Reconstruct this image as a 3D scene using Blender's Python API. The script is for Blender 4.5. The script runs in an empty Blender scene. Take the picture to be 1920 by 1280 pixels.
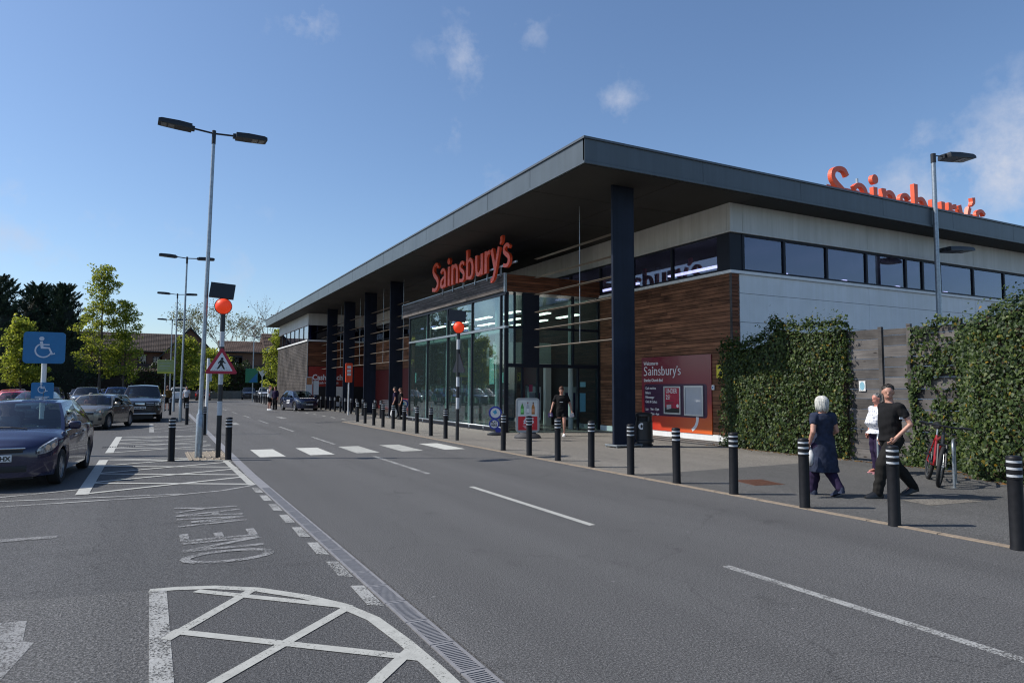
import bpy, bmesh, math, random
import numpy as np
from mathutils import Vector, Matrix, Euler
PI = math.pi
rad = math.radians
scene = bpy.context.scene
COL = scene.collection
rng = random.Random(7)
nrg = np.random.RandomState(11)

# ------------------------------------------------------------------ camera, sky, sun, exposure
CAM_H = 1.709
yaw, pitch, roll = rad(27.668), rad(3.844), rad(0.196)
fw = Vector((math.sin(yaw) * math.cos(pitch), math.cos(yaw) * math.cos(pitch), math.sin(pitch)))
r0 = Vector((math.cos(yaw), -math.sin(yaw), 0)); u0 = r0.cross(fw)
rv = r0 * math.cos(roll) + u0 * math.sin(roll); uv = -r0 * math.sin(roll) + u0 * math.cos(roll)
camd = bpy.data.cameras.new('camera'); cam = bpy.data.objects.new('camera', camd); COL.objects.link(cam)
M = Matrix((rv, uv, -fw)).transposed().to_4x4(); M.translation = (0, 0, CAM_H); cam.matrix_world = M
camd.sensor_width = 36; camd.lens = 1289.9 / 1920 * 36; camd.clip_start = 0.05; camd.clip_end = 3000
scene.camera = cam

SUN_EL = 46.0
sun_to = Vector((-0.889 * math.cos(rad(SUN_EL)), 0.459 * math.cos(rad(SUN_EL)), math.sin(rad(SUN_EL))))
sund = bpy.data.lights.new('sun', 'SUN'); sund.energy = 4.1; sund.angle = rad(0.53); sund.color = (1, 0.95, 0.87)
sun = bpy.data.objects.new('sun', sund); COL.objects.link(sun); sun.location = (-30, 15, 40)
sun.rotation_euler = sun_to.to_track_quat('Z', 'Y').to_euler()

world = bpy.data.worlds.new('World'); scene.world = world; world.use_nodes = True
wn, wl = world.node_tree.nodes, world.node_tree.links
for n in list(wn): wn.remove(n)
sky = wn.new('ShaderNodeTexSky'); sky.sky_type = 'NISHITA'; sky.sun_disc = False
sky.sun_elevation = rad(SUN_EL); sky.sun_rotation = math.atan2(sun_to.x, sun_to.y)
sky.altitude = 0; sky.air_density = 1.0; sky.dust_density = 0.75; sky.ozone_density = 5.0
bg = wn.new('ShaderNodeBackground'); bg.inputs[1].default_value = 0.125
wo = wn.new('ShaderNodeOutputWorld'); wl.new(bg.outputs[0], wo.inputs[0])
# thin clouds: soft spots in the sky, broken up by noise
tc = wn.new('ShaderNodeTexCoord')
def wmath(op, a, b=None, clamp=False):
    n = wn.new('ShaderNodeMath'); n.operation = op; n.use_clamp = clamp
    for i, v in enumerate((a, b)):
        if v is None: continue
        if isinstance(v, (int, float)): n.inputs[i].default_value = v
        else: wl.new(v, n.inputs[i])
    return n.outputs[0]
nz = wn.new('ShaderNodeTexNoise'); nz.inputs['Scale'].default_value = 16; nz.inputs['Detail'].default_value = 9
nz.inputs['Roughness'].default_value = 0.62; wl.new(tc.outputs['Generated'], nz.inputs['Vector'])
CLOUDS = []
def cloud(az, el, size, power): CLOUDS.append(((math.sin(rad(az)) * math.cos(rad(el)), math.cos(rad(az)) * math.cos(rad(el)), math.sin(rad(el))), rad(size), power))
cloud(10.4, 28.0, 5.5, 1.0)
cloud(23.5, 26.6, 5.2, 1.0)
cloud(29, 28.1, 3.2, 0.85)
cloud(36.6, 22.8, 3.4, 1.0)
cloud(22.6, 20.7, 3, 0.8)
cloud(25.4, 17.1, 3.4, 0.8)
cloud(64.8, 18.6, 4.5, 1.05)
cloud(63.8, 14.8, 7.5, 1.4)
cloud(58.9, 17.3, 2.8, 0.95)
cloud(58.7, 13.2, 6, 1.3)
cloud(-8, 10, 12, 0.75)
cloud(69, 16, 7, 1.3)
cloud(4, 8, 12, 0.65)
acc = None
for d, s, p in CLOUDS:
    dv = wn.new('ShaderNodeVectorMath'); dv.operation = 'DISTANCE'; dv.inputs[1].default_value = d
    wl.new(tc.outputs['Generated'], dv.inputs[0])
    t = wmath('SUBTRACT', 1.0, wmath('DIVIDE', dv.outputs['Value'], s), clamp=True)
    t = wmath('MULTIPLY', t, p)
    acc = t if acc is None else wmath('MAXIMUM', acc, t)
dens = wmath('SUBTRACT', nz.outputs['Fac'], wmath('SUBTRACT', 0.70, wmath('MULTIPLY', acc, 0.34)))
dens = wmath('MULTIPLY', wmath('MULTIPLY', dens, 3.4, clamp=True), wmath('MULTIPLY', acc, 0.72, clamp=True), clamp=True)
mixc = wn.new('ShaderNodeMix'); mixc.data_type = 'RGBA'
wl.new(dens, mixc.inputs['Factor']); wl.new(sky.outputs[0], mixc.inputs['A']); mixc.inputs['B'].default_value = (4.0, 4.3, 5.1, 1)
wl.new(mixc.outputs['Result'], bg.inputs[0])

vs = scene.view_settings; vs.view_transform = 'Standard'; vs.look = 'None'; vs.gamma = 1; vs.use_curve_mapping = False
vs.exposure = 0.25
scene.cycles.filter_width = 1.15

# ------------------------------------------------------------------ helpers
def S(r, g, b):
    f = lambda c: (c / 255 / 12.92) if c <= 10 else ((c / 255 + 0.055) / 1.055) ** 2.4
    return (f(r), f(g), f(b))

def tag(o, label=None, cat=None, group=None, kind=None):
    if label: o['label'] = label
    if cat: o['category'] = cat
    if group: o['group'] = group
    if kind: o['kind'] = kind
    return o

def empty(name, loc=(0, 0, 0), rz=0.0, label=None, cat=None, group=None, kind=None):
    o = bpy.data.objects.new(name, None); o.empty_display_size = 0.1; COL.objects.link(o)
    o.location = loc; o.rotation_euler = (0, 0, rz)
    return tag(o, label, cat, group, kind)

def link(name, me, parent=None, loc=None, rot=None):
    o = bpy.data.objects.new(name, me); COL.objects.link(o)
    if parent: o.parent = parent
    if loc: o.location = loc
    if rot: o.rotation_euler = rot
    return o

def kids(o): return [c for c in bpy.data.objects if c.parent == o]
def copy_tree(o, loc=None, rz=None, parent=None, **kw):
    n = o.copy(); COL.objects.link(n)
    if parent: n.parent = parent
    if loc is not None: n.location = loc
    if rz is not None: n.rotation_euler = (0, 0, rz)
    tag(n, **kw)
    for ch in list(o.children): copy_tree(ch, parent=n)
    return n

class MB:
    def __init__(s): s.v = []; s.f = []; s.m = []; s.mi = 0
    def add(s, vs_, fs_):
        b = len(s.v); s.v += [tuple(p) for p in vs_]
        for f in fs_: s.f.append(tuple(b + i for i in f)); s.m.append(s.mi)
        return s
    def quad(s, a, b, c, d): return s.add((a, b, c, d), ((0, 1, 2, 3),))
    def box(s, x0, x1, y0, y1, z0, z1):
        return s.add([(x0, y0, z0), (x1, y0, z0), (x1, y1, z0), (x0, y1, z0), (x0, y0, z1), (x1, y0, z1), (x1, y1, z1), (x0, y1, z1)],
                     [(3, 2, 1, 0), (4, 5, 6, 7), (0, 1, 5, 4), (1, 2, 6, 5), (2, 3, 7, 6), (3, 0, 4, 7)])
    def rbox(s, x0, x1, y0, y1, z0, z1, r=0.01):   # box with chamfered edges
        pts = []
        for z, k in ((z0, r), (z0 + r, 0), (z1 - r, 0), (z1, r)):
            ring = [(x0 + k, y0 + r), (x0 + r, y0 + k), (x1 - r, y0 + k), (x1 - k, y0 + r), (x1 - k, y1 - r), (x1 - r, y1 - k), (x0 + r, y1 - k), (x0 + k, y1 - r)]
            pts += [(x, y, z) for x, y in ring]
        fs_ = [tuple(range(7, -1, -1)), tuple(range(24, 32))]
        for L in range(3):
            for i in range(8):
                j = (i + 1) % 8; fs_.append((L * 8 + i, L * 8 + j, L * 8 + 8 + j, L * 8 + 8 + i))
        return s.add(pts, fs_)
    def tube(s, path, r, n=10, cap=True):
        path = [Vector(p) for p in path]; k = len(path)
        rs = r if isinstance(r, (list, tuple)) else [r] * k
        vs_, fs_ = [], []; ref = None
        for i, p in enumerate(path):
            t = (path[min(i + 1, k - 1)] - path[max(i - 1, 0)]).normalized()
            if ref is None: ref = t.orthogonal().normalized()
            ref = (ref - t * ref.dot(t)).normalized(); b = t.cross(ref)
            for j in range(n):
                a = 2 * PI * j / n; vs_.append(p + (ref * math.cos(a) + b * math.sin(a)) * rs[i])
        for i in range(k - 1):
            for j in range(n):
                q = (j + 1) % n; fs_.append((i * n + j, i * n + q, i * n + n + q, i * n + n + j))
        if cap: fs_ += [tuple(range(n - 1, -1, -1)), tuple(range((k - 1) * n, k * n))]
        return s.add(vs_, fs_)
    def lathe(s, prof, n=16, c=(0, 0, 0), ax='z', closed=True):   # prof: (radius, height)
        vs_, fs_ = [], []
        for r, h in prof:
            for j in range(n):
                a = 2 * PI * j / n; x, y = r * math.cos(a), r * math.sin(a)
                p = (x, y, h) if ax == 'z' else ((x, h, y) if ax == 'y' else (h, x, y))
                vs_.append((p[0] + c[0], p[1] + c[1], p[2] + c[2]))
        k = len(prof)
        for i in range(k - 1):
            for j in range(n):
                q = (j + 1) % n; f = (i * n + j, i * n + q, i * n + n + q, i * n + n + j)
                fs_.append(f if ax != 'y' else f[::-1])
        if closed: 
            a, b = tuple(range(n - 1, -1, -1)), tuple(range((k - 1) * n, k * n))
            fs_ += [a, b] if ax != 'y' else [a[::-1], b[::-1]]
        return s.add(vs_, fs_)
    def prism(s, poly, fn, d0, d1):   # poly of (a,b); fn(a,b,d) -> point
        n = len(poly); vs_ = [fn(a, b, d0) for a, b in poly] + [fn(a, b, d1) for a, b in poly]
        return s.add(vs_, [tuple(range(n - 1, -1, -1)), tuple(range(n, 2 * n))] + [(i, (i + 1) % n, n + (i + 1) % n, n + i) for i in range(n)])
    def ribbon(s, pts, widths, fn, d0, d1):   # a stroke along pts with widths, given depth
        P = [Vector(p) for p in pts]; k = len(P); L, R_ = [], []
        for i, p in enumerate(P):
            t = (P[min(i + 1, k - 1)] - P[max(i - 1, 0)]).normalized(); nn = Vector((-t.y, t.x)); w = widths[i] / 2
            L.append(p + nn * w); R_.append(p - nn * w)
        vs_ = []
        for d in (d0, d1):
            for a in L: vs_.append(fn(a.x, a.y, d))
            for a in R_: vs_.append(fn(a.x, a.y, d))
        fs_ = []
        for i in range(k - 1):
            l, r_, l2, r2 = i, k + i, 2 * k + i, 3 * k + i
            fs_ += [(l, r_, r_ + 1, l + 1), (l2 + 1, r2 + 1, r2, l2), (l + 1, l2 + 1, l2, l), (r_, r2, r2 + 1, r_ + 1)]
        fs_ += [(0, 2 * k, 3 * k, k), (k - 1, 2 * k - 1, 4 * k - 1, 3 * k - 1)]
        return s.add(vs_, fs_)
    def mesh(s, name, mats, smooth=False, recalc=True):
        me = bpy.data.meshes.new(name); me.from_pydata(s.v, [], s.f)
        if not isinstance(mats, (list, tuple)): mats = [mats]
        for m in mats: me.materials.append(m)
        if len(mats) > 1: me.polygons.foreach_set('material_index', s.m)
        if recalc:
            bm = bmesh.new(); bm.from_mesh(me); bmesh.ops.recalc_face_normals(bm, faces=bm.faces); bm.to_mesh(me); bm.free()
        if smooth is True: me.polygons.foreach_set('use_smooth', [True] * len(me.polygons))
        elif smooth: me.polygons.foreach_set('use_smooth', [True] * len(me.polygons)); me.set_sharp_from_angle(angle=rad(smooth))
        me.update(); return me
    def build(s, name, mats, parent=None, smooth=False, loc=None, rot=None, recalc=True):
        return link(name, s.mesh(name, mats, smooth, recalc), parent, loc, rot)

def quads_mesh(name, V, mat):   # V: (n,4,3) array, fast
    n = len(V); me = bpy.data.meshes.new(name)
    me.vertices.add(n * 4); me.vertices.foreach_set('co', np.ascontiguousarray(V, dtype=np.float32).ravel())
    me.loops.add(n * 4); me.loops.foreach_set('vertex_index', np.arange(n * 4, dtype=np.int32))
    me.polygons.add(n); me.polygons.foreach_set('loop_start', np.arange(0, n * 4, 4, dtype=np.int32))
    try: me.polygons.foreach_set('loop_total', np.full(n, 4, dtype=np.int32))
    except Exception: pass
    me.materials.append(mat); me.update(calc_edges=True); me.validate(); return me

def catmull(pts, n=6):
    P = [pts[0]] + list(pts) + [pts[-1]]; out = []
    for i in range(1, len(P) - 2):
        for k in range(n):
            t = k / n; a, b, c, d = P[i - 1], P[i], P[i + 1], P[i + 2]
            out.append(tuple(0.5 * ((2 * b[j]) + (-a[j] + c[j]) * t + (2 * a[j] - 5 * b[j] + 4 * c[j] - d[j]) * t * t + (-a[j] + 3 * b[j] - 3 * c[j] + d[j]) * t ** 3) for j in range(len(b))))
    out.append(tuple(pts[-1])); return out

def text_mesh(body, size, fn, depth=0.002, bold=0.0, align='LEFT', sx=1.0):
    cu = bpy.data.curves.new('txt', 'FONT'); cu.body = body; cu.size = size; cu.align_x = align; cu.offset = bold; cu.extrude = 0
    cu.resolution_u = 3
    o = bpy.data.objects.new('txt', cu); COL.objects.link(o); bpy.context.view_layer.update()
    me = bpy.data.meshes.new_from_object(o.evaluated_get(bpy.context.evaluated_depsgraph_get()))
    bpy.data.objects.remove(o)
    for v in me.vertices: v.co = fn(v.co.x * sx, v.co.y, depth)
    return me
def text(name, body, size, fn, mat, parent, **kw):
    me = text_mesh(body, size, fn, **kw); me.materials.clear(); me.materials.append(mat); return link(name, me, parent)

# ------------------------------------------------------------------ materials
def new_mat(name):
    m = bpy.data.materials.new(name); m.use_nodes = True; nt = m.node_tree; return m, nt.nodes, nt.links, nt.nodes['Principled BSDF']
def ramp(n, l, src, stops):
    r = n.new('ShaderNodeValToRGB'); e = r.color_ramp.elements
    while len(e) < len(stops): e.new(0.5)
    for k, (p, c) in enumerate(stops): e[k].position = p; e[k].color = (*c, 1) if len(c) == 3 else c
    l.new(src, r.inputs[0]); return r.outputs[0]
def noise(n, l, scale, detail=4, rough=0.6, vec=None, stretch=None, coord='Object'):
    if vec is None:
        t = n.new('ShaderNodeTexCoord'); vec = t.outputs[coord]
    if stretch:
        mp = n.new('ShaderNodeMapping'); mp.inputs['Scale'].default_value = stretch; l.new(vec, mp.inputs[0]); vec = mp.outputs[0]
    x = n.new('ShaderNodeTexNoise'); x.inputs['Scale'].default_value = scale; x.inputs['Detail'].default_value = detail; x.inputs['Roughness'].default_value = rough
    l.new(vec, x.inputs['Vector']); return x.outputs['Fac']
def bump(n, l, b, src, strength=0.3, dist=0.02):
    x = n.new('ShaderNodeBump'); x.inputs['Strength'].default_value = strength; x.inputs['Distance'].default_value = dist
    l.new(src, x.inputs['Height']); l.new(x.outputs[0], b.inputs['Normal'])
def mixrgb(n, l, fac, a, b, mode='MIX'):
    x = n.new('ShaderNodeMix'); x.data_type = 'RGBA'; x.blend_type = mode
    for key, v in (('Factor', fac), ('A', a), ('B', b)):
        if isinstance(v, (int, float)): x.inputs[key].default_value = v
        elif isinstance(v, tuple): x.inputs[key].default_value = (*v, 1)
        else: l.new(v, x.inputs[key])
    return x.outputs['Result']
def paint(name, col, rough=0.5, metal=0.0, var=0.12, scale=6, coat=0.0, spec=0.5, bmp=0.0, streak=0.0):
    m, n, l, b = new_mat(name)
    a = tuple(c * (1 - var) for c in col); c2 = tuple(min(1, c * (1 + var)) for c in col)
    f = noise(n, l, scale, 5); c = ramp(n, l, f, ((0.3, a), (0.7, c2)))
    if streak:   # rain streaks and grime running down
        k = 1 - streak; c = mixrgb(n, l, 1.0, c, ramp(n, l, noise(n, l, 1.0, 6, 0.7, None, (5.0, 5.0, 0.22)), ((0.38, (k, k, k * 0.97)), (0.62, (1, 1, 1)))), 'MULTIPLY')
    l.new(c, b.inputs['Base Color'])
    b.inputs['Roughness'].default_value = rough; b.inputs['Metallic'].default_value = metal; b.inputs['Specular IOR Level'].default_value = spec
    if coat: b.inputs['Coat Weight'].default_value = coat; b.inputs['Coat Roughness'].default_value = 0.04
    if bmp: bump(n, l, b, noise(n, l, 60, 4), bmp, 0.01)
    return m

def asphalt(name, base, warm=(1, 1, 1), coarse=1.0):
    m, n, l, b = new_mat(name)
    t = n.new('ShaderNodeTexCoord').outputs['Object']
    big = noise(n, l, 0.35, 5, 0.65, t); mid = noise(n, l, 3.0, 5, 0.7, t)
    fine = noise(n, l, 62 / coarse, 5, 0.9, t)
    vo = n.new('ShaderNodeTexVoronoi'); vo.inputs['Scale'].default_value = 110 / coarse; l.new(t, vo.inputs['Vector'])
    g = lambda k: tuple(base * k * w for w in warm)
    c = ramp(n, l, big, ((0.3, g(0.88)), (0.7, g(1.12))))
    c = mixrgb(n, l, 0.35, c, ramp(n, l, mid, ((0.3, g(0.75)), (0.7, g(1.25)))))
    c = mixrgb(n, l, 0.72, c, ramp(n, l, fine, ((0.40, g(0.10)), (0.5, g(0.95)), (0.60, g(2.5)))))
    sp = ramp(n, l, vo.outputs['Color'], ((0.0, (0, 0, 0)), (0.86, (0, 0, 0)), (0.93, (1, 1, 1))))
    sep = n.new('ShaderNodeSeparateColor'); l.new(sp, sep.inputs[0])
    sm = n.new('ShaderNodeMath'); sm.operation = 'MULTIPLY'; sm.inputs[1].default_value = 0.35; l.new(sep.outputs[0], sm.inputs[0])
    c = mixrgb(n, l, sm.outputs[0], c, g(3.6))
    # rare pale specks of litter and chewing gum, oil patches
    v2 = n.new('ShaderNodeTexVoronoi'); v2.inputs['Scale'].default_value = 3.1; v2.inputs['Randomness'].default_value = 1.0; l.new(t, v2.inputs['Vector'])
    gum = ramp(n, l, v2.outputs['Distance'], ((0.035, (0.6, 0.6, 0.6)), (0.06, (0, 0, 0))))
    sg = n.new('ShaderNodeSeparateColor'); l.new(gum, sg.inputs[0])
    rd = n.new('ShaderNodeSeparateColor'); l.new(v2.outputs['Color'], rd.inputs[0])
    th = n.new('ShaderNodeMath'); th.operation = 'GREATER_THAN'; th.inputs[1].default_value = 0.72; l.new(rd.outputs[1], th.inputs[0])
    mm = n.new('ShaderNodeMath'); mm.operation = 'MULTIPLY'; l.new(th.outputs[0], mm.inputs[0]); l.new(sg.outputs[0], mm.inputs[1])
    c = mixrgb(n, l, mm.outputs[0], c, g(3.0))
    oil = ramp(n, l, noise(n, l, 0.8, 6, 0.7, t), ((0.60, (1, 1, 1)), (0.76, (0.55, 0.55, 0.55))))
    c = mixrgb(n, l, 1.0, c, oil, 'MULTIPLY')
    # tyre-polished tracks along the road, and a few fine cracks
    tr_ = ramp(n, l, noise(n, l, 1.0, 4, 0.55, t, (0.9, 0.045, 1.0)), ((0.36, (0.88, 0.88, 0.88)), (0.64, (1.10, 1.10, 1.10))))
    c = mixrgb(n, l, 1.0, c, tr_, 'MULTIPLY')
    wv = n.new('ShaderNodeVectorMath'); wv.operation = 'ADD'; nzv = n.new('ShaderNodeTexNoise'); nzv.inputs['Scale'].default_value = 1.3; nzv.inputs['Detail'].default_value = 5; l.new(t, nzv.inputs['Vector']); l.new(t, wv.inputs[0]); l.new(nzv.outputs['Color'], wv.inputs[1])
    cr = n.new('ShaderNodeTexVoronoi'); cr.feature = 'DISTANCE_TO_EDGE'; cr.inputs['Scale'].default_value = 0.23; l.new(wv.outputs[0], cr.inputs['Vector'])
    ck = ramp(n, l, cr.outputs['Distance'], ((0.0012, (0.45, 0.45, 0.45)), (0.0035, (1, 1, 1))))
    c = mixrgb(n, l, 0.55, c, ck, 'MULTIPLY')
    l.new(c, b.inputs['Base Color']); b.inputs['Roughness'].default_value = 0.82; b.inputs['Specular IOR Level'].default_value = 0.35
    ad = n.new('ShaderNodeMath'); ad.operation = 'ADD'; l.new(fine, ad.inputs[0]); l.new(vo.outputs['Distance'], ad.inputs[1])
    bump(n, l, b, ad.outputs[0], 0.55, 0.012 * coarse)
    return m

def road_paint(name, col, wear):   # worn paint: where it is worn off the road below shows through
    m, n, l, b = new_mat(name); t = n.new('ShaderNodeTexCoord').outputs['Object']
    f0 = noise(n, l, 55, 5, 0.85, t); fm = n.new('ShaderNodeMath'); fm.operation = 'MULTIPLY_ADD'; fm.inputs[1].default_value = 2.2; fm.inputs[2].default_value = -0.6; l.new(f0, fm.inputs[0]); f = fm.outputs[0]; g_ = noise(n, l, 2.2, 5, 0.7, t)
    ad = n.new('ShaderNodeMath'); ad.operation = 'ADD'; l.new(f, ad.inputs[0]); l.new(g_, ad.inputs[1])
    k = ramp(n, l, ad.outputs[0], ((wear, (0, 0, 0)), (wear + 0.10, (1, 1, 1))))
    l.new(ramp(n, l, noise(n, l, 9, 5, 0.7, t), ((0.25, tuple(c * 0.72 for c in col)), (0.7, col))), b.inputs['Base Color'])
    b.inputs['Roughness'].default_value = 0.8
    tr = n.new('ShaderNodeBsdfTransparent'); mx = n.new('ShaderNodeMixShader')
    sp = n.new('ShaderNodeSeparateColor'); l.new(k, sp.inputs[0]); l.new(sp.outputs[0], mx.inputs[0])
    l.new(tr.outputs[0], mx.inputs[1]); l.new(b.outputs[0], mx.inputs[2])
    l.new(mx.outputs[0], n['Material Output'].inputs[0]); return m

def glass(name, tint=(0.62, 0.8, 0.76), refl=1.35, film=0.0):
    m, n, l, b = new_mat(name); n.remove(b)
    # reflectance of a thin pane, the same from either side (Schlick)
    gm_ = n.new('ShaderNodeNewGeometry'); dt = n.new('ShaderNodeVectorMath'); dt.operation = 'DOT_PRODUCT'; l.new(gm_.outputs['Normal'], dt.inputs[0]); l.new(gm_.outputs['Incoming'], dt.inputs[1])
    ab = n.new('ShaderNodeMath'); ab.operation = 'ABSOLUTE'; l.new(dt.outputs['Value'], ab.inputs[0])
    om = n.new('ShaderNodeMath'); om.operation = 'SUBTRACT'; om.inputs[0].default_value = 1.0; l.new(ab.outputs[0], om.inputs[1])
    pw = n.new('ShaderNodeMath'); pw.operation = 'POWER'; pw.inputs[1].default_value = 4.2; l.new(om.outputs[0], pw.inputs[0])
    k = n.new('ShaderNodeMath'); k.operation = 'MULTIPLY_ADD'; k.inputs[1].default_value = 0.92 * min(refl, 1.05); k.inputs[2].default_value = 0.045 * refl; k.use_clamp = True
    l.new(pw.outputs[0], k.inputs[0])
    gl = n.new('ShaderNodeBsdfGlossy'); gl.inputs['Roughness'].default_value = 0.0; gl.inputs[0].default_value = (0.93, 0.95, 1, 1)
    tr = n.new('ShaderNodeBsdfTransparent'); tr.inputs[0].default_value = (*tint, 1)
    mx = n.new('ShaderNodeMixShader'); l.new(k.outputs[0], mx.inputs[0]); l.new(tr.outputs[0], mx.inputs[1]); l.new(gl.outputs[0], mx.inputs[2])
    out = mx
    if film:
        df = n.new('ShaderNodeBsdfDiffuse'); df.inputs[0].default_value = (0.3, 0.4, 0.4, 1)
        m2 = n.new('ShaderNodeMixShader'); m2.inputs[0].default_value = film; l.new(mx.outputs[0], m2.inputs[1]); l.new(df.outputs[0], m2.inputs[2]); out = m2
    # slight waviness of panes
    nzz = noise(n, l, 0.6, 2, 0.5); bp = n.new('ShaderNodeBump'); bp.inputs['Strength'].default_value = 0.02; bp.inputs['Distance'].default_value = 0.05
    l.new(nzz, bp.inputs['Height']); l.new(bp.outputs[0], gl.inputs['Normal'])
    l.new(out.outputs[0], n['Material Output'].inputs[0]); return m

def wood(name, c1, c2, axis, rough=0.75, knots=True):   # axis: direction of the grain ('x','y')
    m, n, l, b = new_mat(name); t = n.new('ShaderNodeTexCoord').outputs['Object']
    oi = n.new('ShaderNodeObjectInfo')
    va = n.new('ShaderNodeVectorMath'); va.operation = 'ADD'; l.new(t, va.inputs[0])
    sc = n.new('ShaderNodeVectorMath'); sc.operation = 'SCALE'; sc.inputs[0].default_value = (13, 7, 29); l.new(oi.outputs['Random'], sc.inputs['Scale']); l.new(sc.outputs[0], va.inputs[1])
    st = (1.2, 22, 40) if axis == 'x' else (22, 1.2, 40)
    f = noise(n, l, 1.0, 6, 0.65, va.outputs[0], st); big = noise(n, l, 0.7, 4, 0.6, va.outputs[0])
    c = ramp(n, l, f, ((0.25, c1), (0.75, c2)))
    hv = n.new('ShaderNodeMath'); hv.operation = 'MULTIPLY_ADD'; hv.inputs[1].default_value = 1.05; hv.inputs[2].default_value = 0.42; l.new(oi.outputs['Random'], hv.inputs[0])
    cb = n.new('ShaderNodeCombineColor'); [l.new(hv.outputs[0], cb.inputs[i]) for i in range(3)]
    c = mixrgb(n, l, 1.0, c, cb.outputs[0], 'MULTIPLY')
    c = mixrgb(n, l, 0.5, c, ramp(n, l, big, ((0.35, tuple(x * 0.6 for x in c1)), (0.65, tuple(x * 1.1 for x in c2)))))
    if knots:
        vo = n.new('ShaderNodeTexVoronoi'); vo.inputs['Scale'].default_value = 1.0
        mp = n.new('ShaderNodeMapping'); mp.inputs['Scale'].default_value = (1.6, 3, 4.5) if axis == 'x' else (3, 1.6, 4.5); l.new(va.outputs[0], mp.inputs[0]); l.new(mp.outputs[0], vo.inputs['Vector'])
        kk = ramp(n, l, vo.outputs['Distance'], ((0.05, (0.25, 0.22, 0.2)), (0.10, (1, 1, 1))))
        c = mixrgb(n, l, 1.0, c, kk, 'MULTIPLY')
    l.new(c, b.inputs['Base Color']); b.inputs['Roughness'].default_value = rough; b.inputs['Specular IOR Level'].default_value = 0.25
    bump(n, l, b, f, 0.35, 0.01); return m

def leaf(name, stops, trans=0.3, rough=0.45):
    m, n, l, b = new_mat(name); g_ = n.new('ShaderNodeNewGeometry')
    c = ramp(n, l, g_.outputs['Random Per Island'], stops)
    l.new(c, b.inputs['Base Color']); b.inputs['Roughness'].default_value = rough; b.inputs['Specular IOR Level'].default_value = 0.35
    t = n.new('ShaderNodeBsdfTranslucent'); hs = n.new('ShaderNodeHueSaturation'); hs.inputs['Value'].default_value = 1.5; hs.inputs['Hue'].default_value = 0.485; l.new(c, hs.inputs['Color']); l.new(hs.outputs[0], t.inputs[0])
    mx = n.new('ShaderNodeMixShader'); mx.inputs[0].default_value = trans; l.new(b.outputs[0], mx.inputs[1]); l.new(t.outputs[0], mx.inputs[2])
    l.new(mx.outputs[0], n['Material Output'].inputs[0]); return m

def emit(name, col, strength):
    m, n, l, b = new_mat(name); b.inputs['Base Color'].default_value = (*col, 1)
    b.inputs['Emission Color'].default_value = (*col, 1); b.inputs['Emission Strength'].default_value = strength; return m

m_asphalt = asphalt('asphalt', 0.094, (1.02, 1.0, 0.985))
m_asphalt_lane = asphalt('asphalt_lane', 0.079, (1.01, 1.0, 1.0))
m_asphalt_old = asphalt('asphalt_old', 0.098, (1.02, 1.0, 0.98), 1.5)
m_footway = asphalt('footway_tarmac', 0.092, (1.02, 1.0, 0.96))
m_concrete = asphalt('buff_paving', 0.165, (1.08, 1.0, 0.88), 0.8)
m_kerb = paint('buff_kerb', (0.24, 0.19, 0.14), 0.85, 0, 0.25, 9, bmp=0.3)
m_white_line = road_paint('white_line', (0.43, 0.43, 0.395), 0.70)
m_hatch_line = road_paint('hatch_line', (0.47, 0.47, 0.435), 0.58)
m_worn_line = road_paint('worn_line', (0.38, 0.38, 0.365), 0.88)
m_faint_line = road_paint('faint_line', (0.30, 0.30, 0.295), 0.94)
m_zebra = road_paint('zebra_paint', (0.56, 0.56, 0.515), 0.60)
m_galv = paint('galvanised', (0.34, 0.37, 0.39), 0.42, 0.75, 0.22, 14)
m_grate = paint('grate_steel', (0.25, 0.245, 0.25), 0.65, 0.25, 0.18, 8)
m_dark = paint('dark_void', (0.012, 0.012, 0.014), 0.8)
m_black = paint('black_plastic', (0.016, 0.017, 0.019), 0.42, 0, 0.2)
m_bollard = paint('bollard_black', (0.010, 0.010, 0.012), 0.5, 0, 0.3, 12, spec=0.25)
m_reflect = paint('reflective_white', (0.50, 0.52, 0.54), 0.4, 0, 0.12, 20)
m_white = paint('white_paint', (0.74, 0.74, 0.72), 0.5, 0, 0.06)
m_offwhite = paint('white_cladding', (0.76, 0.77, 0.775), 0.55, 0, 0.06, 1.2, streak=0.06)
m_band = paint('cream_cladding', (0.62, 0.61, 0.575), 0.6, 0, 0.07, 0.9, streak=0.14)
m_fascia = paint('grey_fascia', (0.078, 0.096, 0.108), 0.42, 0, 0.10, 0.7, spec=0.55, streak=0.16)
m_coping = paint('grey_coping', (0.09, 0.10, 0.11), 0.4, 0.1, 0.1)
m_soffit = paint('grey_soffit', (0.055, 0.053, 0.048), 0.7, 0, 0.1, 0.6, spec=0.15)
m_navy = paint('navy_steel', (0.016, 0.021, 0.036), 0.5, 0, 0.2, 1.2, spec=0.15, streak=0.2)
m_frame = paint('dark_frame', (0.016, 0.019, 0.028), 0.5, 0.0, 0.1, spec=0.2)
m_louvre = paint('louvre_metal', (0.30, 0.26, 0.22), 0.45, 0.4, 0.15, 3)
m_wood_warm = wood('cedar_cladding', (0.070, 0.029, 0.016), (0.34, 0.155, 0.082), 'y')
m_wood_warm_x = wood('cedar_cladding_x', (0.075, 0.028, 0.015), (0.26, 0.10, 0.05), 'x')
m_wood_grey = wood('weathered_cladding', (0.040, 0.035, 0.032), (0.16, 0.14, 0.13), 'y')
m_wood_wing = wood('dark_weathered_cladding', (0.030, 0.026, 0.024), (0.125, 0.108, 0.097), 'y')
m_wood_grey_x = wood('weathered_cladding_x', (0.05, 0.04, 0.036), (0.16, 0.125, 0.105), 'x')
m_fence = wood('fence_boards', (0.032, 0.029, 0.028), (0.175, 0.160, 0.150), 'y')
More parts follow.
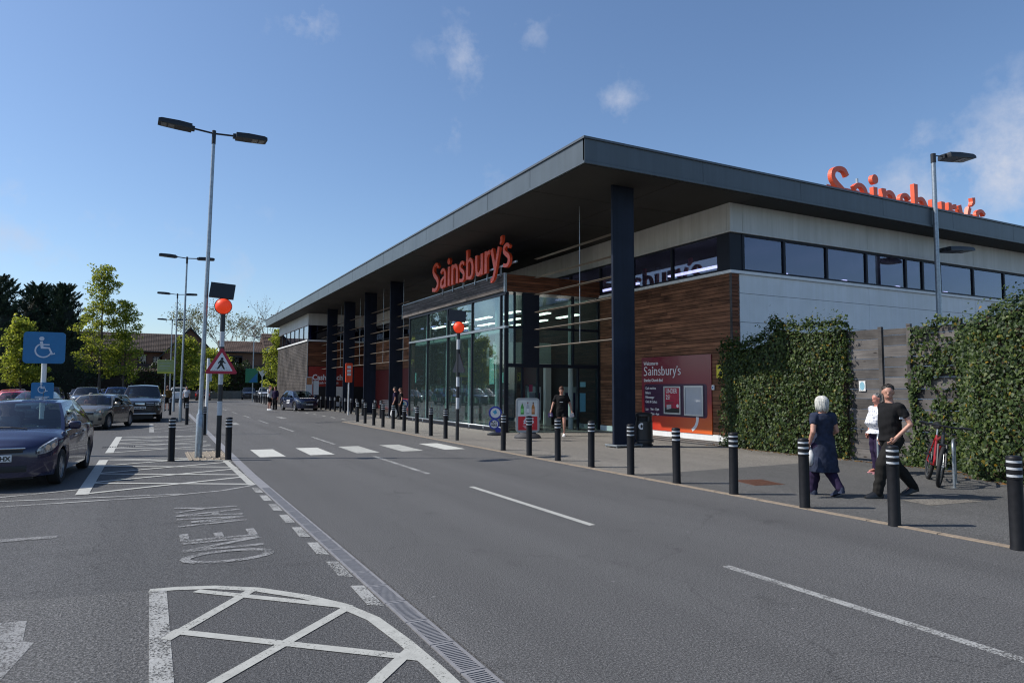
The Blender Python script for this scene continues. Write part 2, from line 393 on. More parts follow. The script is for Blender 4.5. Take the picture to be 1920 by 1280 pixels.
m_glass = glass('lobby_glass', (0.66, 0.80, 0.78), 2.1, film=0.03)
m_glass_dark = glass('clerestory_glass', (0.44, 0.46, 0.66), 2.1)
m_red = paint('sign_red', (0.80, 0.078, 0.022), 0.42, 0, 0.06)
m_white_print = paint('white_print', (0.72, 0.72, 0.72), 0.5, 0, 0.02)
m_black_print = paint('black_print', (0.012, 0.012, 0.012), 0.5, 0, 0.05)
m_blue_sign = paint('blue_sign', (0.014, 0.155, 0.35), 0.42, 0, 0.08)
m_sign_red = paint('sign_border_red', (0.42, 0.012, 0.04), 0.45, 0, 0.06)
m_globe = emit('beacon_amber', (0.80, 0.050, 0.010), 0.36)
m_tyre = paint('tyre', (0.014, 0.014, 0.015), 0.8, 0, 0.2, 30)
m_rim = paint('alloy', (0.42, 0.43, 0.45), 0.32, 0.8, 0.1)
m_chrome = paint('chrome', (0.65, 0.66, 0.68), 0.12, 1.0, 0.03)
m_lens = paint('headlamp_lens', (0.27, 0.29, 0.31), 0.12, 0.3, 0.85, 26, coat=1.0)
m_taillens = paint('tail_lens', (0.45, 0.01, 0.015), 0.15, 0, 0.1, coat=1.0)
m_carglass = glass('car_glass', (0.55, 0.66, 0.66), 1.1)
m_seat = paint('seat_cloth', (0.025, 0.027, 0.03), 0.85)
m_trim = paint('car_trim', (0.013, 0.013, 0.014), 0.55, 0, 0.15)
m_plate = paint('plate_white', (0.68, 0.68, 0.66), 0.45, 0, 0.03)
m_skin = paint('skin', (0.50, 0.26, 0.185), 0.5, 0, 0.10, 20)
m_skin_red = paint('skin_flushed', (0.52, 0.22, 0.16), 0.5, 0, 0.12, 20)

# ------------------------------------------------------------------ ground, road, pavement, markings
def sheet(name, poly, z, mat, parent=None, kind=None):
    me = bpy.data.meshes.new(name); me.from_pydata([(x, y, z) for x, y in poly], [], [tuple(range(len(poly)))]); me.materials.append(mat)
    o = link(name, me, parent); 
    if kind: o['kind'] = kind
    return o
ground = sheet('ground', [(-900, -400), (900, -400), (900, 1400), (-900, 1400)], -0.004, m_asphalt_lane, kind='structure')
road = sheet('road', [(1.9, -30), (8.3, -30), (8.3, 34.6), (11.3, 37.5), (11.6, 56), (9.9, 62), (10.6, 104), (2.1, 104), (1.9, 40)], 0.0, m_asphalt, kind='structure')
footway = sheet('pavement', [(8.38, -30), (60, -30), (60, 11.6), (8.38, 11.0)], 0.004, m_footway, kind='structure')
paving = sheet('paved_forecourt', [(8.38, 11.0), (60, 11.6), (60, 80), (10.2, 80), (9.98, 62), (11.7, 56), (11.4, 37.4), (8.5, 34.4)], 0.004, m_concrete, kind='structure')
oldpatch = sheet('worn_tarmac_patch', [(-20, -30), (0.06, -30), (0.06, 6.66), (-0.45, 6.72), (-1.0, 6.84), (-6, 7.3), (-20, 8)], 0.0, m_asphalt_old, kind='structure')
island = sheet('tarmac_strip', [(0.06, -30), (1.7, -30), (1.7, 40), (0.9, 40), (0.9, 6.7), (0.06, 6.66)], -0.001, m_asphalt_lane, kind='structure')

kerb = empty('kerb', (8.34, 0, 0), kind='structure')
kme = None
y = -6.0
while y < 34.2:
    dx = 0.0 if y < 0 else 0.0
    if kme is None:
        b = MB(); b.rbox(-0.055, 0.055, 0.004, 0.906, -0.08, 0.012, 0.004); kme = b.mesh('kerb_stone', m_kerb)
    link('kerb_stone', kme, kerb, (0.015 * max(0, y) * 0.35 - 0.02, y, 0.0)); y += 0.915

# slot drain between the lanes
drain = empty('drain_channel', (1.79, 0, 0), kind='structure')
b = MB(); b.box(-0.085, -0.062, 0.006, 0.494, -0.02, 0.006); b.box(0.062, 0.085, 0.006, 0.494, -0.02, 0.006)
b.box(-0.062, 0.062, 0.006, 0.03, -0.02, 0.006); b.box(-0.062, 0.062, 0.47, 0.494, -0.02, 0.006)
for i in range(16):
    yy = 0.042 + i * 0.0268; b.box(-0.062, 0.062, yy, yy + 0.0145, -0.02, 0.005)
grate = b.mesh('grate', m_grate)
b = MB(); b.box(-0.085, 0.085, 0.004, 0.496, -0.02, 0.0055); b2 = MB()
grate_far = b.mesh('grate', m_grate)
for i in range(90):
    y = 2.9 + 0.5 * i; 
    off = 0.0 if y < 14 else (y - 14) * 0.012
    link('grate', grate if y < 12 else grate_far, drain, (off, y, 0))
sheet('channel', [(-0.065, 2.8), (0.065, 2.8), (0.065, 12.0), (-0.065, 12.0)], 0.0008, m_dark, drain)

def line_obj(parent, pts, w, mat, z=0.0022, name='stripe'):
    """a painted stripe along a polyline; each stripe lies a hair above the last so none share a plane"""
    line_obj.n += 1; z = min(z, 0.003) + 0.00005 * (line_obj.n % 40)
    P = [Vector((*p, 0)) for p in pts]; k = len(P); vs_ = []; fs_ = []
    for i, p in enumerate(P):
        t = (P[min(i + 1, k - 1)] - P[max(i - 1, 0)]).normalized(); nn = Vector((-t.y, t.x, 0)) * w / 2
        vs_ += [(p.x + nn.x, p.y + nn.y, z), (p.x - nn.x, p.y - nn.y, z)]
    for i in range(k - 1): fs_.append((2 * i, 2 * i + 1, 2 * i + 3, 2 * i + 2))
    me = bpy.data.meshes.new(name); me.from_pydata(vs_, [], fs_); me.materials.append(mat)
    return link(name, me, parent)

line_obj.n = 0
mk = empty('lane_marking', (0, 0, 0), kind='structure')
for y0, y1, mt in ((2.2, 5.04, m_worn_line), (7.26, 11.0, m_white_line), (13.0, 16.85, m_worn_line), (20.9, 24.2, m_worn_line), (27.5, 31, m_worn_line), (34, 37.5, m_worn_line), (40.5, 44, m_worn_line), (47, 50.5, m_worn_line), (54, 57, m_worn_line), (60, 63, m_worn_line)):
    line_obj(mk, [(4.95, y0), (4.98, y1)], 0.10, mt)
line_obj(mk, [(4.94, -3.5), (4.94, -0.5)], 0.10, m_white_line)
for y0 in (36.2, 38.6, 41, 43.5, 46, 49, 52, 55):   # edge of the lay-by
    line_obj(mk, [(9.15, y0), (9.2, y0 + 1.1)], 0.10, m_white_line)
zb = empty('zebra_crossing', (0, 0, 0), kind='structure')
for x0 in (2.42, 3.62, 4.8, 6.02, 7.25):
    sheet('stripe', [(x0, 17.8), (x0 + 0.6, 17.75), (x0 + 0.62, 19.95), (x0 + 0.04, 20.0)], 0.004, m_zebra if x0 in (2.42, 3.62, 7.25) else m_white_line, zb)
for x0, x1, y0 in ((6.0, 8.1, 39.0), (3.0, 3.8, 33.4)):
    line_obj(zb, [(x0 + 0.5, y0), (x0 + 0.55, y0 + 2.2)], 0.3, m_worn_line)

dm = empty('edge_dashes', (0, 0, 0), kind='structure')
y = 5.35
while y < 12.3:
    sheet('dash', [(1.57, y + 0.08), (1.68, y), (1.69, y + 0.62), (1.585, y + 0.66)], 0.004, m_worn_line, dm); y += 0.93

hatch = empty('hatched_bay_marking', (0, 0, 0), kind='structure')
hw_ = 0.085
# near corner: quarter-round outline with crossing lines
line_obj(hatch, [(0.05, 6.63), (0.25, 6.6), (0.53, 6.5), (0.85, 6.27), (1.17, 5.88), (1.39, 5.51), (1.52, 5.09), (1.575, 4.53), (1.6, 4.0), (1.61, 3.0), (1.61, 2.0)], 0.10, m_white_line, 0.006)
line_obj(hatch, [(0.115, 6.60), (0.115, 4.4), (0.115, 2.0)], 0.13, m_worn_line, 0.0045)
for a, c in (((0.15, 5.32), (0.80, 6.24)), ((0.19, 5.48), (1.58, 4.22)), ((0.40, 6.45), (1.44, 5.44)), ((0.36, 4.40), (1.42, 5.44)), ((0.19, 4.2), (1.57, 3.0)), ((1.16, 3.95), (1.57, 4.40))):
    line_obj(hatch, [a, c], 0.085, m_white_line, 0.005)
# far bays: an outline and crossing diagonals each
def bay(x0, x1, y0, y1, n, w=0.115, mat=m_hatch_line):
    line_obj(hatch, [(x0, y0), (x0, y1)], w * 1.6, mat, 0.0055)
    line_obj(hatch, [(x0 + 0.07, y1), (x1, y1 - 0.6)], w, mat, 0.005)
    s = (y1 - y0) / n
    for i in range(n):
        a = y0 + i * s
        line_obj(hatch, [(x0 + 0.07, a + 0.1), (x1, a + s * 1.05 - 0.3)], w, mat, 0.005)
        line_obj(hatch, [(x0 + 0.07, a + s), (x1, a + 0.05)], w, mat, 0.0045)
bay(-0.9, 1.70, 12.9, 18.7, 4)
line_obj(hatch, [(-4.5, 12.1), (-1.83, 12.12), (0.19, 12.15), (1.1, 12.4), (1.55, 12.75), (1.72, 13.0)], 0.085, m_worn_line, 0.006)
line_obj(hatch, [(-2.0, 12.7), (0.5, 12.3)], 0.085, m_worn_line, 0.005); line_obj(hatch, [(-4, 12.3), (-0.9, 13.6)], 0.085, m_worn_line, 0.005)
line_obj(hatch, [(1.63, 12.9), (1.60, 17.3)], 0.12, m_white_line, 0.0065)
bay(-0.88, 1.62, 20.6, 27.0, 4); bay(0.1, 1.9, 29, 36, 3, 0.1, m_worn_line)
sheet('stripe', [(-2.2, 9.42), (-0.88, 9.38), (-0.88, 9.52), (-2.2, 9.6)], 0.004, m_faint_line, hatch)
sheet('stripe', [(-1.6, 6.37), (-0.74, 6.2), (-0.70, 5.72), (-0.63, 5.66), (-0.72, 5.0), (-1.6, 4.8)], 0.003, m_faint_line, hatch)

word = empty('one_way_marking', (0, 0, 0), kind='structure')
def rot_letter(x0, x1, y0, y1): return lambda u, v: (x1 - v * (x1 - x0), y0 + u * (y1 - y0))   # letters lie with their tops towards -x
def stroke_letter(strokes, x0, x1, y0, y1, w=0.095, mat=m_faint_line):
    f = rot_letter(x0, x1, y0, y1)
    for k, st in enumerate(strokes): line_obj(word, [f(*p) for p in st], w, mat, 0.004 + 0.0007 * k, 'letter_stroke')
ring = [(0.5 + 0.5 * math.cos(t), 0.5 + 0.5 * math.sin(t)) for t in [i * 2 * PI / 20 for i in range(21)]]
X0, X1 = 0.36, 1.16
stroke_letter([ring], X0, X1, 7.40, 7.86)
stroke_letter([[(0, 0), (0, 1)], [(0, 1), (1, 0)], [(1, 0), (1, 1)]], X0, X1, 8.02, 8.42)
stroke_letter([[(0, 0), (0, 1)], [(0, 0.05), (1, 0.05)], [(0, 0.5), (0.8, 0.5)], [(0, 0.95), (1, 0.95)]], X0, X1, 8.55, 8.95)
stroke_letter([[(0, 1), (0.25, 0)], [(0.25, 0), (0.5, 0.8)], [(0.5, 0.8), (0.75, 0)], [(0.75, 0), (1, 1)]], X0, X1, 9.45, 9.95)
stroke_letter([[(0, 0), (0.5, 1)], [(0.5, 1), (1, 0)], [(0.2, 0.4), (0.8, 0.4)]], X0, X1, 10.02, 10.42)
stroke_letter([[(0, 1), (0.5, 0.5)], [(1, 1), (0.5, 0.5)], [(0.5, 0.5), (0.5, 0)]], X0, X1, 10.5, 10.9)

tact = empty('tactile_paving', (0, 0, 0), kind='structure')
m_tact = paint('tactile_buff', (0.24, 0.20, 0.15), 0.85, 0, 0.2, 12)
for i in range(6):
    x = 0.85 + i * 0.15
    if x < 1.68:
        for j in range(5):
            b = MB(); yj = 17.6 + j * 0.47; b.rbox(x, x + 0.145, yj, yj + 0.46, -0.01, 0.008, 0.003); b.tube([(x + 0.072, yj + 0.02, 0.008), (x + 0.072, yj + 0.44, 0.008)], 0.02, 6); b.build('slab', m_tact, tact)

gl_ = empty('gully_grating', (-0.72, 22.6, 0), kind='structure')
for i in range(14): MB().box(-0.42 + i * 0.06, -0.385 + i * 0.06, -0.16, 0.16, -0.01, 0.005).build('bar', m_dark, gl_)
m_rust = paint('rusty_iron', (0.12, 0.055, 0.035), 0.85, 0.3, 0.4, 25, bmp=0.5)
man = empty('manhole_cover', (9.88, 9.15, 0), rad(-14), 'rusty brown square manhole cover set in the dark pavement', 'manhole cover')
b = MB(); b.box(-0.30, 0.30, -0.36, 0.36, -0.02, 0.008); b.build('frame', m_rust, man)
b = MB()
for i in range(8):
    for j in range(10): b.box(-0.26 + i * 0.067, -0.215 + i * 0.067, -0.32 + j * 0.065, -0.275 + j * 0.065, 0.008, 0.013)
o = b.build('raised_studs', m_rust, man); o['kind'] = 'stuff'
m_buffpatch = asphalt('buff_patch', 0.16, (1.1, 1, 0.85))
sheet('concrete_patch', [(10.29, 6.71), (11.07, 6.61), (11.35, 6.08), (10.21, 6.21)], 0.008, m_buffpatch, kind='structure')
cyc = empty('pavement_marking', (0, 0, 0), kind='structure')
for a, c in (((13.9, 11.4), (12.9, 9.95)), ((12.9, 9.95), (13.6, 9.5)), ((13.9, 11.4), (14.7, 10.9)), ((14.2, 11.1), (13.3, 9.7)), ((14.5, 10.9), (13.5, 9.55))):
    line_obj(cyc, [a, c], 0.07, m_worn_line, 0.008)

# ------------------------------------------------------------------ supermarket
BL = Vector((16.35, 16.1, 0))
shop = empty('supermarket', BL, 0, 'large low supermarket with a deep grey canopy and cedar clad walls', 'supermarket')
def part(b, name, mats, parent=None, smooth=False, **kw):
    p = parent or shop
    o = b.build(name, mats, p, smooth, **kw); 
    if p is shop: o.location = -BL
    return o
Z0, ZS = 7.70, 8.45
b = MB(); b.box(10.18, 60, 15.2, 72.8, 7.76, 8.40); part(b, 'roof', m_coping)
b = MB(); b.box(10.06, 60, 15.07, 15.30, 8.40, 8.46); b.box(10.06, 10.3, 15.30, 72.95, 8.40, 8.46); part(b, 'coping', m_coping)
y = 15.11
while y < 72.8:
    y1 = min(y + 3.0, 72.9); b = MB(); b.box(10.10, 10.178, y + 0.011, y1 - 0.011, 7.81, 8.398); part(b, 'fascia_panel', m_fascia)
    y = y1
x = 10.10
while x < 48:
    b = MB(); b.box(x + 0.006 if x > 10.2 else x - 0.0, x + 4.2 - 0.006, 15.11, 15.188, 7.81, 8.397); part(b, 'fascia_panel', m_fascia); x += 4.2
b = MB(); b.box(10.07, 10.14, 15.08, 72.9, 7.72, 7.795); b.box(10.14, 60, 15.08, 15.15, 7.72, 7.795); part(b, 'fascia_trim', m_fascia)
for i in range(20):
    for j in range(2):
        y0 = 15.15 + i * 2.88; x0 = 10.14 + j * 3.3
        b = MB(); b.box(x0 + 0.013, x0 + 3.287, y0 + 0.013, y0 + 2.867, 7.70, 7.755); part(b, 'soffit_panel', m_soffit)
for i in range(10):
    x0 = 16.75 + i * 3.6; b = MB(); b.box(x0 + 0.006, x0 + 3.594, 15.16, 16.3, 7.70, 7.755); part(b, 'soffit_panel', m_soffit)

# --- side wall (faces the camera)
b = MB(); b.box(16.5, 60, 16.2, 16.3, 0, 5.5); part(b, 'wall_core', m_dark)
xs = [16.72, 23.2, 30.0, 36.8, 43.6, 50]
zs = [0.0, 1.0, 1.95, 2.9, 3.845, 4.78, 5.40]
for i in range(5):
    for k in range(6):
        b = MB(); b.box(xs[i] + 0.006, xs[i + 1] - 0.006, 16.1, 16.195, zs[k] + 0.007, zs[k + 1] - 0.007); part(b, 'wall_panel', m_offwhite)
b = MB(); b.box(16.29, 60, 16.04, 16.3, 5.402, 5.50); b.box(16.29, 16.5, 16.3, 34, 5.402, 5.50); part(b, 'sill', m_white)
b = MB(); b.box(16.31, 60, 16.05, 16.3, 6.74, 6.80); b.box(16.31, 16.5, 16.3, 57, 6.74, 6.80); part(b, 'trim', m_band)
xb = [16.36, 16.9, 23.2, 30.0, 36.8, 43.6, 50]
for i in range(6):
    b = MB(); b.box(xb[i] + (0.006 if i else 0), xb[i + 1] - 0.006, 16.1, 16.25, 6.805, 7.698); part(b, 'band_panel', m_band)
for y0 in (16.256, 21.3, 26.4, 31.5, 36.6, 41.7, 46.8, 51.9):
    b = MB(); b.box(16.36, 16.5, y0 + 0.006, min(y0 + 5.09, 56.99), 6.805, 7.698); part(b, 'band_panel', m_band)
mx_ = [16.95, 18.86, 21.0, 23.17, 25.5, 26.57, 27.7, 30.0, 32.3, 34.6, 36.9, 39.2, 41.5]
b = MB(); b.box(16.36, 16.90, 16.14, 16.70, 5.505, 6.735); part(b, 'corner_pier', m_frame)
for i in range(len(mx_) - 1):
    b = MB(); b.box(mx_[i] - 0.05, mx_[i] + 0.05, 16.12, 16.24, 5.58, 6.67); part(b, 'mullion', m_frame)
    b = MB(); b.box(mx_[i] + 0.05, mx_[i + 1] - 0.05, 16.17, 16.18, 5.58, 6.67); part(b, 'pane', m_glass_dark)
b = MB(); b.box(16.9, 41.5, 16.12, 16.24, 5.504, 5.58); b.box(16.9, 41.5, 16.12, 16.24, 6.67, 6.738); part(b, 'window_frame', m_frame)
ym = [16.72, 18.95, 21.2, 23.4, 25.7, 28, 30.3, 32.6, 34.9, 37.2, 39.5, 41.8, 44.1, 46.4, 48.7, 51, 53.3, 55.6, 56.95]
for i in range(len(ym) - 1):
    b = MB(); b.box(16.37, 16.48, ym[i + 1] - 0.05, ym[i + 1] + 0.05, 5.58, 6.67); part(b, 'mullion', m_frame)
    b = MB(); b.box(16.42, 16.43, ym[i] + 0.05, ym[i + 1] - 0.05, 5.58, 6.67); part(b, 'pane', m_glass_dark)
b = MB(); b.box(16.37, 16.48, 16.7, 56.9, 5.504, 5.58); b.box(16.37, 16.48, 16.7, 56.9, 6.67, 6.738); part(b, 'window_frame', m_frame)

# --- cedar wall under the canopy, plank by plank
b = MB(); b.box(16.40, 16.5, 16.2, 34, 0.0, 5.40); part(b, 'wall_core', m_dark)
def planks_y(x0, x1, y0, y1, z0, z1, pitch, segs, mat, face=-1):
    z = z0; k = 0
    while z + pitch <= z1 + 0.001:
        cuts = sorted([y0 + (y1 - y0) * ((i + rng.uniform(-0.3, 0.3)) / segs) for i in range(1, segs)])
        ys = [y0] + cuts + [y1]
        for a, c in zip(ys[:-1], ys[1:]):
            d = rng.uniform(-0.005, 0.005); b = MB(); b.box(x0 + d, x1, a + 0.003, c - 0.003, z + 0.008, z + pitch - 0.006); part(b, 'plank', mat)
        z += pitch; k += 1
def planks_x(y0, y1, x0, x1, z0, z1, pitch, segs, mat):
    z = z0
    while z + pitch <= z1 + 0.001:
        cuts = sorted([x0 + (x1 - x0) * ((i + rng.uniform(-0.3, 0.3)) / segs) for i in range(1, segs)])
        xs_ = [x0] + cuts + [x1]
        for a, c in zip(xs_[:-1], xs_[1:]):
            d = rng.uniform(-0.005, 0.005); b = MB(); b.box(a + 0.003, c - 0.003, y0 + d, y1, z + 0.008, z + pitch - 0.006); part(b, 'plank', mat)
        z += pitch
planks_y(16.35, 16.40, 16.16, 23.35, 0.215, 5.40, 0.1205, 2, m_wood_warm)
planks_x(16.10, 16.15, 16.37, 16.70, 0.215, 5.40, 0.1205, 1, m_wood_warm_x)
b = MB(); b.box(16.33, 16.37, 16.08, 16.15, 0.215, 5.40); part(b, 'corner_trim', m_wood_grey)
b = MB(); b.box(16.33, 16.42, 16.1, 23.35, 0, 0.20); part(b, 'plinth', m_offwhite)

# --- lobby: glazed box under the canopy
LX, LY0, LY1 = 12.0, 23.42, 34.6
lm = [23.47, 23.9, 26.6, 29.3, 31.9, 34.55]
for y in lm:
    b = MB(); b.box(LX, LX + 0.14, y - 0.035, y + 0.035, 0.12, 5.34); part(b, 'mullion', m_frame)
for i in range(5):
    for z0, z1 in ((0.16, 4.00), (4.10, 5.30)):
        b = MB(); b.box(LX + 0.05, LX + 0.062, lm[i] + 0.035, lm[i + 1] - 0.035, z0, z1); part(b, 'pane', m_glass)
b = MB(); b.box(LX - 0.01, LX + 0.14, LY0, LY1, 4.005, 4.095); part(b, 'transom', m_galv)
b = MB(); b.box(LX - 0.005, LX + 0.14, LY0, LY1, 5.30, 5.40); b.box(LX, LX + 0.14, LY0, LY1, 0.0, 0.16); part(b, 'window_frame', m_frame)
b = MB(); b.tube([(LX - 0.22, LY0 - 0.4, 0.20), (LX - 0.22, LY1 + 0.4, 0.20)], 0.035, 8)
for i in range(9): b.tube([(LX - 0.22, LY0 + 0.1 + i * 1.38, 0.0), (LX - 0.22, LY0 + 0.1 + i * 1.38, 0.19)], 0.022, 6)
part(b, 'bumper_rail', m_galv, smooth=True)
planks_y(11.93, 11.98, 23.40, 35.45, 5.42, 6.08, 0.11, 4, m_wood_grey)
planks_x(23.36, 23.41, 12.0, 16.34, 5.42, 6.08, 0.11, 2, m_wood_warm_x)
b = MB(); b.box(11.985, 16.34, 23.415, 35.4, 5.41, 6.09); part(b, 'lobby_roof', m_coping)
b = MB(); b.box(11.90, 12.0, 23.33, 23.398, 5.38, 6.12); b.box(11.90, 12.0, 35.455, 35.5, 5.38, 6.12); b.box(11.90, 11.98, 23.40, 35.455, 6.085, 6.12); part(b, 'cladding_trim', m_galv)
# right-hand face of the lobby with the doors
def pane_x(x0, x1, z0, z1, mat=m_glass, y=23.47, name='pane'): b = MB(); b.box(x0, x1, y, y + 0.012, z0, z1); return part(b, name, mat)
for x0, x1 in ((12.06, 12.39), (12.45, 12.77)):
    pane_x(x0, x1, 4.10, 5.30); pane_x(x0, x1, 2.66, 4.0)
for x0, x1 in ((13.50, 15.05), (15.13, 16.30)):
    pane_x(x0, x1, 4.10, 5.30); pane_x(x0, x1, 2.66, 4.0)
for x0, x1 in ((12.06, 12.72), (12.80, 13.42)): pane_x(x0, x1, 0.1, 2.50)
pane_x(15.36, 16.28, 0.06, 2.48, y=23.52, name='door_leaf')
for x0, x1 in ((12.0, 12.06), (12.39, 12.45), (12.77, 13.40), (13.40, 13.50), (15.05, 15.13), (16.28, 16.34)):
    b = MB(); b.box(x0, x1, 23.43, 23.55, 2.64, 5.40); part(b, 'mullion', m_frame)
for x0, x1 in ((12.0, 12.06), (12.72, 12.80), (13.42, 13.50), (15.30, 15.36), (16.28, 16.34)):
    b = MB(); b.box(x0, x1, 23.43, 23.55, 0.0, 2.50); part(b, 'door_frame', m_frame)
b = MB(); b.box(12.0, 16.34, 23.42, 23.56, 2.50, 2.64); part(b, 'door_head', m_frame)
b = MB(); b.box(12.06, 16.28, 23.435, 23.54, 4.005, 4.095); part(b, 'transom', m_frame)

# --- fin columns and louvres
for y in (16.3, 37.5, 42.75, 48.0, 53.2):
    b = MB(); b.rbox(11.88, 12.66, y, y + 0.10, 0.06, 7.695, 0.012); part(b, 'column', m_navy)
    b = MB(); b.rbox(11.80, 12.76, y - 0.22, y + 0.36, 0.035, 0.085, 0.01)
    for sx in (11.84, 12.72):
        for sy in (-0.18, 0.32): b.tube([(sx, y + sy, 0.0), (sx, y + sy, 0.04)], 0.02, 6)
    part(b, 'column_base', m_galv)
lme = {}
for y0, y1 in ((16.62, 21.62), (35.6, 37.48), (37.82, 42.73), (43.07, 47.98), (48.32, 53.18), (53.52, 56.9)):
    for z in (6.40, 5.72, 5.09, 4.445, 3.82, 3.175):
        b = MB(); b.prism([(-0.10, -0.012), (0.06, -0.026), (0.10, 0.0), (0.0, 0.022)], lambda a, c, d: (12.32 + a, d, z + c), y0, y1); part(b, 'louvre', m_louvre)
    ymid = (y0 + y1) / 2 + (-0.35 if y0 < 20 else 0)
    b = MB(); b.tube([(12.34, ymid, 3.15), (12.34, ymid, 7.69)], 0.012, 6); part(b, 'tie_rod', m_galv)

# --- far facade and end wing
b = MB(); b.box(16.42, 16.5, 46, 57, 0, 5.4); part(b, 'wall_core', m_dark)
planks_y(16.37, 16.42, 46.0, 56.95, 3.1, 5.4, 0.23, 2, m_wood_warm)
b = MB(); b.box(16.36, 16.42, 46.0, 56.95, 0.05, 3.08); part(b, 'wall_panel', paint('deep_red_panel', (0.11, 0.012, 0.012), 0.5))
for i in range(6):
    y0 = 34.7 + i * 1.88
    b = MB(); b.box(16.40, 16.412, y0 + 0.04, y0 + 1.84, 0.1, 5.38); part(b, 'pane', m_glass_dark)
    b = MB(); b.box(16.36, 16.46, y0 - 0.04, y0 + 0.04, 0.0, 5.4); part(b, 'mullion', m_frame)
# wing
WX, WY0, WY1 = 11.2, 57.0, 71.8
b = MB(); b.box(WX + 0.05, 16.5, WY0 + 0.05, WY1, 0, 5.42); part(b, 'wing_core', m_dark)
z = 0.2; b = MB()
while z < 5.36:
    ys = [WY0] + sorted(rng.uniform(WY0 + 1, WY1 - 1) for _ in range(3)) + [WY1]
    for a, c in zip(ys[:-1], ys[1:]):
        d = rng.uniform(-0.008, 0.008); b.box(WX + d, WX + 0.045, a + 0.004, c - 0.004, z + 0.012, z + 0.125)
    z += 0.13
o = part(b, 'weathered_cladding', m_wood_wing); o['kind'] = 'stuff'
planks_x(WY0, WY0 + 0.045, WX + 0.02, 16.34, 3.42, 5.38, 0.14, 1, m_wood_warm_x)
b = MB(); b.box(WX - 0.02, WX + 0.02, WY0 - 0.02, WY0 + 0.02, 0.1, 5.40); part(b, 'corner_trim', m_galv)
b = MB(); b.box(WX - 0.08, 16.3, WY0 - 0.06, WY1, 5.42, 5.54); part(b, 'sill', m_white)
b = MB(); b.box(WX - 0.04, 16.3, WY0 - 0.03, WY1 - 0.4, 6.74, 6.81); part(b, 'trim', m_band)
b = MB(); b.box(WX, 16.34, WY0, WY1 - 0.5, 6.815, 7.698); part(b, 'band_panel', m_band)
b = MB(); b.box(WX + 0.3, 16.3, WY0 + 0.3, WY1 - 1, 5.55, 6.73); part(b, 'wing_core', m_dark)
for i in range(7):
    y0 = WY0 + 0.1 + i * 2.05
    b = MB(); b.box(WX + 0.06, WX + 0.07, y0 + 0.04, y0 + 2.01, 5.58, 6.70); part(b, 'pane', m_glass_dark)
    b = MB(); b.box(WX + 0.02, WX + 0.12, y0 - 0.05, y0 + 0.04, 5.545, 6.735); part(b, 'mullion', m_frame)
b = MB(); b.box(WX + 0.1, 16.34, WY0 + 0.04, WY0 + 0.05, 5.545, 6.735); part(b, 'pane', m_glass_dark)
# --- inside of the shop
m_floor_in = paint('shop_floor', (0.16, 0.16, 0.15), 0.25, 0, 0.1, 2)
m_ceil_in = paint('shop_ceiling', (0.10, 0.105, 0.11), 0.7, 0, 0.1, 2)
m_wall_in = paint('shop_wall', (0.55, 0.60, 0.585), 0.7, 0, 0.05, 2)
m_tube = emit('strip_light', (1.0, 0.96, 0.86), 3.6)
b = MB(); b.box(12.1, 44, 23.6, 56.9, -0.02, 0.012); b.box(16.5, 44, 16.4, 23.6, -0.02, 0.012); part(b, 'floor', m_floor_in)
b = MB(); b.box(16.52, 44, 16.35, 56.9, 7.1, 7.2); part(b, 'ceiling', m_ceil_in)
b = MB(); b.box(43.9, 44, 16.35, 56.9, 0, 7.1); b.box(16.55, 44, 56.8, 56.9, 0, 7.1); part(b, 'back_wall', m_ceil_in)
for i in range(5):
    for j in range(7):
        b = MB(); x0 = 17.6 + i * 3.4; y0 = 18 + j * 4.6; b.box(x0, x0 + 0.22, y0, y0 + 2.6, 6.0, 6.06); part(b, 'ceiling_light', m_tube)
for i in range(3):
    for j in range(4):
        b = MB(); x0 = 12.9 + i * 1.4; y0 = 24.2 + j * 2.6; b.box(x0, x0 + 0.2, y0, y0 + 1.6, 4.75, 4.80); part(b, 'ceiling_light', m_tube)
b = MB(); b.box(12.3, 12.5, 23.7, 34.4, 3.86, 4.12); b.box(13.4, 16.3, 27.2, 27.4, 2.75, 3.75); b.box(16.0, 16.3, 27.2, 27.4, 0, 2.75); b.box(16.45, 16.55, 24.2, 34.4, 2.9, 3.9); part(b, 'bulkhead', m_wall_in)
for x0, y0 in ((12.55, 25.2), (12.55, 27.9), (12.55, 30.5), (12.55, 33.2), (15.7, 24.6), (16.0, 31), (20, 24), (20, 32), (26, 27)):
    b = MB(); b.tube([(x0, y0, 0), (x0, y0, 5.4 if x0 < 16.4 else 7.1)], 0.11, 12); part(b, 'pillar', m_wall_in, smooth=40)
gm = [paint('goods_' + n_, c_, 0.5) for n_, c_ in (('green', (0.04, 0.09, 0.04)), ('red', (0.13, 0.03, 0.03)), ('cream', (0.20, 0.19, 0.16)), ('purple', (0.05, 0.035, 0.08)), ('orange', (0.17, 0.08, 0.04)), ('blue', (0.035, 0.05, 0.09)))]
def shelf_unit(x0, y0, along='y', n=7, levels=4):
    u = MB(); u.box(0, 0.5, 0, n * 0.32, 0, 0.12); u.box(0.46, 0.5, 0, n * 0.32, 0.12, 1.9)
    for k in range(levels): u.box(0.0, 0.46, 0, n * 0.32, 0.12 + k * 0.45, 0.15 + k * 0.45)
    o = part(u, 'shelf_unit', m_frame); o.location = Vector((x0, y0, 0)) - BL
    g_ = MB()
    for k in range(levels):
        for i in range(n * 2):
            if rng.random() < 0.72:
                g_.mi = rng.randrange(6); h = rng.uniform(0.16, 0.34); g_.box(0.04, 0.34, i * 0.16 + 0.01, i * 0.16 + 0.14, 0.152 + k * 0.45, 0.152 + k * 0.45 + h)
    q = g_.build('goods', gm, o)
    if along == 'x': o.rotation_euler = (0, 0, -PI / 2)
for y0 in (24.4, 26.9, 29.6, 32.0): shelf_unit(12.55, y0)
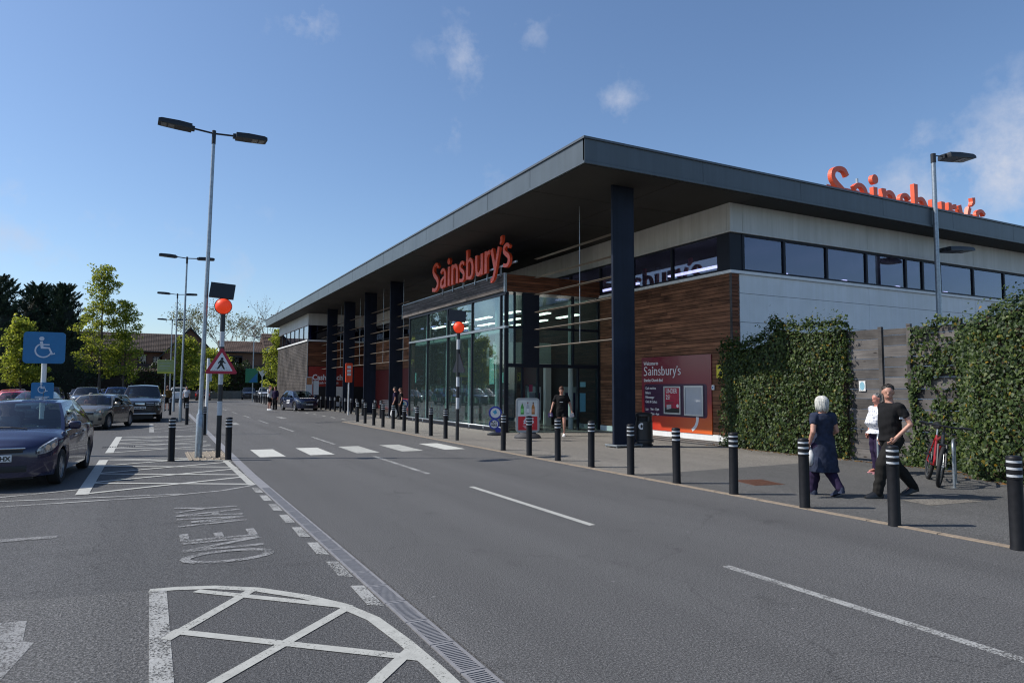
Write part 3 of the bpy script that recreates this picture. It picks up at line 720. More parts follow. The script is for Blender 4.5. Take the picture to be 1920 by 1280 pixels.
for y0 in (24.0, 28.0, 32.0): shelf_unit(18.0, y0, n=9)
for x0 in (13.4, 15.0): shelf_unit(x0, 30.5, 'x', 4)
for x0 in (17.5, 21, 24.5): shelf_unit(x0, 38, 'x', 9)
for y0, z0, w_, h_ in ((24.55, 1.85, 0.42, 1.05), (33.6, 1.95, 0.16, 0.5), (23.72, 1.9, 0.10, 0.4)):
    b = MB(); b.box(LX + 0.07, LX + 0.075, y0, y0 + w_, z0, z0 + h_); part(b, 'window_notice', paint('pale_notice', (0.36, 0.62, 0.58), 0.5))
for x0, z0, w_, h_, c_ in ((13.05, 1.55, 0.16, 0.28, (0.2, 0.02, 0.06)), (15.42, 1.75, 0.26, 0.2, (0.2, 0.5, 0.55)), (15.40, 0.75, 0.28, 0.75, (0.10, 0.32, 0.42))):
    b = MB(); b.box(x0, x0 + w_, 23.45, 23.455, z0, z0 + h_); part(b, 'door_poster', paint('poster_tint', c_, 0.5))
for x0, y0 in ((14.1, 25.4), (15.75, 25.2)):
    b = MB(); b.box(x0, x0 + 0.62, y0, y0 + 0.06, 0.35, 1.75); o = part(b, 'display_board', paint('pale_board', (0.40, 0.46, 0.46), 0.5))
    q = MB().box(x0 + 0.05, x0 + 0.57, y0 - 0.006, y0 - 0.002, 0.45, 1.5).build('poster', paint('dark_purple_poster', (0.03, 0.02, 0.07), 0.4), o)

# ------------------------------------------------------------------ store lettering
LET = {
 'S': (0.92, [([(0.74, 1.16), (0.62, 1.34), (0.40, 1.36), (0.20, 1.24), (0.16, 1.02), (0.30, 0.82), (0.54, 0.62), (0.68, 0.40), (0.60, 0.14), (0.36, 0.02), (0.05, 0.08)], [0.17, 0.17, 0.17, 0.2, 0.22, 0.24, 0.25, 0.23, 0.2, 0.17, 0.2])]),
 'a': (0.78, [([(0.10, 0.80), (0.24, 0.93), (0.42, 0.92), (0.55, 0.76), (0.56, 0.5), (0.56, 0.0)], [0.19, 0.16, 0.16, 0.2, 0.22, 0.24]), ([(0.55, 0.56), (0.32, 0.50), (0.13, 0.34), (0.14, 0.12), (0.30, 0.05), (0.46, 0.14), (0.56, 0.3)], [0.12, 0.14, 0.19, 0.19, 0.15, 0.13, 0.1])]),
 'i': (0.40, [([(0.19, 0.98), (0.19, 0.5), (0.19, 0.0)], [0.25, 0.22, 0.25])]),
 'n': (0.82, [([(0.17, 1.0), (0.17, 0.5), (0.17, 0.0)], [0.23, 0.22, 0.25]), ([(0.18, 0.68), (0.30, 0.86), (0.46, 0.90), (0.60, 0.78), (0.63, 0.5), (0.63, 0.0)], [0.1, 0.15, 0.18, 0.21, 0.22, 0.25])]),
 's': (0.64, [([(0.52, 0.80), (0.40, 0.92), (0.24, 0.92), (0.12, 0.80), (0.16, 0.63), (0.34, 0.50), (0.48, 0.36), (0.46, 0.14), (0.30, 0.04), (0.06, 0.10)], [0.15, 0.14, 0.15, 0.17, 0.18, 0.2, 0.2, 0.18, 0.15, 0.17])]),
 'b': (0.84, [([(0.17, 1.42), (0.17, 0.7), (0.17, 0.0)], [0.25, 0.22, 0.22]), ([(0.18, 0.72), (0.34, 0.90), (0.54, 0.86), (0.67, 0.52), (0.58, 0.14), (0.38, 0.04), (0.18, 0.14)], [0.1, 0.15, 0.18, 0.22, 0.18, 0.15, 0.12])]),
 'u': (0.82, [([(0.17, 0.98), (0.17, 0.48), (0.22, 0.16), (0.38, 0.06), (0.52, 0.16), (0.62, 0.34)], [0.25, 0.22, 0.2, 0.17, 0.14, 0.1]), ([(0.64, 0.98), (0.64, 0.5), (0.64, 0.0)], [0.25, 0.22, 0.23])]),
 'r': (0.56, [([(0.17, 1.0), (0.17, 0.5), (0.17, 0.0)], [0.23, 0.22, 0.25]), ([(0.18, 0.62), (0.30, 0.86), (0.50, 0.90)], [0.1, 0.16, 0.2])]),
 'y': (0.72, [([(0.10, 0.98), (0.22, 0.55), (0.37, 0.06)], [0.25, 0.21, 0.2]), ([(0.66, 0.98), (0.50, 0.45), (0.36, 0.0), (0.22, -0.32), (0.02, -0.42)], [0.2, 0.19, 0.19, 0.18, 0.17])]),
 "'": (0.22, [([(0.14, 1.40), (0.15, 1.22), (0.04, 1.06)], [0.22, 0.19, 0.08])]),
}
WORDW = sum(LET[c][0] for c in "Sainsbury's")
def letters(root, width, h, fn, depth, mat, wt=0.92):
    """fn(a along, z up, d depth) -> point; one 'letter' object per character"""
    k = width / WORDW; x = 0; 
    for c in "Sainsbury's":
        adv, strokes = LET[c]; b = MB()
        for q, (pts, ws) in enumerate(strokes):
            full = catmull([(p[0] * k, p[1] * h, w) for p, w in zip(pts, ws)], 5)
            b.ribbon([(x + p[0], p[1]) for p in full], [p[2] * (k + h) / 2 * wt for p in full], fn, 0.004 * q, depth - 0.004 * q)
        if c == 'i':
            n = 18; R_ = 0.15 * (k + h) / 2
            b.prism([(x + 0.19 * k + R_ * math.cos(2 * PI * t / n), 1.26 * h + R_ * math.sin(2 * PI * t / n)) for t in range(n)], fn, 0, depth)
        o = b.build('letter', mat, root); o.location = -root.location; x += adv * k
    return x

sg = empty('shop_sign', (11.85, 27, 6.1), 0, 'large orange-red shop name lettering standing above the lobby timber band', 'shop sign')
letters(sg, 8.1, 0.885, lambda a, z, d: (11.68 + d, 30.5 - a, 6.25 + z), 0.11, m_red)
b = MB(); b.box(11.80, 11.86, 22.2, 30.4, 6.33, 6.40)
for i in range(6): b.box(11.865, 11.92, 23.6 + i * 1.2, 23.66 + i * 1.2, 6.0, 6.36)
o = b.build('mounting_rail', m_galv, sg); o.location = -sg.location
rs = empty('roof_sign', (36, 22.1, 8.45), 0, 'giant orange-red shop name lettering on the roof behind the grey parapet', 'shop sign')
m_red_roof = paint('roof_letter_red', (0.84, 0.115, 0.04), 0.45, 0, 0.06)
letters(rs, 13.6, 1.47, lambda a, z, d: (29.0 + a, 22.0 + d, 10.56 + z), 0.22, m_red_roof, 0.80)
b = MB()
for i in range(8):
    x = 29.8 + i * 1.7; b.box(x, x + 0.1, 22.36, 22.46, 8.40, 11.6); b.tube([(x + 0.05, 24.2, 8.40), (x + 0.05, 22.45, 10.9)], 0.04, 6)
b.box(29.2, 42.3, 22.34, 22.36, 10.9, 11.0); b.box(29.2, 42.3, 22.34, 22.36, 11.7, 11.78)
b.box(31.22, 31.30, 22.1, 22.2, 11.9, 12.3)
o = b.build('support_frame', m_galv, rs); o.location = -rs.location

# ------------------------------------------------------------------ welcome board
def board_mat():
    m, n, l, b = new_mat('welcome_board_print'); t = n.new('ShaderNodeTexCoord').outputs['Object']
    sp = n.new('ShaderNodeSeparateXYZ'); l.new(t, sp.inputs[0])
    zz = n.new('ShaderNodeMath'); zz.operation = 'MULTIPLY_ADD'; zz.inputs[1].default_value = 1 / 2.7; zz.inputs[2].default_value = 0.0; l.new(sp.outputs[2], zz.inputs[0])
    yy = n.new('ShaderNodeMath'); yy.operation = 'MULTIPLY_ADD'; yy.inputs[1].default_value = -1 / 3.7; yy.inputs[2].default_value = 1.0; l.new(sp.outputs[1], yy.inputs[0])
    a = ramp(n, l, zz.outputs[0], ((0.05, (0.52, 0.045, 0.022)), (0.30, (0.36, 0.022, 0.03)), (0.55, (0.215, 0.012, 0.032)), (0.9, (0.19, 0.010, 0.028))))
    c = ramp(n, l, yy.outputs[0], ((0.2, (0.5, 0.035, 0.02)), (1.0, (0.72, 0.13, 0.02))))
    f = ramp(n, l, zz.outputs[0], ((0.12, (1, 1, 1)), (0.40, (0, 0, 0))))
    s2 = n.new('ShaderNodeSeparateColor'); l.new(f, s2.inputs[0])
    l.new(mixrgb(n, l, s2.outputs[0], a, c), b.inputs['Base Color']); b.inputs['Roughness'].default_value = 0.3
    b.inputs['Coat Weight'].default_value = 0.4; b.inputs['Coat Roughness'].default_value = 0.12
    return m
BX, BY, BZ = 16.31, 20.62, 0.20      # left end of the board as one reads it; reading direction -y
wb = empty('welcome_board', (BX, 17.0, BZ), 0, 'big maroon and orange welcome board with store name and two poster frames on cedar wall', 'sign board')
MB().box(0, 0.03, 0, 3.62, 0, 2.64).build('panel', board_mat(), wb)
fnb = lambda dx: (lambda a, v, d: (-d - dx, 3.62 - a, v))
m_plum = paint('plum_print', (0.045, 0.010, 0.045), 0.3, 0, 0.05)
def rrect(a0, a1, v0, v1, r, n=5):
    out = []
    for cx, cy, t0 in ((a1 - r, v1 - r, 0), (a0 + r, v1 - r, PI / 2), (a0 + r, v0 + r, PI), (a1 - r, v0 + r, 1.5 * PI)):
        for i in range(n + 1): out.append((cx + r * math.cos(t0 + i * PI / 2 / n), cy + r * math.sin(t0 + i * PI / 2 / n)))
    return out
MB().prism(rrect(0.15, 3.42, 0.52, 1.66, 0.12), fnb(0), 0.001, 0.004).build('plum_field', m_plum, wb)
b = MB()   # the white tail of the speech panel
b.ribbon([p[:2] for p in catmull([(2.95, 0.55), (2.93, 0.38), (2.84, 0.22), (2.68, 0.10)], 5)], [0.02 + 0.13 * min(1, i / 4) for i in range(16)][::-1] if False else [0.13 - 0.002 * i for i in range(16)], fnb(0), 0.001, 0.005); b.build('speech_tail', m_white_print, wb)
text('lettering', 'Welcome to', 0.19, fnb(0), m_white_print, wb, depth=0.005, bold=0.004, sx=0.95)
kids_ = []
def place_text(body, size, a, v, mat=m_white_print, par=wb, bold=0.004, sx=0.92, base=0.005, name='lettering', fn=None):
    f = fn or fnb(0); return text(name, body, size, lambda x, y_, d: f(a + x, v + y_, d), mat, par, depth=base, bold=bold, sx=sx)
bpy.data.objects.remove([o for o in wb.children if o.name.startswith('lettering')][0])
place_text('Welcome to', 0.175, 0.13, 2.36, bold=0.005)
k = 2.05 / WORDW; x = 0.12
b = MB()
for c in "Sainsbury's":
    adv, st = LET[c]
    for q, (pts, ws) in enumerate(st):
        full = catmull([(p[0] * k, p[1] * 0.225, w) for p, w in zip(pts, ws)], 4)
        b.ribbon([(x + p[0], 1.98 + p[1]) for p in full], [p[2] * (k + 0.225) / 2 * 0.8 for p in full], fnb(0), 0.001, 0.006 + 0.0006 * q)
    if c == 'i': b.prism([(x + 0.19 * k + 0.036 * math.cos(t * PI / 6), 1.98 + 0.285 + 0.036 * math.sin(t * PI / 6)) for t in range(12)], fnb(0), 0.001, 0.006)
    x += adv * k
b.build('store_name', m_white_print, wb)
place_text('Shenley Church End', 0.155, 0.13, 1.75, bold=0.005, sx=0.84)
for i, s in enumerate(('Cash machine', 'Bakery', 'Fishmonger', 'Click & Collect')): place_text(s, 0.125, 0.22, 1.47 - i * 0.165, bold=0.003, sx=0.85)
for i, (d_, s) in enumerate((('Monday to\nSaturday', '7am - 11pm'), ('Sunday', '10am - 4pm'))):
    place_text(d_, 0.05, 0.22, 0.74 - i * 0.17, sx=0.9, bold=0.001); place_text(s, 0.125, 0.50, 0.71 - i * 0.17, bold=0.004, sx=0.8)
m_silver = paint('silver_frame', (0.55, 0.56, 0.58), 0.3, 0.7, 0.08)
def poster_frame(a0, a1, v0, v1, inner, label=None):
    b = MB(); w_ = 0.055
    f = fnb(0)
    for A0, A1, V0, V1 in ((a0, a1, v0, v0 + w_), (a0, a1, v1 - w_, v1), (a0, a0 + w_, v0 + w_, v1 - w_), (a1 - w_, a1, v0 + w_, v1 - w_)):
        b.prism([(A0, V0), (A1, V0), (A1, V1), (A0, V1)], f, 0.004, 0.045)
    o = b.build('poster_frame', m_silver, wb)
    q = MB().prism([(a0 + w_, v0 + w_), (a1 - w_, v0 + w_), (a1 - w_, v1 - w_), (a0 + w_, v1 - w_)], f, 0.005, 0.02).build('poster', inner, o); return o
pf = poster_frame(1.28, 2.16, 0.60, 1.58, paint('poster_red', (0.40, 0.015, 0.05), 0.25, coat=0.5))
place_text('UNDER\n25?', 0.22, 1.38, 1.34, par=pf, base=0.022, bold=0.002, sx=0.8)
for i in range(4): MB().prism([(1.38, 1.02 - i * 0.045), (1.80 - 0.05 * (i % 2), 1.02 - i * 0.045), (1.80 - 0.05 * (i % 2), 1.035 - i * 0.045), (1.38, 1.035 - i * 0.045)], fnb(0), 0.02, 0.022).build('text_line', m_black_print, pf)
MB().prism([(1.335, 0.656), (2.10, 0.656), (2.10, 0.80), (1.335, 0.84)], fnb(0), 0.02, 0.0225).build('dark_strip', m_black_print, pf)
MB().prism([(1.42, 0.76), (1.66, 0.80), (1.66, 0.94), (1.42, 0.92)], fnb(0), 0.02, 0.0235).build('picture', paint('grey_print', (0.4, 0.38, 0.4), 0.4), pf)
MB().prism(rrect(1.93, 2.05, 0.84, 0.96, 0.055), fnb(0), 0.02, 0.024).build('emblem', m_white_print, pf)
poster_frame(2.34, 3.26, 0.58, 1.60, paint('blank_poster', (0.42, 0.45, 0.49), 0.12, 0, 0.03, coat=0.8))
# small things on the cedar wall
ys_ = empty('yellow_notice', (16.30, 16.45, 2.05), 0, 'small yellow camera warning notice on the cedar wall beside the ivy', 'notice')
MB().box(0, 0.02, 0, 0.30, 0, 0.42).build('plate', paint('yellow_plate', (0.72, 0.60, 0.02), 0.4), ys_)
MB().prism(rrect(0.12, 0.25, 0.06, 0.22, 0.06), lambda a, v, d: (-d, 0.30 - a, v), 0.001, 0.004).build('camera_symbol', m_black_print, ys_)
MB().prism([(0.07, 0.28), (0.22, 0.33), (0.20, 0.38), (0.05, 0.33)], lambda a, v, d: (-d, 0.30 - a, v), 0.001, 0.004).build('camera_symbol', m_black_print, ys_)
jb = empty('wall_box', (16.28, 16.86, 1.66), 0, 'small pale grey box fixed to cedar wall right of the welcome board', 'box')
MB().rbox(0, 0.05, 0, 0.11, 0, 0.16, 0.008).build('case', m_white, jb); MB().box(-0.004, 0, 0.03, 0.08, 0.05, 0.11).build('blue_label', m_blue_sign, jb)

# ------------------------------------------------------------------ bollards
bol_post = MB(); bol_post.lathe([(0.078, 0), (0.076, 0.02), (0.072, 0.03), (0.072, 0.745), (0.078, 0.75), (0.078, 0.765), (0.066, 0.768), (0.066, 0.80), (0.078, 0.804), (0.078, 0.842), (0.066, 0.846), (0.066, 0.878), (0.078, 0.882), (0.078, 0.918), (0.066, 0.921), (0.066, 0.950), (0.078, 0.953), (0.078, 0.975), (0.066, 0.992), (0.03, 1.0)], 20)
me_post = bol_post.mesh('post', m_bollard, 35)
me_band = MB().lathe([(0.067, 0), (0.0725, 0.0), (0.0725, 0.026), (0.067, 0.026)], 20, closed=False).mesh('reflective_band', m_reflect, 35)
def bollard(x, y, label, group='black bollards with white bands', tilt=0.0):
    r = empty('bollard', (x, y, 0.0), rng.uniform(-1, 1), label, 'bollard', group)
    r.rotation_euler = (rng.uniform(-0.008, 0.008) + tilt, rng.uniform(-0.008, 0.008), 0)
    link('post', me_post, r)
    for z in (0.771, 0.849, 0.9225): link('reflective_band', me_band, r, (0, 0, z))
    return r
near = [(8.29, 4.12, 'black bollard cut by the right edge of the photo in front of ivy'), (8.33, 5.53, 'black bollard standing in front of the striding man in black'),
        (8.38, 6.91, 'black bollard standing in front of the woman in the navy dress'), (8.41, 8.30, 'black bollard beside the rusty manhole cover, left of it'),
        (8.45, 9.71, 'black bollard in front of the red and maroon welcome board'), (8.48, 11.09, 'black bollard between camera and the litter bin at the near canopy column'),
        (8.50, 12.50, 'black bollard in front of the right side of the shop doorway'), (8.54, 13.95, 'black bollard just left of the legs of the person leaving the shop'),
        (8.55, 15.35, 'black bollard in front of the bottle advertising board'), (8.60, 16.90, 'black bollard at the lobby corner in front of a round blue sign')]
for a in near: bollard(*a)
far = [(8.83, 21.62), (8.84, 23.02), (8.87, 24.55), (8.86, 25.98), (8.92, 27.55), (8.91, 28.91), (8.98, 30.53), (9.05, 32.2), (9.12, 33.8)]
ordn = ['first', 'second', 'third', 'fourth', 'fifth', 'sixth', 'seventh', 'eighth', 'ninth', 'tenth', 'eleventh', 'twelfth']
for i, (x, y) in enumerate(far): bollard(x, y, f'black bollard before the glass lobby, {ordn[i]} left of the farther beacon')
backrow = [(11.30, 37.1), (11.42, 38.6), (11.45, 41.3), (11.46, 42.8), (11.5, 44.3), (11.52, 45.8), (11.64, 47.6), (11.68, 49.4), (11.7, 50.9), (11.75, 52.6), (11.72, 54.1)]
for i, (x, y) in enumerate(backrow): bollard(x, y, f'black bollard at the back of the lay-by, {ordn[i]} beyond the lobby')
farrow = [(9.88, 63.7), (9.9, 65.2), (9.94, 66.7), (10.05, 70.8), (10.18, 73.1), (10.25, 75.6), (10.4, 78.1), (10.42, 79.5), (10.46, 81), (10.5, 82.5)]
for i, (x, y) in enumerate(farrow): bollard(x, y, f'far black bollard past the parked dark blue car, {ordn[i]} from the timber end wall')
for x, y, lab in ((0.48, 17.8, 'black bollard left of the tall lamp post on the hatched bay'), (1.67, 17.48, 'black bollard right of the striped beacon pole by the slot drain'),
                  (1.74, 26.9, 'black bollard behind the tall lamp post, in front of the white post'), (1.50, 34.3, 'dark bollard with a reddish cap beside the second lamp post'),
                  (1.1, 46.5, 'distant black bollard just right of the second lamp post'), (0.4, 59, 'distant black bollard between the pickup and the second lamp post')):
    bollard(x, y, lab)
wp = empty('white_post', (1.84, 27.6, 0), 0, 'slim white post seen just right of the nearest tall lamp post', 'post')
MB().tube([(0, 0, 0), (0.03, 0, 2.75)], 0.055, 10).build('pole', m_white, wp, 40); MB().rbox(0.06, 0.16, -0.05, 0.05, 1.9, 2.6, 0.01).build('box', m_galv, wp)

# ------------------------------------------------------------------ belisha beacons
def beacon(x, y, label, sign_face, sign_rz, panel_rz):
    r = empty('belisha_beacon', (x, y, 0), 0, label, 'crossing beacon', 'zebra crossing beacons')
    r.rotation_euler = (0, rad(0.2), 0)
    zs_ = [(0, 1.02, m_black), (1.02, 1.38, m_reflect), (1.38, 1.74, m_black), (1.74, 2.05, m_reflect), (2.05, 2.95, m_black), (2.95, 3.28, m_reflect), (3.28, 3.55, m_black)]
    if sign_face: zs_ = [(0, 1.02, m_black), (1.02, 1.36, m_reflect), (1.36, 1.76, m_black), (1.76, 2.18, m_reflect), (2.18, 2.68, m_black), (2.68, 3.05, m_reflect), (3.05, 3.48, m_black)]
    for a, c, mm in zs_: MB().tube([(0, 0, a), (0, 0, c)], 0.057, 14).build('pole_band', mm, r, 40)
    g_ = MB()
    pr = [(0.19 * math.sin(t * PI / 14), -0.19 * math.cos(t * PI / 14)) for t in range(15)]
    g_.lathe([(max(a, 0.002), z + 3.67) for a, z in pr], 24); g_.build('globe', m_globe, r, True)
    MB().lathe([(0.186, -0.012), (0.204, -0.012), (0.204, 0.012), (0.186, 0.012)], 28, (0, 0, 3.67), 'y', closed=False).build('globe_refraction_ring', m_black, r, 40)  # black ring added to imitate the dark edge that refraction gives the globe
    sp = MB(); sp.box(-0.28, 0.28, -0.035, 0.035, -0.19, 0.19); o = sp.build('solar_panel', m_black, r)
    o.location = (-0.03, 0.04, 4.05); o.rotation_euler = (rad(-14), rad(5), panel_rz)
    MB().box(-0.26, 0.26, 0.036, 0.039, -0.17, 0.17).build('solar_cells', m_navy, o)
    MB().tube([(0, 0, 3.85), (0, 0.03, 4.0)], 0.03, 8).build('bracket', m_black, r)
    # warning triangle
    t = empty('warning_sign', (0, 0, 0)); t.parent = r; t.location = (0, -0.075, 2.02 if sign_face else 2.2); t.rotation_euler = (0, 0, sign_rz)
    def tri(R, c=0.06):
        out = []
        for i in range(3):
            a = PI / 2 + i * 2 * PI / 3; cx, cy = (R - 2 * c) * math.cos(a), (R - 2 * c) * math.sin(a)
            for j in range(5): q = a - PI / 3 + j * PI / 6; out.append((cx + c * math.cos(q), cy + c * math.sin(q)))
        return out
    f = lambda a, v, d: (a, -d, v + 0.22)
    MB().prism(tri(0.44, 0.035), f, -0.012, 0).build('back_plate', m_frame, t)
    MB().prism(tri(0.438, 0.035), f, 0.001, 0.004).build('red_border', m_sign_red, t)
    MB().prism(tri(0.30, 0.012), f, 0.0045, 0.007).build('white_field', m_white_print, t)
    if sign_face:
        b = MB(); d0, d1 = 0.0072, 0.010
        b.prism([(0.01 + 0.032 * math.cos(i * PI / 6), 0.145 + 0.032 * math.sin(i * PI / 6)) for i in range(12)], f, d0, d1)
        for pts, ws in (([(0.0, 0.115), (-0.005, 0.06), (-0.01, 0.01)], [0.07, 0.075, 0.06]), ([(-0.015, 0.015), (-0.05, -0.04), (-0.075, -0.085), (-0.10, -0.10)], [0.05, 0.042, 0.03, 0.025]),
                        ([(0.0, 0.015), (0.03, -0.04), (0.055, -0.095), (0.075, -0.10)], [0.05, 0.042, 0.03, 0.025]), ([(-0.02, 0.10), (-0.06, 0.055), (-0.075, 0.02)], [0.035, 0.028, 0.02]), ([(0.02, 0.105), (0.055, 0.06), (0.09, 0.035)], [0.035, 0.028, 0.02])):
            b.ribbon(pts, ws, f, d0, d1); d1 += 0.0004
        for i in range(7):
            if i not in (): b.box(-0.135 + i * 0.04, -0.115 + i * 0.04, -0.0085, -0.0073, 0.142, 0.148)
        for i in range(11): b.box(-0.205 + i * 0.038, -0.183 + i * 0.038, -0.0085, -0.0073, 0.092, 0.098)
        b.build('walking_figure_symbol', m_black_print, t)
    return r
beacon(1.50, 18.1, 'striped beacon pole with amber globe and red pedestrian warning triangle, beside the tall lamp post', True, rad(4), rad(-12))
beacon(8.86, 20.7, 'striped beacon pole with amber globe in front of the glass lobby', False, rad(100), rad(-20))

# ------------------------------------------------------------------ lamp posts
def head_mesh(sgn):
    """a flat lantern reaching out along +x from its spigot"""
    b = MB(); 
    prof = [(0.0, 0.05, -0.045, 0.035), (0.055, 0.052, -0.045, 0.04), (0.06, 0.135, -0.05, 0.05), (0.32, 0.142, -0.052, 0.055), (0.66, 0.138, -0.05, 0.038), (0.72, 0.132, -0.045, 0.018)]
    vs_, fs_ = [], []
    for x, hwid, z0, z1 in prof:
        vs_ += [(x, -hwid, z0), (x, hwid, z0), (x, hwid, (z0 + z1) / 2), (x, hwid * 0.9, z1), (x, -hwid * 0.9, z1), (x, -hwid, (z0 + z1) / 2)]
    for i in range(len(prof) - 1):
        for j in range(6): q = (j + 1) % 6; fs_.append((i * 6 + j, i * 6 + q, i * 6 + 6 + q, i * 6 + 6 + j))
    fs_ += [tuple(range(5, -1, -1)), tuple(range(30, 36))]
    b.add(vs_, fs_); return b
m_led = paint('lamp_lens', (0.22, 0.21, 0.18), 0.25, 0.2, 0.3, 40)
me_head = head_mesh(1).mesh('lantern', m_black, 30)
me_led = MB().box(0.40, 0.52, -0.12, 0.12, -0.058, -0.0525).mesh('lens', m_led)
me_led2 = MB().box(0.55, 0.66, -0.11, 0.11, -0.058, -0.0500).mesh('lens', m_led)
def lamp(x, y, h, label, double=True, rz=0.0, lean=(0, 0), th=1.0):
    r = empty('lamp_post', (x, y, 0), rz, label, 'lamp post', 'lamp posts'); r.rotation_euler = (lean[0], lean[1], rz)
    MB().lathe([(0.085 * th, 0), (0.085 * th, 1.02), (0.060 * th, 1.07), (0.055 * th, 1.2), (0.040 * th, h - 0.3), (0.040 * th, h - 0.28)], 16).build('pole', m_galv, r, 40)
    MB().rbox(-0.04, 0.04, -0.090, -0.083, 0.35, 0.75, 0.003).build('access_door', m_galv, r)
    MB().lathe([(0.048 * th, h - 0.32), (0.048 * th, h + 0.02), (0.03 * th, h + 0.03)], 12).build('sleeve', m_black, r, 40)
    for sx in ((1, -1) if double else (1,)):
        MB().tube([(0.03 * sx, 0, h - 0.05), (0.46 * sx, 0, h - 0.02)], 0.024, 8).build('arm', m_black, r, 40)
        hd = link('lantern', me_head, r, (0.44 * sx, 0, h - 0.02), (0, -rad(3) , 0 if sx > 0 else PI)); hd.scale = (1.12 * (1 if double else 1.7), 1.25 * (1 if double else 1.7), 1.25 * (1 if double else 1.5))
        link('lens', me_led, hd); link('lens', me_led2, hd)
    return r
lamp(1.08, 18.3, 8.05, 'tall galvanised lamp post with two black lanterns, the nearest one beside the beacon', rz=rad(2), lean=(0, rad(0.8)))
lamp(1.33, 37.4, 8.1, 'twin lantern lamp post just behind the nearest one, standing beside the pickup', rz=rad(1), lean=(0, rad(0.5)))
lamp(1.45, 52.6, 8.1, 'third twin lantern lamp post of the row, beside the yellow-green notice', rz=rad(-2))
lamp(1.62, 72.0, 8.0, 'small far twin lantern lamp post, last of the row before the houses', rz=rad(-4))
r_ = lamp(25.6, 15.0, 10.45, 'single lantern lamp post rising behind the ivy wall beside the white building', False, rz=rad(-10), th=1.9)
MB().tube([(0.03, 0, 6.86), (0.30, 0, 6.88)], 0.024, 8).build('arm', m_black, r_, 40); hd = link('lantern', me_head, r_, (0.28, 0, 6.88), (0, -rad(3), 0)); hd.scale = (1.8, 2.0, 1.6); link('lens', me_led, hd); link('lens', me_led2, hd)

# ------------------------------------------------------------------ disabled parking sign
ds = empty('parking_sign', (-2.36, 20.5, 0), rad(-2), 'blue wheelchair parking sign on a white pole behind the dark blue hatchback', 'parking sign')
MB().tube([(0, 0.08, 0), (0, 0.08, 3.0)], 0.058, 14).build('pole', m_white, ds, 40)
def chair_symbol(par, s, cx, cz, y0):
    f = lambda a, v, d: (cx + a * s, y0 - d, cz + v * s); b = MB()
    b.prism([(-0.10 + 0.085 * math.cos(i * PI / 8), 0.36 + 0.085 * math.sin(i * PI / 8)) for i in range(16)], f, 0.001, 0.004)
    b.ribbon([(-0.11, 0.25), (-0.08, 0.02)], [0.10, 0.10], f, 0.001, 0.0044)
    b.ribbon([(-0.10, 0.12), (0.17, 0.12)], [0.05, 0.05], f, 0.001, 0.0048)
    b.ribbon([(-0.12, 0.0), (0.16, -0.01), (0.27, -0.26), (0.36, -0.22)], [0.08, 0.075, 0.07, 0.06], f, 0.001, 0.0052)
    arc = [(-0.03 + 0.27 * math.cos(t), -0.11 + 0.27 * math.sin(t)) for t in [rad(118 + i * 11) for i in range(21)]]
    b.ribbon(arc, [0.055] * 21, f, 0.001, 0.0056)
    return b.build('wheelchair_symbol', paint('lilac_white_print', (0.62, 0.64, 0.70), 0.5), par)
q = MB().prism(rrect(-0.44, 0.44, -0.39, 0.39, 0.09), lambda a, v, d: (a, -d, v + 2.66), -0.012, 0.012).build('sign_panel', m_blue_sign, ds); chair_symbol(q, 0.62, 0, 2.66, -0.012)
q = MB().prism(rrect(-0.235, 0.235, -0.24, 0.24, 0.04), lambda a, v, d: (a, -d, v + 1.56), -0.012, 0.012).build('sign_panel', m_blue_sign, ds); chair_symbol(q, 0.30, 0.0, 1.66, -0.012)
for i in range(3): MB().box(-0.15, 0.15 - 0.04 * (i % 2), -0.015, -0.0125, 1.44 - i * 0.035, 1.455 - i * 0.035).build('text_line', m_white_print, q)

# ------------------------------------------------------------------ other signs
yg = empty('notice_sign', (0.9, 53.5, 0), 0, 'yellow-green notice panel on a post near the third lamp post', 'notice')
m_lime = paint('lime_panel', (0.28, 0.34, 0.12), 0.5)
MB().tube([(0, 0, 0), (0, 0, 3.6)], 0.04, 8).build('pole', m_galv, yg); q = MB().rbox(-0.52, 0.52, -0.06, -0.03, 2.6, 3.55, 0.01).build('panel', m_lime, yg)
MB().box(-0.52, 0.52, -0.065, -0.061, 2.62, 2.72).build('yellow_edge', paint('yellow_edge', (0.5, 0.5, 0.04), 0.5), q)
for i in range(3): MB().box(-0.40, 0.36 - 0.1 * i, -0.064, -0.0605, 3.3 - i * 0.18, 3.33 - i * 0.18).build('text_line', m_galv, q)
gw = empty('give_way_sign', (11.7, 86.0, 0), 0, 'white-backed triangular give way sign on a pole far beyond the timber wall', 'road sign')
MB().tube([(0, 0, 0), (0, 0, 3.3)], 0.06, 8).build('pole', m_galv, gw); MB().prism([(-0.55, 0.4), (0.55, 0.4), (0, -0.5)], lambda a, v, d: (a, -d, v + 3.3), 0.06, 0.09).build('sign_plate', m_white, gw)
gb = empty('direction_sign', (10.9, 88.0, 0), 0, 'green and blue panel on a street light pole by the far hedge', 'sign')
MB().tube([(0, 0, 0), (0, 0, 7.6), (0.2, 0, 7.75), (0.9, 0, 7.8)], 0.06, 8).build('pole', m_galv, gb)
q = MB().box(-0.85, 0.55, -0.1, -0.07, 2.2, 3.9).build('panel', paint('green_panel', (0.03, 0.20, 0.10), 0.5), gb)
MB().prism([(0.5, 2.25), (0.5, 3.4), (-0.5, 2.25)], lambda a, v, d: (a, -d, v), 0.101, 0.104).build('blue_corner', m_blue_sign, q)
ps = empty('payment_sign', (10.9, 42.6, 0), 0, 'tall narrow orange sign on a white pole among the far bollards', 'sign')
MB().tube([(0, 0, 0), (0, 0, 3.0)], 0.045, 10).build('pole', m_white, ps)
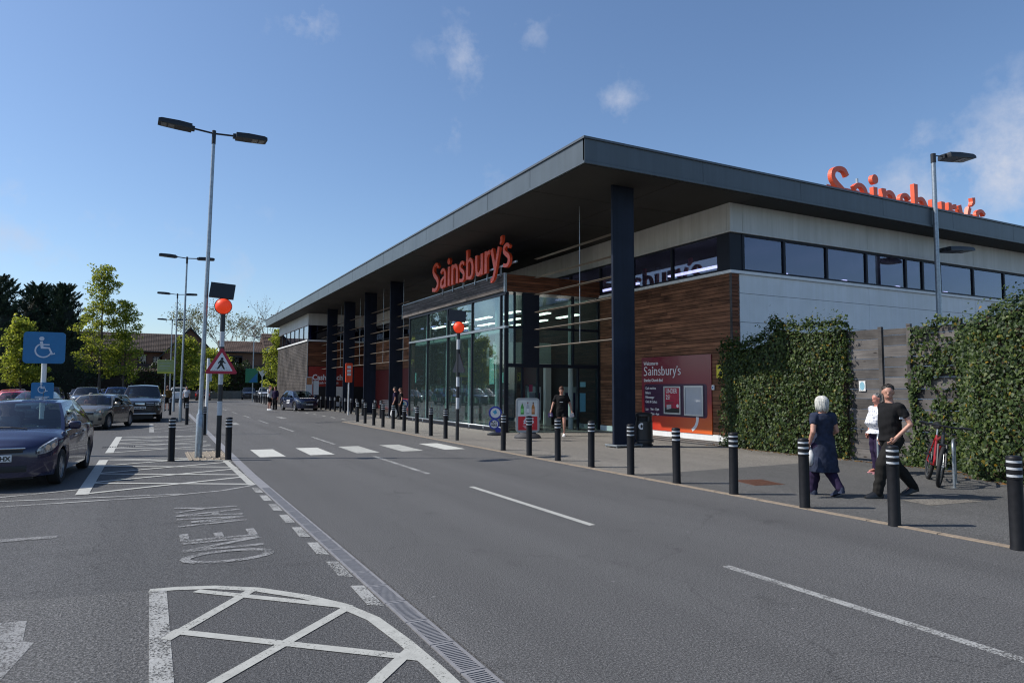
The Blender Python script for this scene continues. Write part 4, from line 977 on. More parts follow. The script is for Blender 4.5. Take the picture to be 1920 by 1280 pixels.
q = MB().prism(rrect(-0.21, 0.21, 2.0, 3.2, 0.06), lambda a, v, d: (a, -d, v), -0.03, 0.05).build('panel', m_red, ps)
for z in (2.95, 2.72, 2.5): MB().prism(rrect(-0.12, 0.12, z - 0.08, z + 0.08, 0.03), lambda a, v, d: (a, -d, v), 0.051, 0.054).build('white_symbol', m_white_print, q)
cm = empty('cash_machine_panel', (11.3, 56.96, 0), 0, 'red cash machine panel on the end wing behind the dark blue car', 'sign board')
m_cashred = paint('cash_red', (0.27, 0.020, 0.014), 0.45)
MB().box(0, 5.0, 0.0, 0.03, 0.2, 3.38).build('panel', m_cashred, cm)
text('lettering', 'Cash machines', 0.62, lambda a, v, d: (0.30 + a, -d, 2.30 + v), m_white_print, cm, depth=0.005, bold=0.016, sx=0.9)
text('lettering', 'Free cash withdrawals', 0.26, lambda a, v, d: (0.32 + a, -d, 1.98 + v), m_white_print, cm, depth=0.005, bold=0.006, sx=0.9)
MB().box(0.45, 4.6, -0.02, 0.0, 0.2, 1.75).build('machine_recess', m_dark, cm)
wn_ = empty('white_notice', (13.55, 56.85, 0), 0, 'white notice board with a round dark symbol under the cash machine lettering', 'notice')
MB().box(-0.62, 0.62, -0.03, 0, 0.15, 1.75).build('panel', m_white, wn_); MB().prism([(0.12 + 0.26 * math.cos(i * PI / 10), 0.75 + 0.26 * math.sin(i * PI / 10)) for i in range(20)], lambda a, v, d: (a, -d, v), 0.031, 0.034).build('round_symbol', m_black_print, wn_)
mp_ = empty('poster_stand', (11.0, 55.2, 0), 0, 'narrow white and orange poster stand at the corner of the timber end wall', 'poster stand')
MB().tube([(0, 0, 0), (0, 0, 1.2)], 0.03, 8).build('pole', m_galv, mp_); MB().box(-0.25, 0.25, -0.03, 0, 1.1, 2.5).build('panel', m_white, mp_); MB().box(0.35, 0.75, -0.03, 0, 1.1, 2.2).build('panel', m_white, mp_)
MB().box(-0.2, 0.2, -0.036, -0.031, 1.9, 2.45).build('picture', paint('orange_print', (0.5, 0.2, 0.08), 0.5), mp_); MB().box(0.31, 0.35, -0.04, 0.0, 0, 2.2).build('pole', m_galv, mp_)

# pavement advert with bottles
ab = empty('pavement_board', (11.42, 20.62, 0), rad(-22), 'grey framed pavement advert with three bottles above a red price panel', 'advert board')
fa = lambda a, v, d: (a, -d, v)
MB().prism(rrect(-0.40, 0.40, 0.20, 1.36, 0.10), fa, -0.05, 0.05).build('frame', paint('board_grey', (0.36, 0.37, 0.38), 0.35, 0.3), ab)
b = MB(); b.lathe([(0.46, 0.0), (0.46, 0.05), (0.40, 0.12), (0.30, 0.16), (0.28, 0.20)], 20); o = b.build('base', paint('base_grey', (0.05, 0.05, 0.055), 0.7), ab, 40); o.scale = (1, 0.65, 1)
q = MB().prism(rrect(-0.335, 0.335, 0.27, 1.29, 0.03), fa, 0.051, 0.054).build('poster', paint('poster_white', (0.62, 0.63, 0.60), 0.35), ab)
MB().prism(rrect(-0.33, 0.33, 0.275, 0.74, 0.02), fa, 0.055, 0.058).build('red_panel', paint('poster_price_red', (0.55, 0.012, 0.025), 0.4), q)
for x, col, neck, cap_ in ((-0.19, (0.07, 0.30, 0.05), (0.07, 0.30, 0.05), (0.5, 0.5, 0.45)), (0.0, (0.42, 0.44, 0.46), (0.42, 0.40, 0.40), (0.20, 0.015, 0.02)), (0.185, (0.42, 0.16, 0.03), (0.30, 0.10, 0.02), (0.08, 0.01, 0.01))):
    pr = [(-0.055, 0.81), (0.055, 0.81), (0.055, 1.05), (0.03, 1.12), (0.018, 1.15), (0.018, 1.22), (-0.018, 1.22), (-0.018, 1.15), (-0.03, 1.12), (-0.055, 1.05)]
    o = MB().prism([(a + x, v) for a, v in pr], fa, 0.055, 0.058).build('bottle_picture', paint('bottle_print', col, 0.4, 0, 0.3, 30), q)
    MB().box(x - 0.019, x + 0.019, -0.061, -0.0585, 1.17, 1.225).build('cap', paint('cap_print', cap_, 0.4), o)
    MB().box(x - 0.045, x + 0.045, -0.061, -0.0585, 0.87, 1.0).build('bottle_label', paint('label_print', tuple(min(1, c * 1.8 + 0.1) for c in neck), 0.4, 0, 0.4, 60), o)
text('lettering', '£15', 0.26, lambda a, v, d: (-0.15 + a, -d, 0.50 + v), m_white_print, q, depth=0.060, bold=0.01, sx=0.9)
text('lettering', 'ONLY', 0.07, lambda a, v, d: (-0.08 + a, -d, 0.685 + v), m_white_print, q, depth=0.060, bold=0.002)
for i in range(3): MB().box(-0.17 + 0.03 * i, 0.17 - 0.03 * i, -0.060, -0.0585, 0.42 - i * 0.035, 0.434 - i * 0.035).build('text_line', m_white_print, q)

def round_sign(x, y, rz, label):
    r = empty('round_sign_stand', (x, y, 0), rz, label, 'advert sign', 'blue round play signs')
    m_rb = paint('royal_blue', (0.020, 0.035, 0.33), 0.35)
    b = MB(); b.lathe([(0.30, 0.0), (0.30, 0.05), (0.12, 0.11)], 16); b.build('base', m_black, r, 40)
    for cx, cz, R in ((0.0, 0.80, 0.24), (-0.04, 0.40, 0.19), (0.10, 0.18, 0.10)):
        cp = [(cx + R * math.cos(i * PI / 14), cz + R * math.sin(i * PI / 14)) for i in range(28)]
        o = MB().prism(cp, lambda a, v, d: (a, -d, v), -0.03, 0.03 + 0.004 * (R < 0.2)).build('disc', m_rb, r)
        if R > 0.12:
            MB().prism([(cx + (a - cx) * 0.74, cz + (v - cz) * 0.74) for a, v in cp], lambda a, v, d: (a, -d, v), 0.035, 0.038).build('white_face', m_white_print, o)
            if R > 0.2:
                MB().prism([(-0.10, 0.84), (0.02, 0.92), (0.06, 0.80), (-0.02, 0.74)], lambda a, v, d: (a, -d, v), 0.0385, 0.040).build('crossed_fingers_mark', paint('cyan_mark', (0.05, 0.35, 0.55), 0.4), o)
            else:
                text('lettering', 'PLAY\nHERE', 0.105, lambda a, v, d: (cx - 0.12 + a, -d, 0.43 + v), m_black_print, o, depth=0.040, bold=0.004, sx=0.9)
    return r
round_sign(11.10, 22.45, rad(-24), 'blue round play sign stand at the near corner of the glass lobby')
round_sign(12.30, 36.2, rad(-14), 'blue round play sign stand at the far end of the lobby beside two people')

# litter bin
lb = empty('litter_bin', (12.95, 16.3, 0), rad(-25), 'black round-topped litter bin beside the near canopy column', 'litter bin')
b = MB(); b.lathe([(0.27, 0.0), (0.27, 0.06), (0.235, 0.08), (0.235, 0.12), (0.29, 0.13), (0.29, 0.19), (0.265, 0.21), (0.255, 0.74)], 24); b.build('body', m_black, lb, 35)
b = MB(); b.lathe([(0.255, 0.88), (0.262, 0.90), (0.255, 0.95), (0.20, 0.985), (0.05, 1.0)], 24); b.build('lid', m_black, lb, 35)
b = MB(); b.lathe([(0.205, 0.741), (0.205, 0.879)], 20); b.build('opening', m_dark, lb)
for i in range(4):
    a = rad(20 + 90 * i); b = MB(); b.tube([(0.245 * math.cos(a), 0.245 * math.sin(a), 0.735), (0.245 * math.cos(a), 0.245 * math.sin(a), 0.885)], 0.035, 6); b.build('upright', m_black, lb)
q = MB().prism([(0.095 * math.cos(i * PI / 10), 0.095 * math.sin(i * PI / 10) + 0.60) for i in range(20)], lambda a, v, d: (a - 0.12, -d, v), 0.232, 0.244).build('round_badge', m_white_print, lb)
MB().prism([(0.035 * math.cos(i * PI / 6), 0.05 * math.sin(i * PI / 6) + 0.60) for i in range(12)], lambda a, v, d: (a - 0.12, -d, v), 0.2445, 0.247).build('symbol', m_black_print, q)
# trolleys
m_trol = paint('trolley_wire', (0.42, 0.43, 0.45), 0.35, 0.8)
def trolley(x, y, label):
    r = empty('shopping_trolley', (x, y, 0), rad(90), label, 'trolley', 'row of nested trolleys by the far columns')
    b = MB()
    for k in range(5):
        z = 0.5 + k * 0.11; e = 0.06 * k
        b.tube([(-0.27, -0.05 - e, z), (0.27, -0.05 - e, z), (0.24, 0.75, z), (-0.24, 0.75, z), (-0.27, -0.05 - e, z)], 0.006, 4)
    for k in range(7): yy = -0.05 + k * 0.13; b.tube([(-0.26, yy, 0.94), (-0.26, yy, 0.5), (0.26, yy, 0.5), (0.26, yy, 0.94)], 0.005, 4)
    b.build('basket', m_trol, r)
    b = MB()
    for sx in (-0.24, 0.24): b.tube([(sx, -0.2, 1.0), (sx, -0.05, 0.5), (sx, 0.0, 0.15), (sx, 0.8, 0.15)], 0.012, 6)
    b.build('frame', m_trol, r)
    MB().tube([(-0.27, -0.22, 1.02), (0.27, -0.22, 1.02)], 0.02, 8).build('handle', m_sign_red, r)
    for sx in (-0.22, 0.22):
        for sy in (0.02, 0.76): MB().lathe([(0.06, -0.015), (0.06, 0.015)], 10, (sx, sy, 0.06), 'x').build('castor', m_black, r)
    return r
t0 = trolley(13.2, 38.6, 'front trolley of the nested row, nearest the lobby')
for i in range(1, 6): copy_tree(t0, (13.2, 38.6 + i * 0.38, 0), label=f'shopping trolley nested {ordn[i]} in the row by the far columns')

# bicycle stands and bicycle
def stand(x, y, label):
    r = empty('cycle_stand', (x, y, 0), rad(28), label, 'cycle stand', 'metal cycle stands')
    pts = [(-0.36, 0, 0), (-0.36, 0, 0.62)] + [(-0.36 + 0.15 - 0.15 * math.cos(t), 0, 0.65 + 0.15 * math.sin(t)) for t in [i * PI / 12 for i in range(1, 7)]] + [(0.36 - 0.15 + 0.15 * math.sin(t), 0, 0.65 + 0.15 * math.cos(t)) for t in [i * PI / 12 for i in range(0, 6)]] + [(0.36, 0, 0.62), (0.36, 0, 0)]
    MB().tube(pts, 0.024, 10).build('hoop', m_galv, r, 40); MB().lathe([(0.06, 0.0), (0.06, 0.014)], 12, (-0.36, 0, 0)).build('foot_plate', m_galv, r); MB().lathe([(0.06, 0.0), (0.06, 0.014)], 12, (0.36, 0, 0)).build('foot_plate', m_galv, r)
stand(12.74, 7.30, 'metal hoop cycle stand with the bicycle leaning on it'); stand(13.1, 8.95, 'metal hoop cycle stand behind the man in black')
bk = empty('bicycle', (12.40, 7.52, 0), 0, 'dark mountain bike with red frame tubes leaning on a hoop stand by the ivy', 'bicycle')
m_bred = paint('bike_red', (0.32, 0.006, 0.010), 0.3, coat=0.5); m_bblk = paint('bike_black', (0.02, 0.02, 0.022), 0.35)
# local: wheels in the xz plane, front = +x
def bwheel(x, name, steer=0):
    w = empty(name, (x, 0, 0.335)); w.parent = bk; w.rotation_euler = (0, 0, steer)
    rings = [(0.305 + 0.030 * math.cos(t), 0.030 * math.sin(t)) for t in [i * PI / 4 for i in range(8)]]
    b = MB(); n = 36
    vs_, fs_ = [], []
    for i in range(n):
        a = 2 * PI * i / n
        for rr, yy in rings: vs_.append((rr * math.cos(a), yy, rr * math.sin(a)))
    for i in range(n):
        for j in range(8): q = (j + 1) % 8; k2 = (i + 1) % n; fs_.append((i * 8 + j, i * 8 + q, k2 * 8 + q, k2 * 8 + j))
    b.add(vs_, fs_); b.build('tyre', m_tyre, w, True)
    b = MB(); b.lathe([(0.268, -0.012), (0.28, -0.014), (0.28, 0.014), (0.268, 0.012)], 36, ax='y', closed=False)
    for i in range(18):
        a = 2 * PI * i / 18; b.tube([(0.02 * math.cos(a + 0.5), 0.02 * (-1) ** i, 0.02 * math.sin(a + 0.5)), (0.27 * math.cos(a), 0, 0.27 * math.sin(a))], 0.002, 3)
    b.lathe([(0.02, -0.04), (0.02, 0.04)], 8, ax='y'); b.build('rim', m_galv, w)
bwheel(-0.55, 'wheel'); bwheel(0.55, 'wheel', rad(-14))
b = MB(); b.tube([(-0.12, 0, 0.30), (0.36, 0, 0.70)], 0.024, 8); b.tube([(-0.12, 0, 0.30), (-0.25, 0, 0.80)], 0.02, 8); b.tube([(-0.23, 0, 0.72), (0.34, 0, 0.82)], 0.021, 8)
for sy in (-0.045, 0.045): b.tube([(-0.55, sy, 0.335), (-0.12, sy, 0.30)], 0.012, 6); b.tube([(-0.55, sy, 0.335), (-0.235, sy * 0.5, 0.74)], 0.011, 6)
b.build('frame', m_bred, bk, 40)
b = MB(); b.tube([(0.37, 0, 0.68), (0.33, 0, 0.88)], 0.026, 8)
for sy in (-0.06, 0.06): b.tube([(0.40, sy, 0.68), (0.55, sy, 0.335)], 0.019, 8)
b.tube([(0.395, -0.07, 0.68), (0.395, 0.07, 0.68)], 0.02, 6); b.build('fork', m_bblk, bk, 40)
b = MB(); b.tube([(0.33, 0, 0.88), (0.38, 0, 0.97), (0.41, 0, 0.99)], 0.018, 8); b.tube([(0.36, -0.33, 1.0), (0.41, -0.15, 0.985), (0.41, 0.15, 0.985), (0.36, 0.33, 1.0)], 0.014, 8)
for sy in (-0.31, 0.31): b.tube([(0.363, sy - 0.06, 1.0), (0.366, sy + 0.06, 1.0)], 0.019, 8); b.tube([(0.38, sy * 0.8, 0.985), (0.44, sy * 0.95, 0.94)], 0.007, 5)
b.build('handlebar', m_bblk, bk, 40)
b = MB(); b.tube([(-0.25, 0, 0.80), (-0.275, 0, 0.94)], 0.015, 8); b.build('seat_post', m_galv, bk)
b = MB(); b.tube([(-0.42, 0, 0.955), (-0.34, 0, 0.965), (-0.22, 0, 0.955), (-0.13, 0, 0.95)], [0.06, 0.075, 0.04, 0.022], 8); o = b.build('saddle', m_bblk, bk, True)
b = MB(); b.lathe([(0.09, 0.05), (0.09, 0.058)], 16, (-0.12, 0, 0.30), 'y'); b.tube([(-0.12, 0.07, 0.30), (-0.06, 0.07, 0.14)], 0.012, 6); b.tube([(-0.12, -0.07, 0.30), (-0.18, -0.07, 0.46)], 0.012, 6)
b.box(-0.10, -0.01, 0.07, 0.16, 0.12, 0.15); b.box(-0.23, -0.14, -0.16, -0.07, 0.45, 0.48); b.build('crankset', m_bblk, bk)
bk.rotation_euler = (rad(-9), 0, rad(-141)); bk.location = (12.74, 7.70, 0); bk.scale = (1.08, 1.08, 1.08); 

# ------------------------------------------------------------------ cars
def lerp(a, b, t): return a + (b - a) * t
def curve(keys):
    xs_ = [k[0] for k in keys]; ys = [k[1] for k in keys]
    def f(x):
        if x <= xs_[0]: return ys[0]
        for i in range(len(xs_) - 1):
            if x <= xs_[i + 1]:
                t = (x - xs_[i]) / (xs_[i + 1] - xs_[i]); t = t * t * (3 - 2 * t) * 0.5 + t * 0.5
                return lerp(ys[i], ys[i + 1], t)
        return ys[-1]
    return f
def car_paint(name, col, metal=0.35):
    m, n, l, b = new_mat(name); f = noise(n, l, 3, 4)
    l.new(ramp(n, l, f, ((0.3, tuple(c * 0.93 for c in col)), (0.7, tuple(c * 1.07 for c in col)))), b.inputs['Base Color'])
    b.inputs['Roughness'].default_value = 0.27
    b.inputs['Metallic'].default_value = metal; b.inputs['Coat Weight'].default_value = 0.9; b.inputs['Coat Roughness'].default_value = 0.05
    return m
def make_car(name, label, loc, rz, P, col_mat, group='cars in the car park', plate=None, driver=None, cat='car'):
    L, W, H, wb, fo, wr = P['L'], P['W'], P['H'], P['wb'], P['fo'], P.get('wr', 0.30)
    root = empty(name, loc, rz, label, cat, group)
    nf, pf, nr, pr = P.get('nf', 0.6), P.get('pf', 2.5), P.get('nr', 0.45), P.get('pr', 3.0)
    xF, xR = L / 2 - nf, -L / 2 + nr
    def hw(x):
        if x > xF: t = min(1, (x - xF) / nf); return W / 2 * max(0.0, 1 - t ** pf) ** (1 / pf)
        if x < xR: t = min(1, (xR - x) / nr); return W / 2 * max(0.0, 1 - t ** pr) ** (1 / pr)
        return W / 2
    belt, deck = curve(P['belt']), curve(P['deck']); sill = P.get('sill', 0.21)
    xw = (L / 2 - fo, L / 2 - fo - wb); Ra = wr + 0.055
    def z0(x):
        z = sill + 0.06 * max(0, (abs(x) - L / 2 + 0.5) / 0.5) * 0
        for c in xw:
            d = abs(x - c)
            if d < Ra: z = max(z, wr + math.sqrt(Ra * Ra - d * d) * 0.98)
        return z
    seams = P.get('seams', [])
    st = set()
    for i in range(45): st.add(round(-L / 2 + 0.012 + (L - 0.024) * i / 44, 4))
    for c in xw:
        for k in range(13): st.add(round(c + Ra * math.cos(PI * k / 12), 4))
        st.add(round(c + Ra + 0.004, 4)); st.add(round(c - Ra - 0.004, 4))
    for k in range(8):
        st.add(round(xF + nf * math.sin(PI / 2 * (k + 1) / 8.25), 4)); st.add(round(xR - nr * math.sin(PI / 2 * (k + 1) / 8.25), 4))
    for s in seams: 
        st = {x for x in st if abs(x - s) > 0.02}; st |= {s - 0.006, s + 0.006}
    st = sorted(st)
    rings = []
    for x in st:
        h, a, s, t = hw(x), z0(x), belt(x), deck(x)
        a = min(a, s - 0.03)
        half = [(h * 0.955, a), (h, a + (s - a) * 0.30), (h * 1.0, a + (s - a) * 0.60), (h * 0.985, a + (s - a) * 0.86), (h * 0.945, s), (h * 0.86, s + (t - s) * 0.5), (h * 0.5, s + (t - s) * 0.9), (0, t)]
        rings.append([(x, y, z) for y, z in half] + [(x, -y, z) for y, z in half[-2::-1]])
    n = len(rings[0]); V = [p for r_ in rings for p in r_]
    body, doors = [], [[] for _ in range(max(0, len(seams) - 1) * 2)]
    for i in range(len(rings) - 1):
        xm = (st[i] + st[i + 1]) / 2
        gap = any(abs(xm - s) < 0.005 for s in seams)
        for j in range(n - 1):
            side = 0 if j < 4 else (1 if j >= n - 5 else None)
            f = (i * n + j, i * n + j + 1, (i + 1) * n + j + 1, (i + 1) * n + j)
            if side is not None:
                if gap: continue
                di = next((k for k in range(len(seams) - 1) if seams[k] < xm < seams[k + 1]), None)
                if di is not None: doors[di * 2 + side].append(f); continue
            body.append(f)
    body.append(tuple(range(n - 1, -1, -1))); body.append(tuple((len(rings) - 1) * n + j for j in range(n)))
    def sub(fs_, nm, mat, par, smooth=38):
        used = {}; vs_ = []; out = []
        for f in fs_:
            g_ = []
            for i in f:
                if i not in used: used[i] = len(vs_); vs_.append(V[i])
                g_.append(used[i])
            out.append(tuple(g_))
        b = MB(); b.add(vs_, out); return b.build(nm, mat, par, smooth)
    bo = sub(body, 'body', col_mat, root)
    # greenhouse
    G = P['gh']; xa, xat, xct, xc = G['xa'], G['xat'], G['xct'], G['xc']; zr = H - 0.035; bow = G.get('bow', 0.17); bowr = G.get('bowr', 0.10)
    hb = lambda u: min(W / 2 * 0.935, hw(lerp(xc, xa, u)) * 0.945); ht = lambda u: W / 2 * G.get('top', 0.70) * (1 - 0.05 * abs(u - 0.5) * 2)
    zro = lambda u: zr - G.get('df', 0.05) * u ** 4 - G.get('dr', 0.06) * (1 - u) ** 4
    def side(u, v, s):
        x = lerp(lerp(xc, xa, u), lerp(xct, xat, u), v)
        y = lerp(hb(u), ht(u), v) + 0.025 * math.sin(PI * v); z = lerp(belt(lerp(xc, xa, u)) - 0.005, zro(u), v)
        return (x, s * y, z)
    def front(s, v, u=1):
        e = side(u, v, 1); bw = bow if u else -bowr
        return (e[0] + bw * (1 - s * s) * (1 - 0.55 * v), s * e[1], e[2] + lerp(0.055, 0.035, v) * (1 - s * s))
    def roof(s, u):
        y = ht(u); bw = lerp(-bowr * 0.45, bow * 0.45, u)
        return (lerp(xct, xat, u) + bw * (1 - s * s), s * y, zro(u) + 0.035 * (1 - s * s))
    def patch(fn, us, vs_, isglass, nsub, paint_mb, glass_out):
        for i in range(len(us) - 1):
            for j in range(len(vs_) - 1):
                q = MB() if isglass(i, j) else paint_mb; k1, k2 = nsub(i), 4
                pts = [fn(lerp(us[i], us[i + 1], a / k1), lerp(vs_[j], vs_[j + 1], c / k2)) for a in range(k1 + 1) for c in range(k2 + 1)]
                q.add(pts, [(a * (k2 + 1) + c, (a + 1) * (k2 + 1) + c, (a + 1) * (k2 + 1) + c + 1, a * (k2 + 1) + c + 1) for a in range(k1) for c in range(k2)])
                if isglass(i, j): glass_out.append(q)
    top = MB(); gl = []
    wins = G['wins']; us = [0.0]; gi = []
    for a, c in wins: us += [a, c]; gi.append(len(us) - 2)
    us.append(1.0)
    for s in (1, -1): patch(lambda u, v: side(u, v, s), us, [0, 0.06, 0.87, 1], lambda i, j: i in gi and j == 1, lambda i: 4, top, gl)
    nside = len(gl)
    patch(lambda s, v: front(s, v), [-1, -0.93, 0.93, 1], [0, 0.02, 0.95, 1], lambda i, j: i == 1 and j == 1, lambda i: 10 if i == 1 else 1, top, gl)
    patch(lambda s, v: front(s, v, 0), [-1, -0.86, 0.86, 1], [0, 0.12, 0.9, 1], lambda i, j: i == 1 and j == 1, lambda i: 8 if i == 1 else 1, top, gl)
    patch(lambda s, u: roof(s, u), [-1, 1], [0, 0.5, 1], lambda i, j: False, lambda i: 10, top, gl)
    top.build('roof', col_mat, root, 40)
    for k, q in enumerate(gl):
        q.build('side_window' if k < nside else ('windscreen' if k == nside else 'rear_window'), m_carglass, root, True)
    for k, fs_ in enumerate(doors):
        d = sub(fs_, 'door', col_mat, root)
        a = seams[k // 2] if True else 0; s = 1 if k % 2 == 0 else -1
        hx = seams[k // 2] + 0.20; MB().rbox(hx - 0.09, hx + 0.09, s * W / 2 * 0.985 - 0.012, s * W / 2 * 0.985 + 0.022, belt(hx) - 0.13, belt(hx) - 0.10, 0.006).build('handle', P.get('handle', col_mat), d)
    # dark pan, dashboard, seats
    b = MB(); b.box(-L / 2 + 0.12, L / 2 - 0.16, -W / 2 * 0.62, W / 2 * 0.62, 0.17, 0.50); b.box(-L / 2 + 0.2, xw[0] - Ra - 0.05, -W / 2 * 0.9, W / 2 * 0.9, 0.2, 0.56) if False else None
    b.box(xw[1] + Ra + 0.03, xw[0] - Ra - 0.03, -W / 2 * 0.93, W / 2 * 0.93, 0.20, 0.62); b.build('underbody', m_trim, root)
    b = MB(); b.rbox(xa - 0.42, xa + 0.10, -W / 2 * 0.84, W / 2 * 0.84, belt(xa) - 0.22, belt(xa) - 0.015, 0.03); b.build('dashboard', m_trim, root)
    b = MB()
    for x, y in ((xa - 1.15, 0.36), (xa - 1.15, -0.36)):
        b.rbox(x - 0.05, x + 0.42, y - 0.24, y + 0.24, 0.5, 0.66, 0.04); b.rbox(x - 0.16, x + 0.0, y - 0.24, y + 0.24, 0.6, H - 0.44, 0.05); b.rbox(x - 0.15, x - 0.05, y - 0.13, y + 0.13, H - 0.42, H - 0.22, 0.03)
    x = max(xc + 0.25, xa - 2.0); b.rbox(x - 0.1, x + 0.06, -W / 2 * 0.75, W / 2 * 0.75, 0.55, H - 0.46, 0.05)
    for y in (-0.38, 0.38): b.rbox(x - 0.09, x, y - 0.12, y + 0.12, H - 0.45, H - 0.28, 0.03)
    b.build('seats', m_seat, root)
    sw = [(0.18 * math.cos(t), 0.18 * math.sin(t)) for t in [i * 2 * PI / 20 for i in range(21)]]
    MB().tube([(xa - 0.52 - z * 0.35, -0.36 + y, belt(xa) + 0.02 + z * 0.9) for y, z in sw], 0.016, 6).build('steering_wheel', m_trim, root, True)
    fr_ = front(0, 0.9); MB().rbox(fr_[0] - 0.12, fr_[0] - 0.08, -0.12, 0.12, fr_[2] - 0.10, fr_[2] - 0.04, 0.008).build('inner_mirror', m_trim, root)
    for s in (-0.30, 0.35):
        p0 = Vector(front(s, 0.03)); p1 = Vector(front(s - 0.62, 0.075)); MB().tube([p0 + Vector((0.02, 0, 0.015)), (p0 + p1) / 2 + Vector((0.035, 0, 0.03)), p1 + Vector((0.02, 0, 0.02))], 0.011, 5).build('wiper', m_trim, root)
    # wheels
    tw = 0.19
    prof = [(wr * 0.66, -tw / 2 + 0.01), (wr * 0.93, -tw / 2), (wr, -tw / 2 + 0.025), (wr, tw / 2 - 0.025), (wr * 0.93, tw / 2), (wr * 0.66, tw / 2 - 0.01)]
    me_t = P.get('_t') or MB().lathe(prof, 28, ax='y', closed=False).mesh('tyre', m_tyre, 40); P['_t'] = me_t
    if '_r' not in P:
        q = MB(); rr = wr * 0.67; q.lathe([(rr, 0.085), (rr, 0.06), (rr * 0.9, 0.05), (rr * 0.88, 0.0)], 28, ax='y', closed=False)
        ns = P.get('spokes', 7)
        for k in range(ns):
            a = 2 * PI * k / ns; ca, sa = math.cos(a), math.sin(a); w_ = 0.033 if ns < 9 else 0.022
            f = lambda u, v, d: (u * ca - v * sa, d, u * sa + v * ca)
            q.prism([(0.03, -w_ * 0.8), (rr * 0.93, -w_ * 1.25), (rr * 0.93, w_ * 1.25), (0.03, w_ * 0.8)], f, 0.045, 0.068)
        q.lathe([(0.055, 0.04), (0.055, 0.075), (0.03, 0.08)], 12, ax='y'); P['_r'] = q.mesh('rim', m_rim, 30)
        q = MB(); q.lathe([(rr * 0.9, 0.0), (rr * 0.9, 0.01)], 20, ax='y'); P['_d'] = q.mesh('brake_disc', m_dark)
    liner = MB()
    for c in xw:
        for s in (1, -1):
            w = empty('wheel', (c, s * (W / 2 - 0.125), wr)); w.parent = root; w.rotation_euler = (0, 0, 0 if s > 0 else PI)
            link('tyre', me_t, w); link('rim', P['_r'], w, rot=(0, rng.uniform(0, 1), 0)); link('brake_disc', P['_d'], w)
            arc = [(c + (Ra + 0.004) * math.cos(t), wr + (Ra + 0.004) * math.sin(t)) for t in [PI * i / 10 for i in range(11)]]
            y1, y0_ = s * W / 2 * 0.945, s * (W / 2 - 0.34)
            vs_ = [(x, y1, z) for x, z in arc] + [(x, y0_, z) for x, z in arc]
            liner.add(vs_, [(i, i + 1, 12 + i, 11 + i) for i in range(10)] + [tuple(range(11, 22))])
    liner.build('wheel_arch', m_trim, root)
    # attachments on the rounded nose / tail
    def nose(th, z, off=0.008, end=1):
        p_ = pf if end > 0 else pr; c, s = abs(math.cos(th)) ** (2 / p_), abs(math.sin(th)) ** (2 / p_) * (1 if th >= 0 else -1)
        if end > 0: return (xF + nf * c + off * math.cos(th), W / 2 * s * 1.0 + off * math.sin(th), z)
        return (xR - nr * c - off * math.cos(th), W / 2 * s + off * math.sin(th), z)
    def npatch(nm, th0, th1, zlo, zhi, mat, off=0.008, end=1, k=8, par=None, depth=None):
        b = MB(); pts = []
        for i in range(k + 1):
            t = i / k; th = lerp(th0, th1, t); a = zlo(t) if callable(zlo) else zlo; c = zhi(t) if callable(zhi) else zhi
            for j in range(4): pts.append(nose(th, lerp(a, c, j / 3), off + 0.006 * math.sin(PI * j / 3), end))
        inner = [nose(lerp(th0, th1, i / k), lerp(zlo(i / k) if callable(zlo) else zlo, zhi(i / k) if callable(zhi) else zhi, j), -0.03, end) for i in range(k + 1) for j in (0, 1)]
        fs_ = [(i * 4 + j, (i + 1) * 4 + j, (i + 1) * 4 + j + 1, i * 4 + j + 1) for i in range(k) for j in range(3)]
        o_ = len(pts); pts += inner
        for i in range(k): fs_ += [(i * 4, (i + 1) * 4, o_ + 2 * i + 2, o_ + 2 * i), (i * 4 + 3, (i + 1) * 4 + 3, o_ + 2 * i + 3, o_ + 2 * i + 1)]
        b.add(pts, fs_); return b.build(nm, mat, par or root, 50)
    for it in P['front']:
        nm, a0, a1, zl, zh, mat = it[:6]; off = it[6] if len(it) > 6 else 0.008
        if it[-1] == 'sym': 
            for s in (1, -1): npatch(nm, s * a0, s * a1, zl, zh, mat, off)
        else: npatch(nm, a0, a1, zl, zh, mat, off)
    hl = P['front'][0]; zl_ = hl[3] if not callable(hl[3]) else hl[3](0.6); zh_ = hl[4] if not callable(hl[4]) else hl[4](0.6)
    for s in (1, -1):
        for f_, rr_ in ((0.45, 0.048), (0.72, 0.042)):
            c_ = Vector(nose(s * lerp(hl[1], hl[2], f_), (zl_ + zh_) / 2 + (f_ - 0.6) * 0.10, 0.020)); nd = Vector(nose(s * lerp(hl[1], hl[2], f_), c_.z, 0.05)) - c_; nd.z = 0; nd.normalize(); sd_ = Vector((-nd.y, nd.x, 0))
            rr_ = min(rr_, (zh_ - zl_) * 0.40)
            MB().prism([(rr_ * math.cos(i * PI / 8), rr_ * math.sin(i * PI / 8)) for i in range(16)], lambda a, v, d: c_ + sd_ * a + Vector((0, 0, v)) + nd * d, -0.01, 0.004).build('lamp_unit', m_chrome, root)
    for s in (1, -1):
        npatch('tail_light', s * rad(38), s * rad(72), belt(-L / 2 + 0.1) - 0.34, belt(-L / 2 + 0.1) - 0.04, m_taillens, end=-1)
    npatch('number_plate', rad(-9), rad(9), 0.62, 0.73, P.get('rearplate', m_white), end=-1)
    npatch('rear_bumper', rad(-60), rad(60), 0.30, 0.42, m_trim, end=-1)
    if plate:
        zc, th = plate[1], 0.0; x = L / 2 + 0.018
        q = MB().rbox(x - 0.02, x, -0.26, 0.26, zc - 0.057, zc + 0.057, 0.004).build('number_plate', m_plate, root)
        text('plate_lettering', plate[0], 0.098, lambda u, v, d: (x + d, u, zc - 0.036 + v), m_black_print, q, depth=0.002, bold=0.004, align='CENTER', sx=1.05)
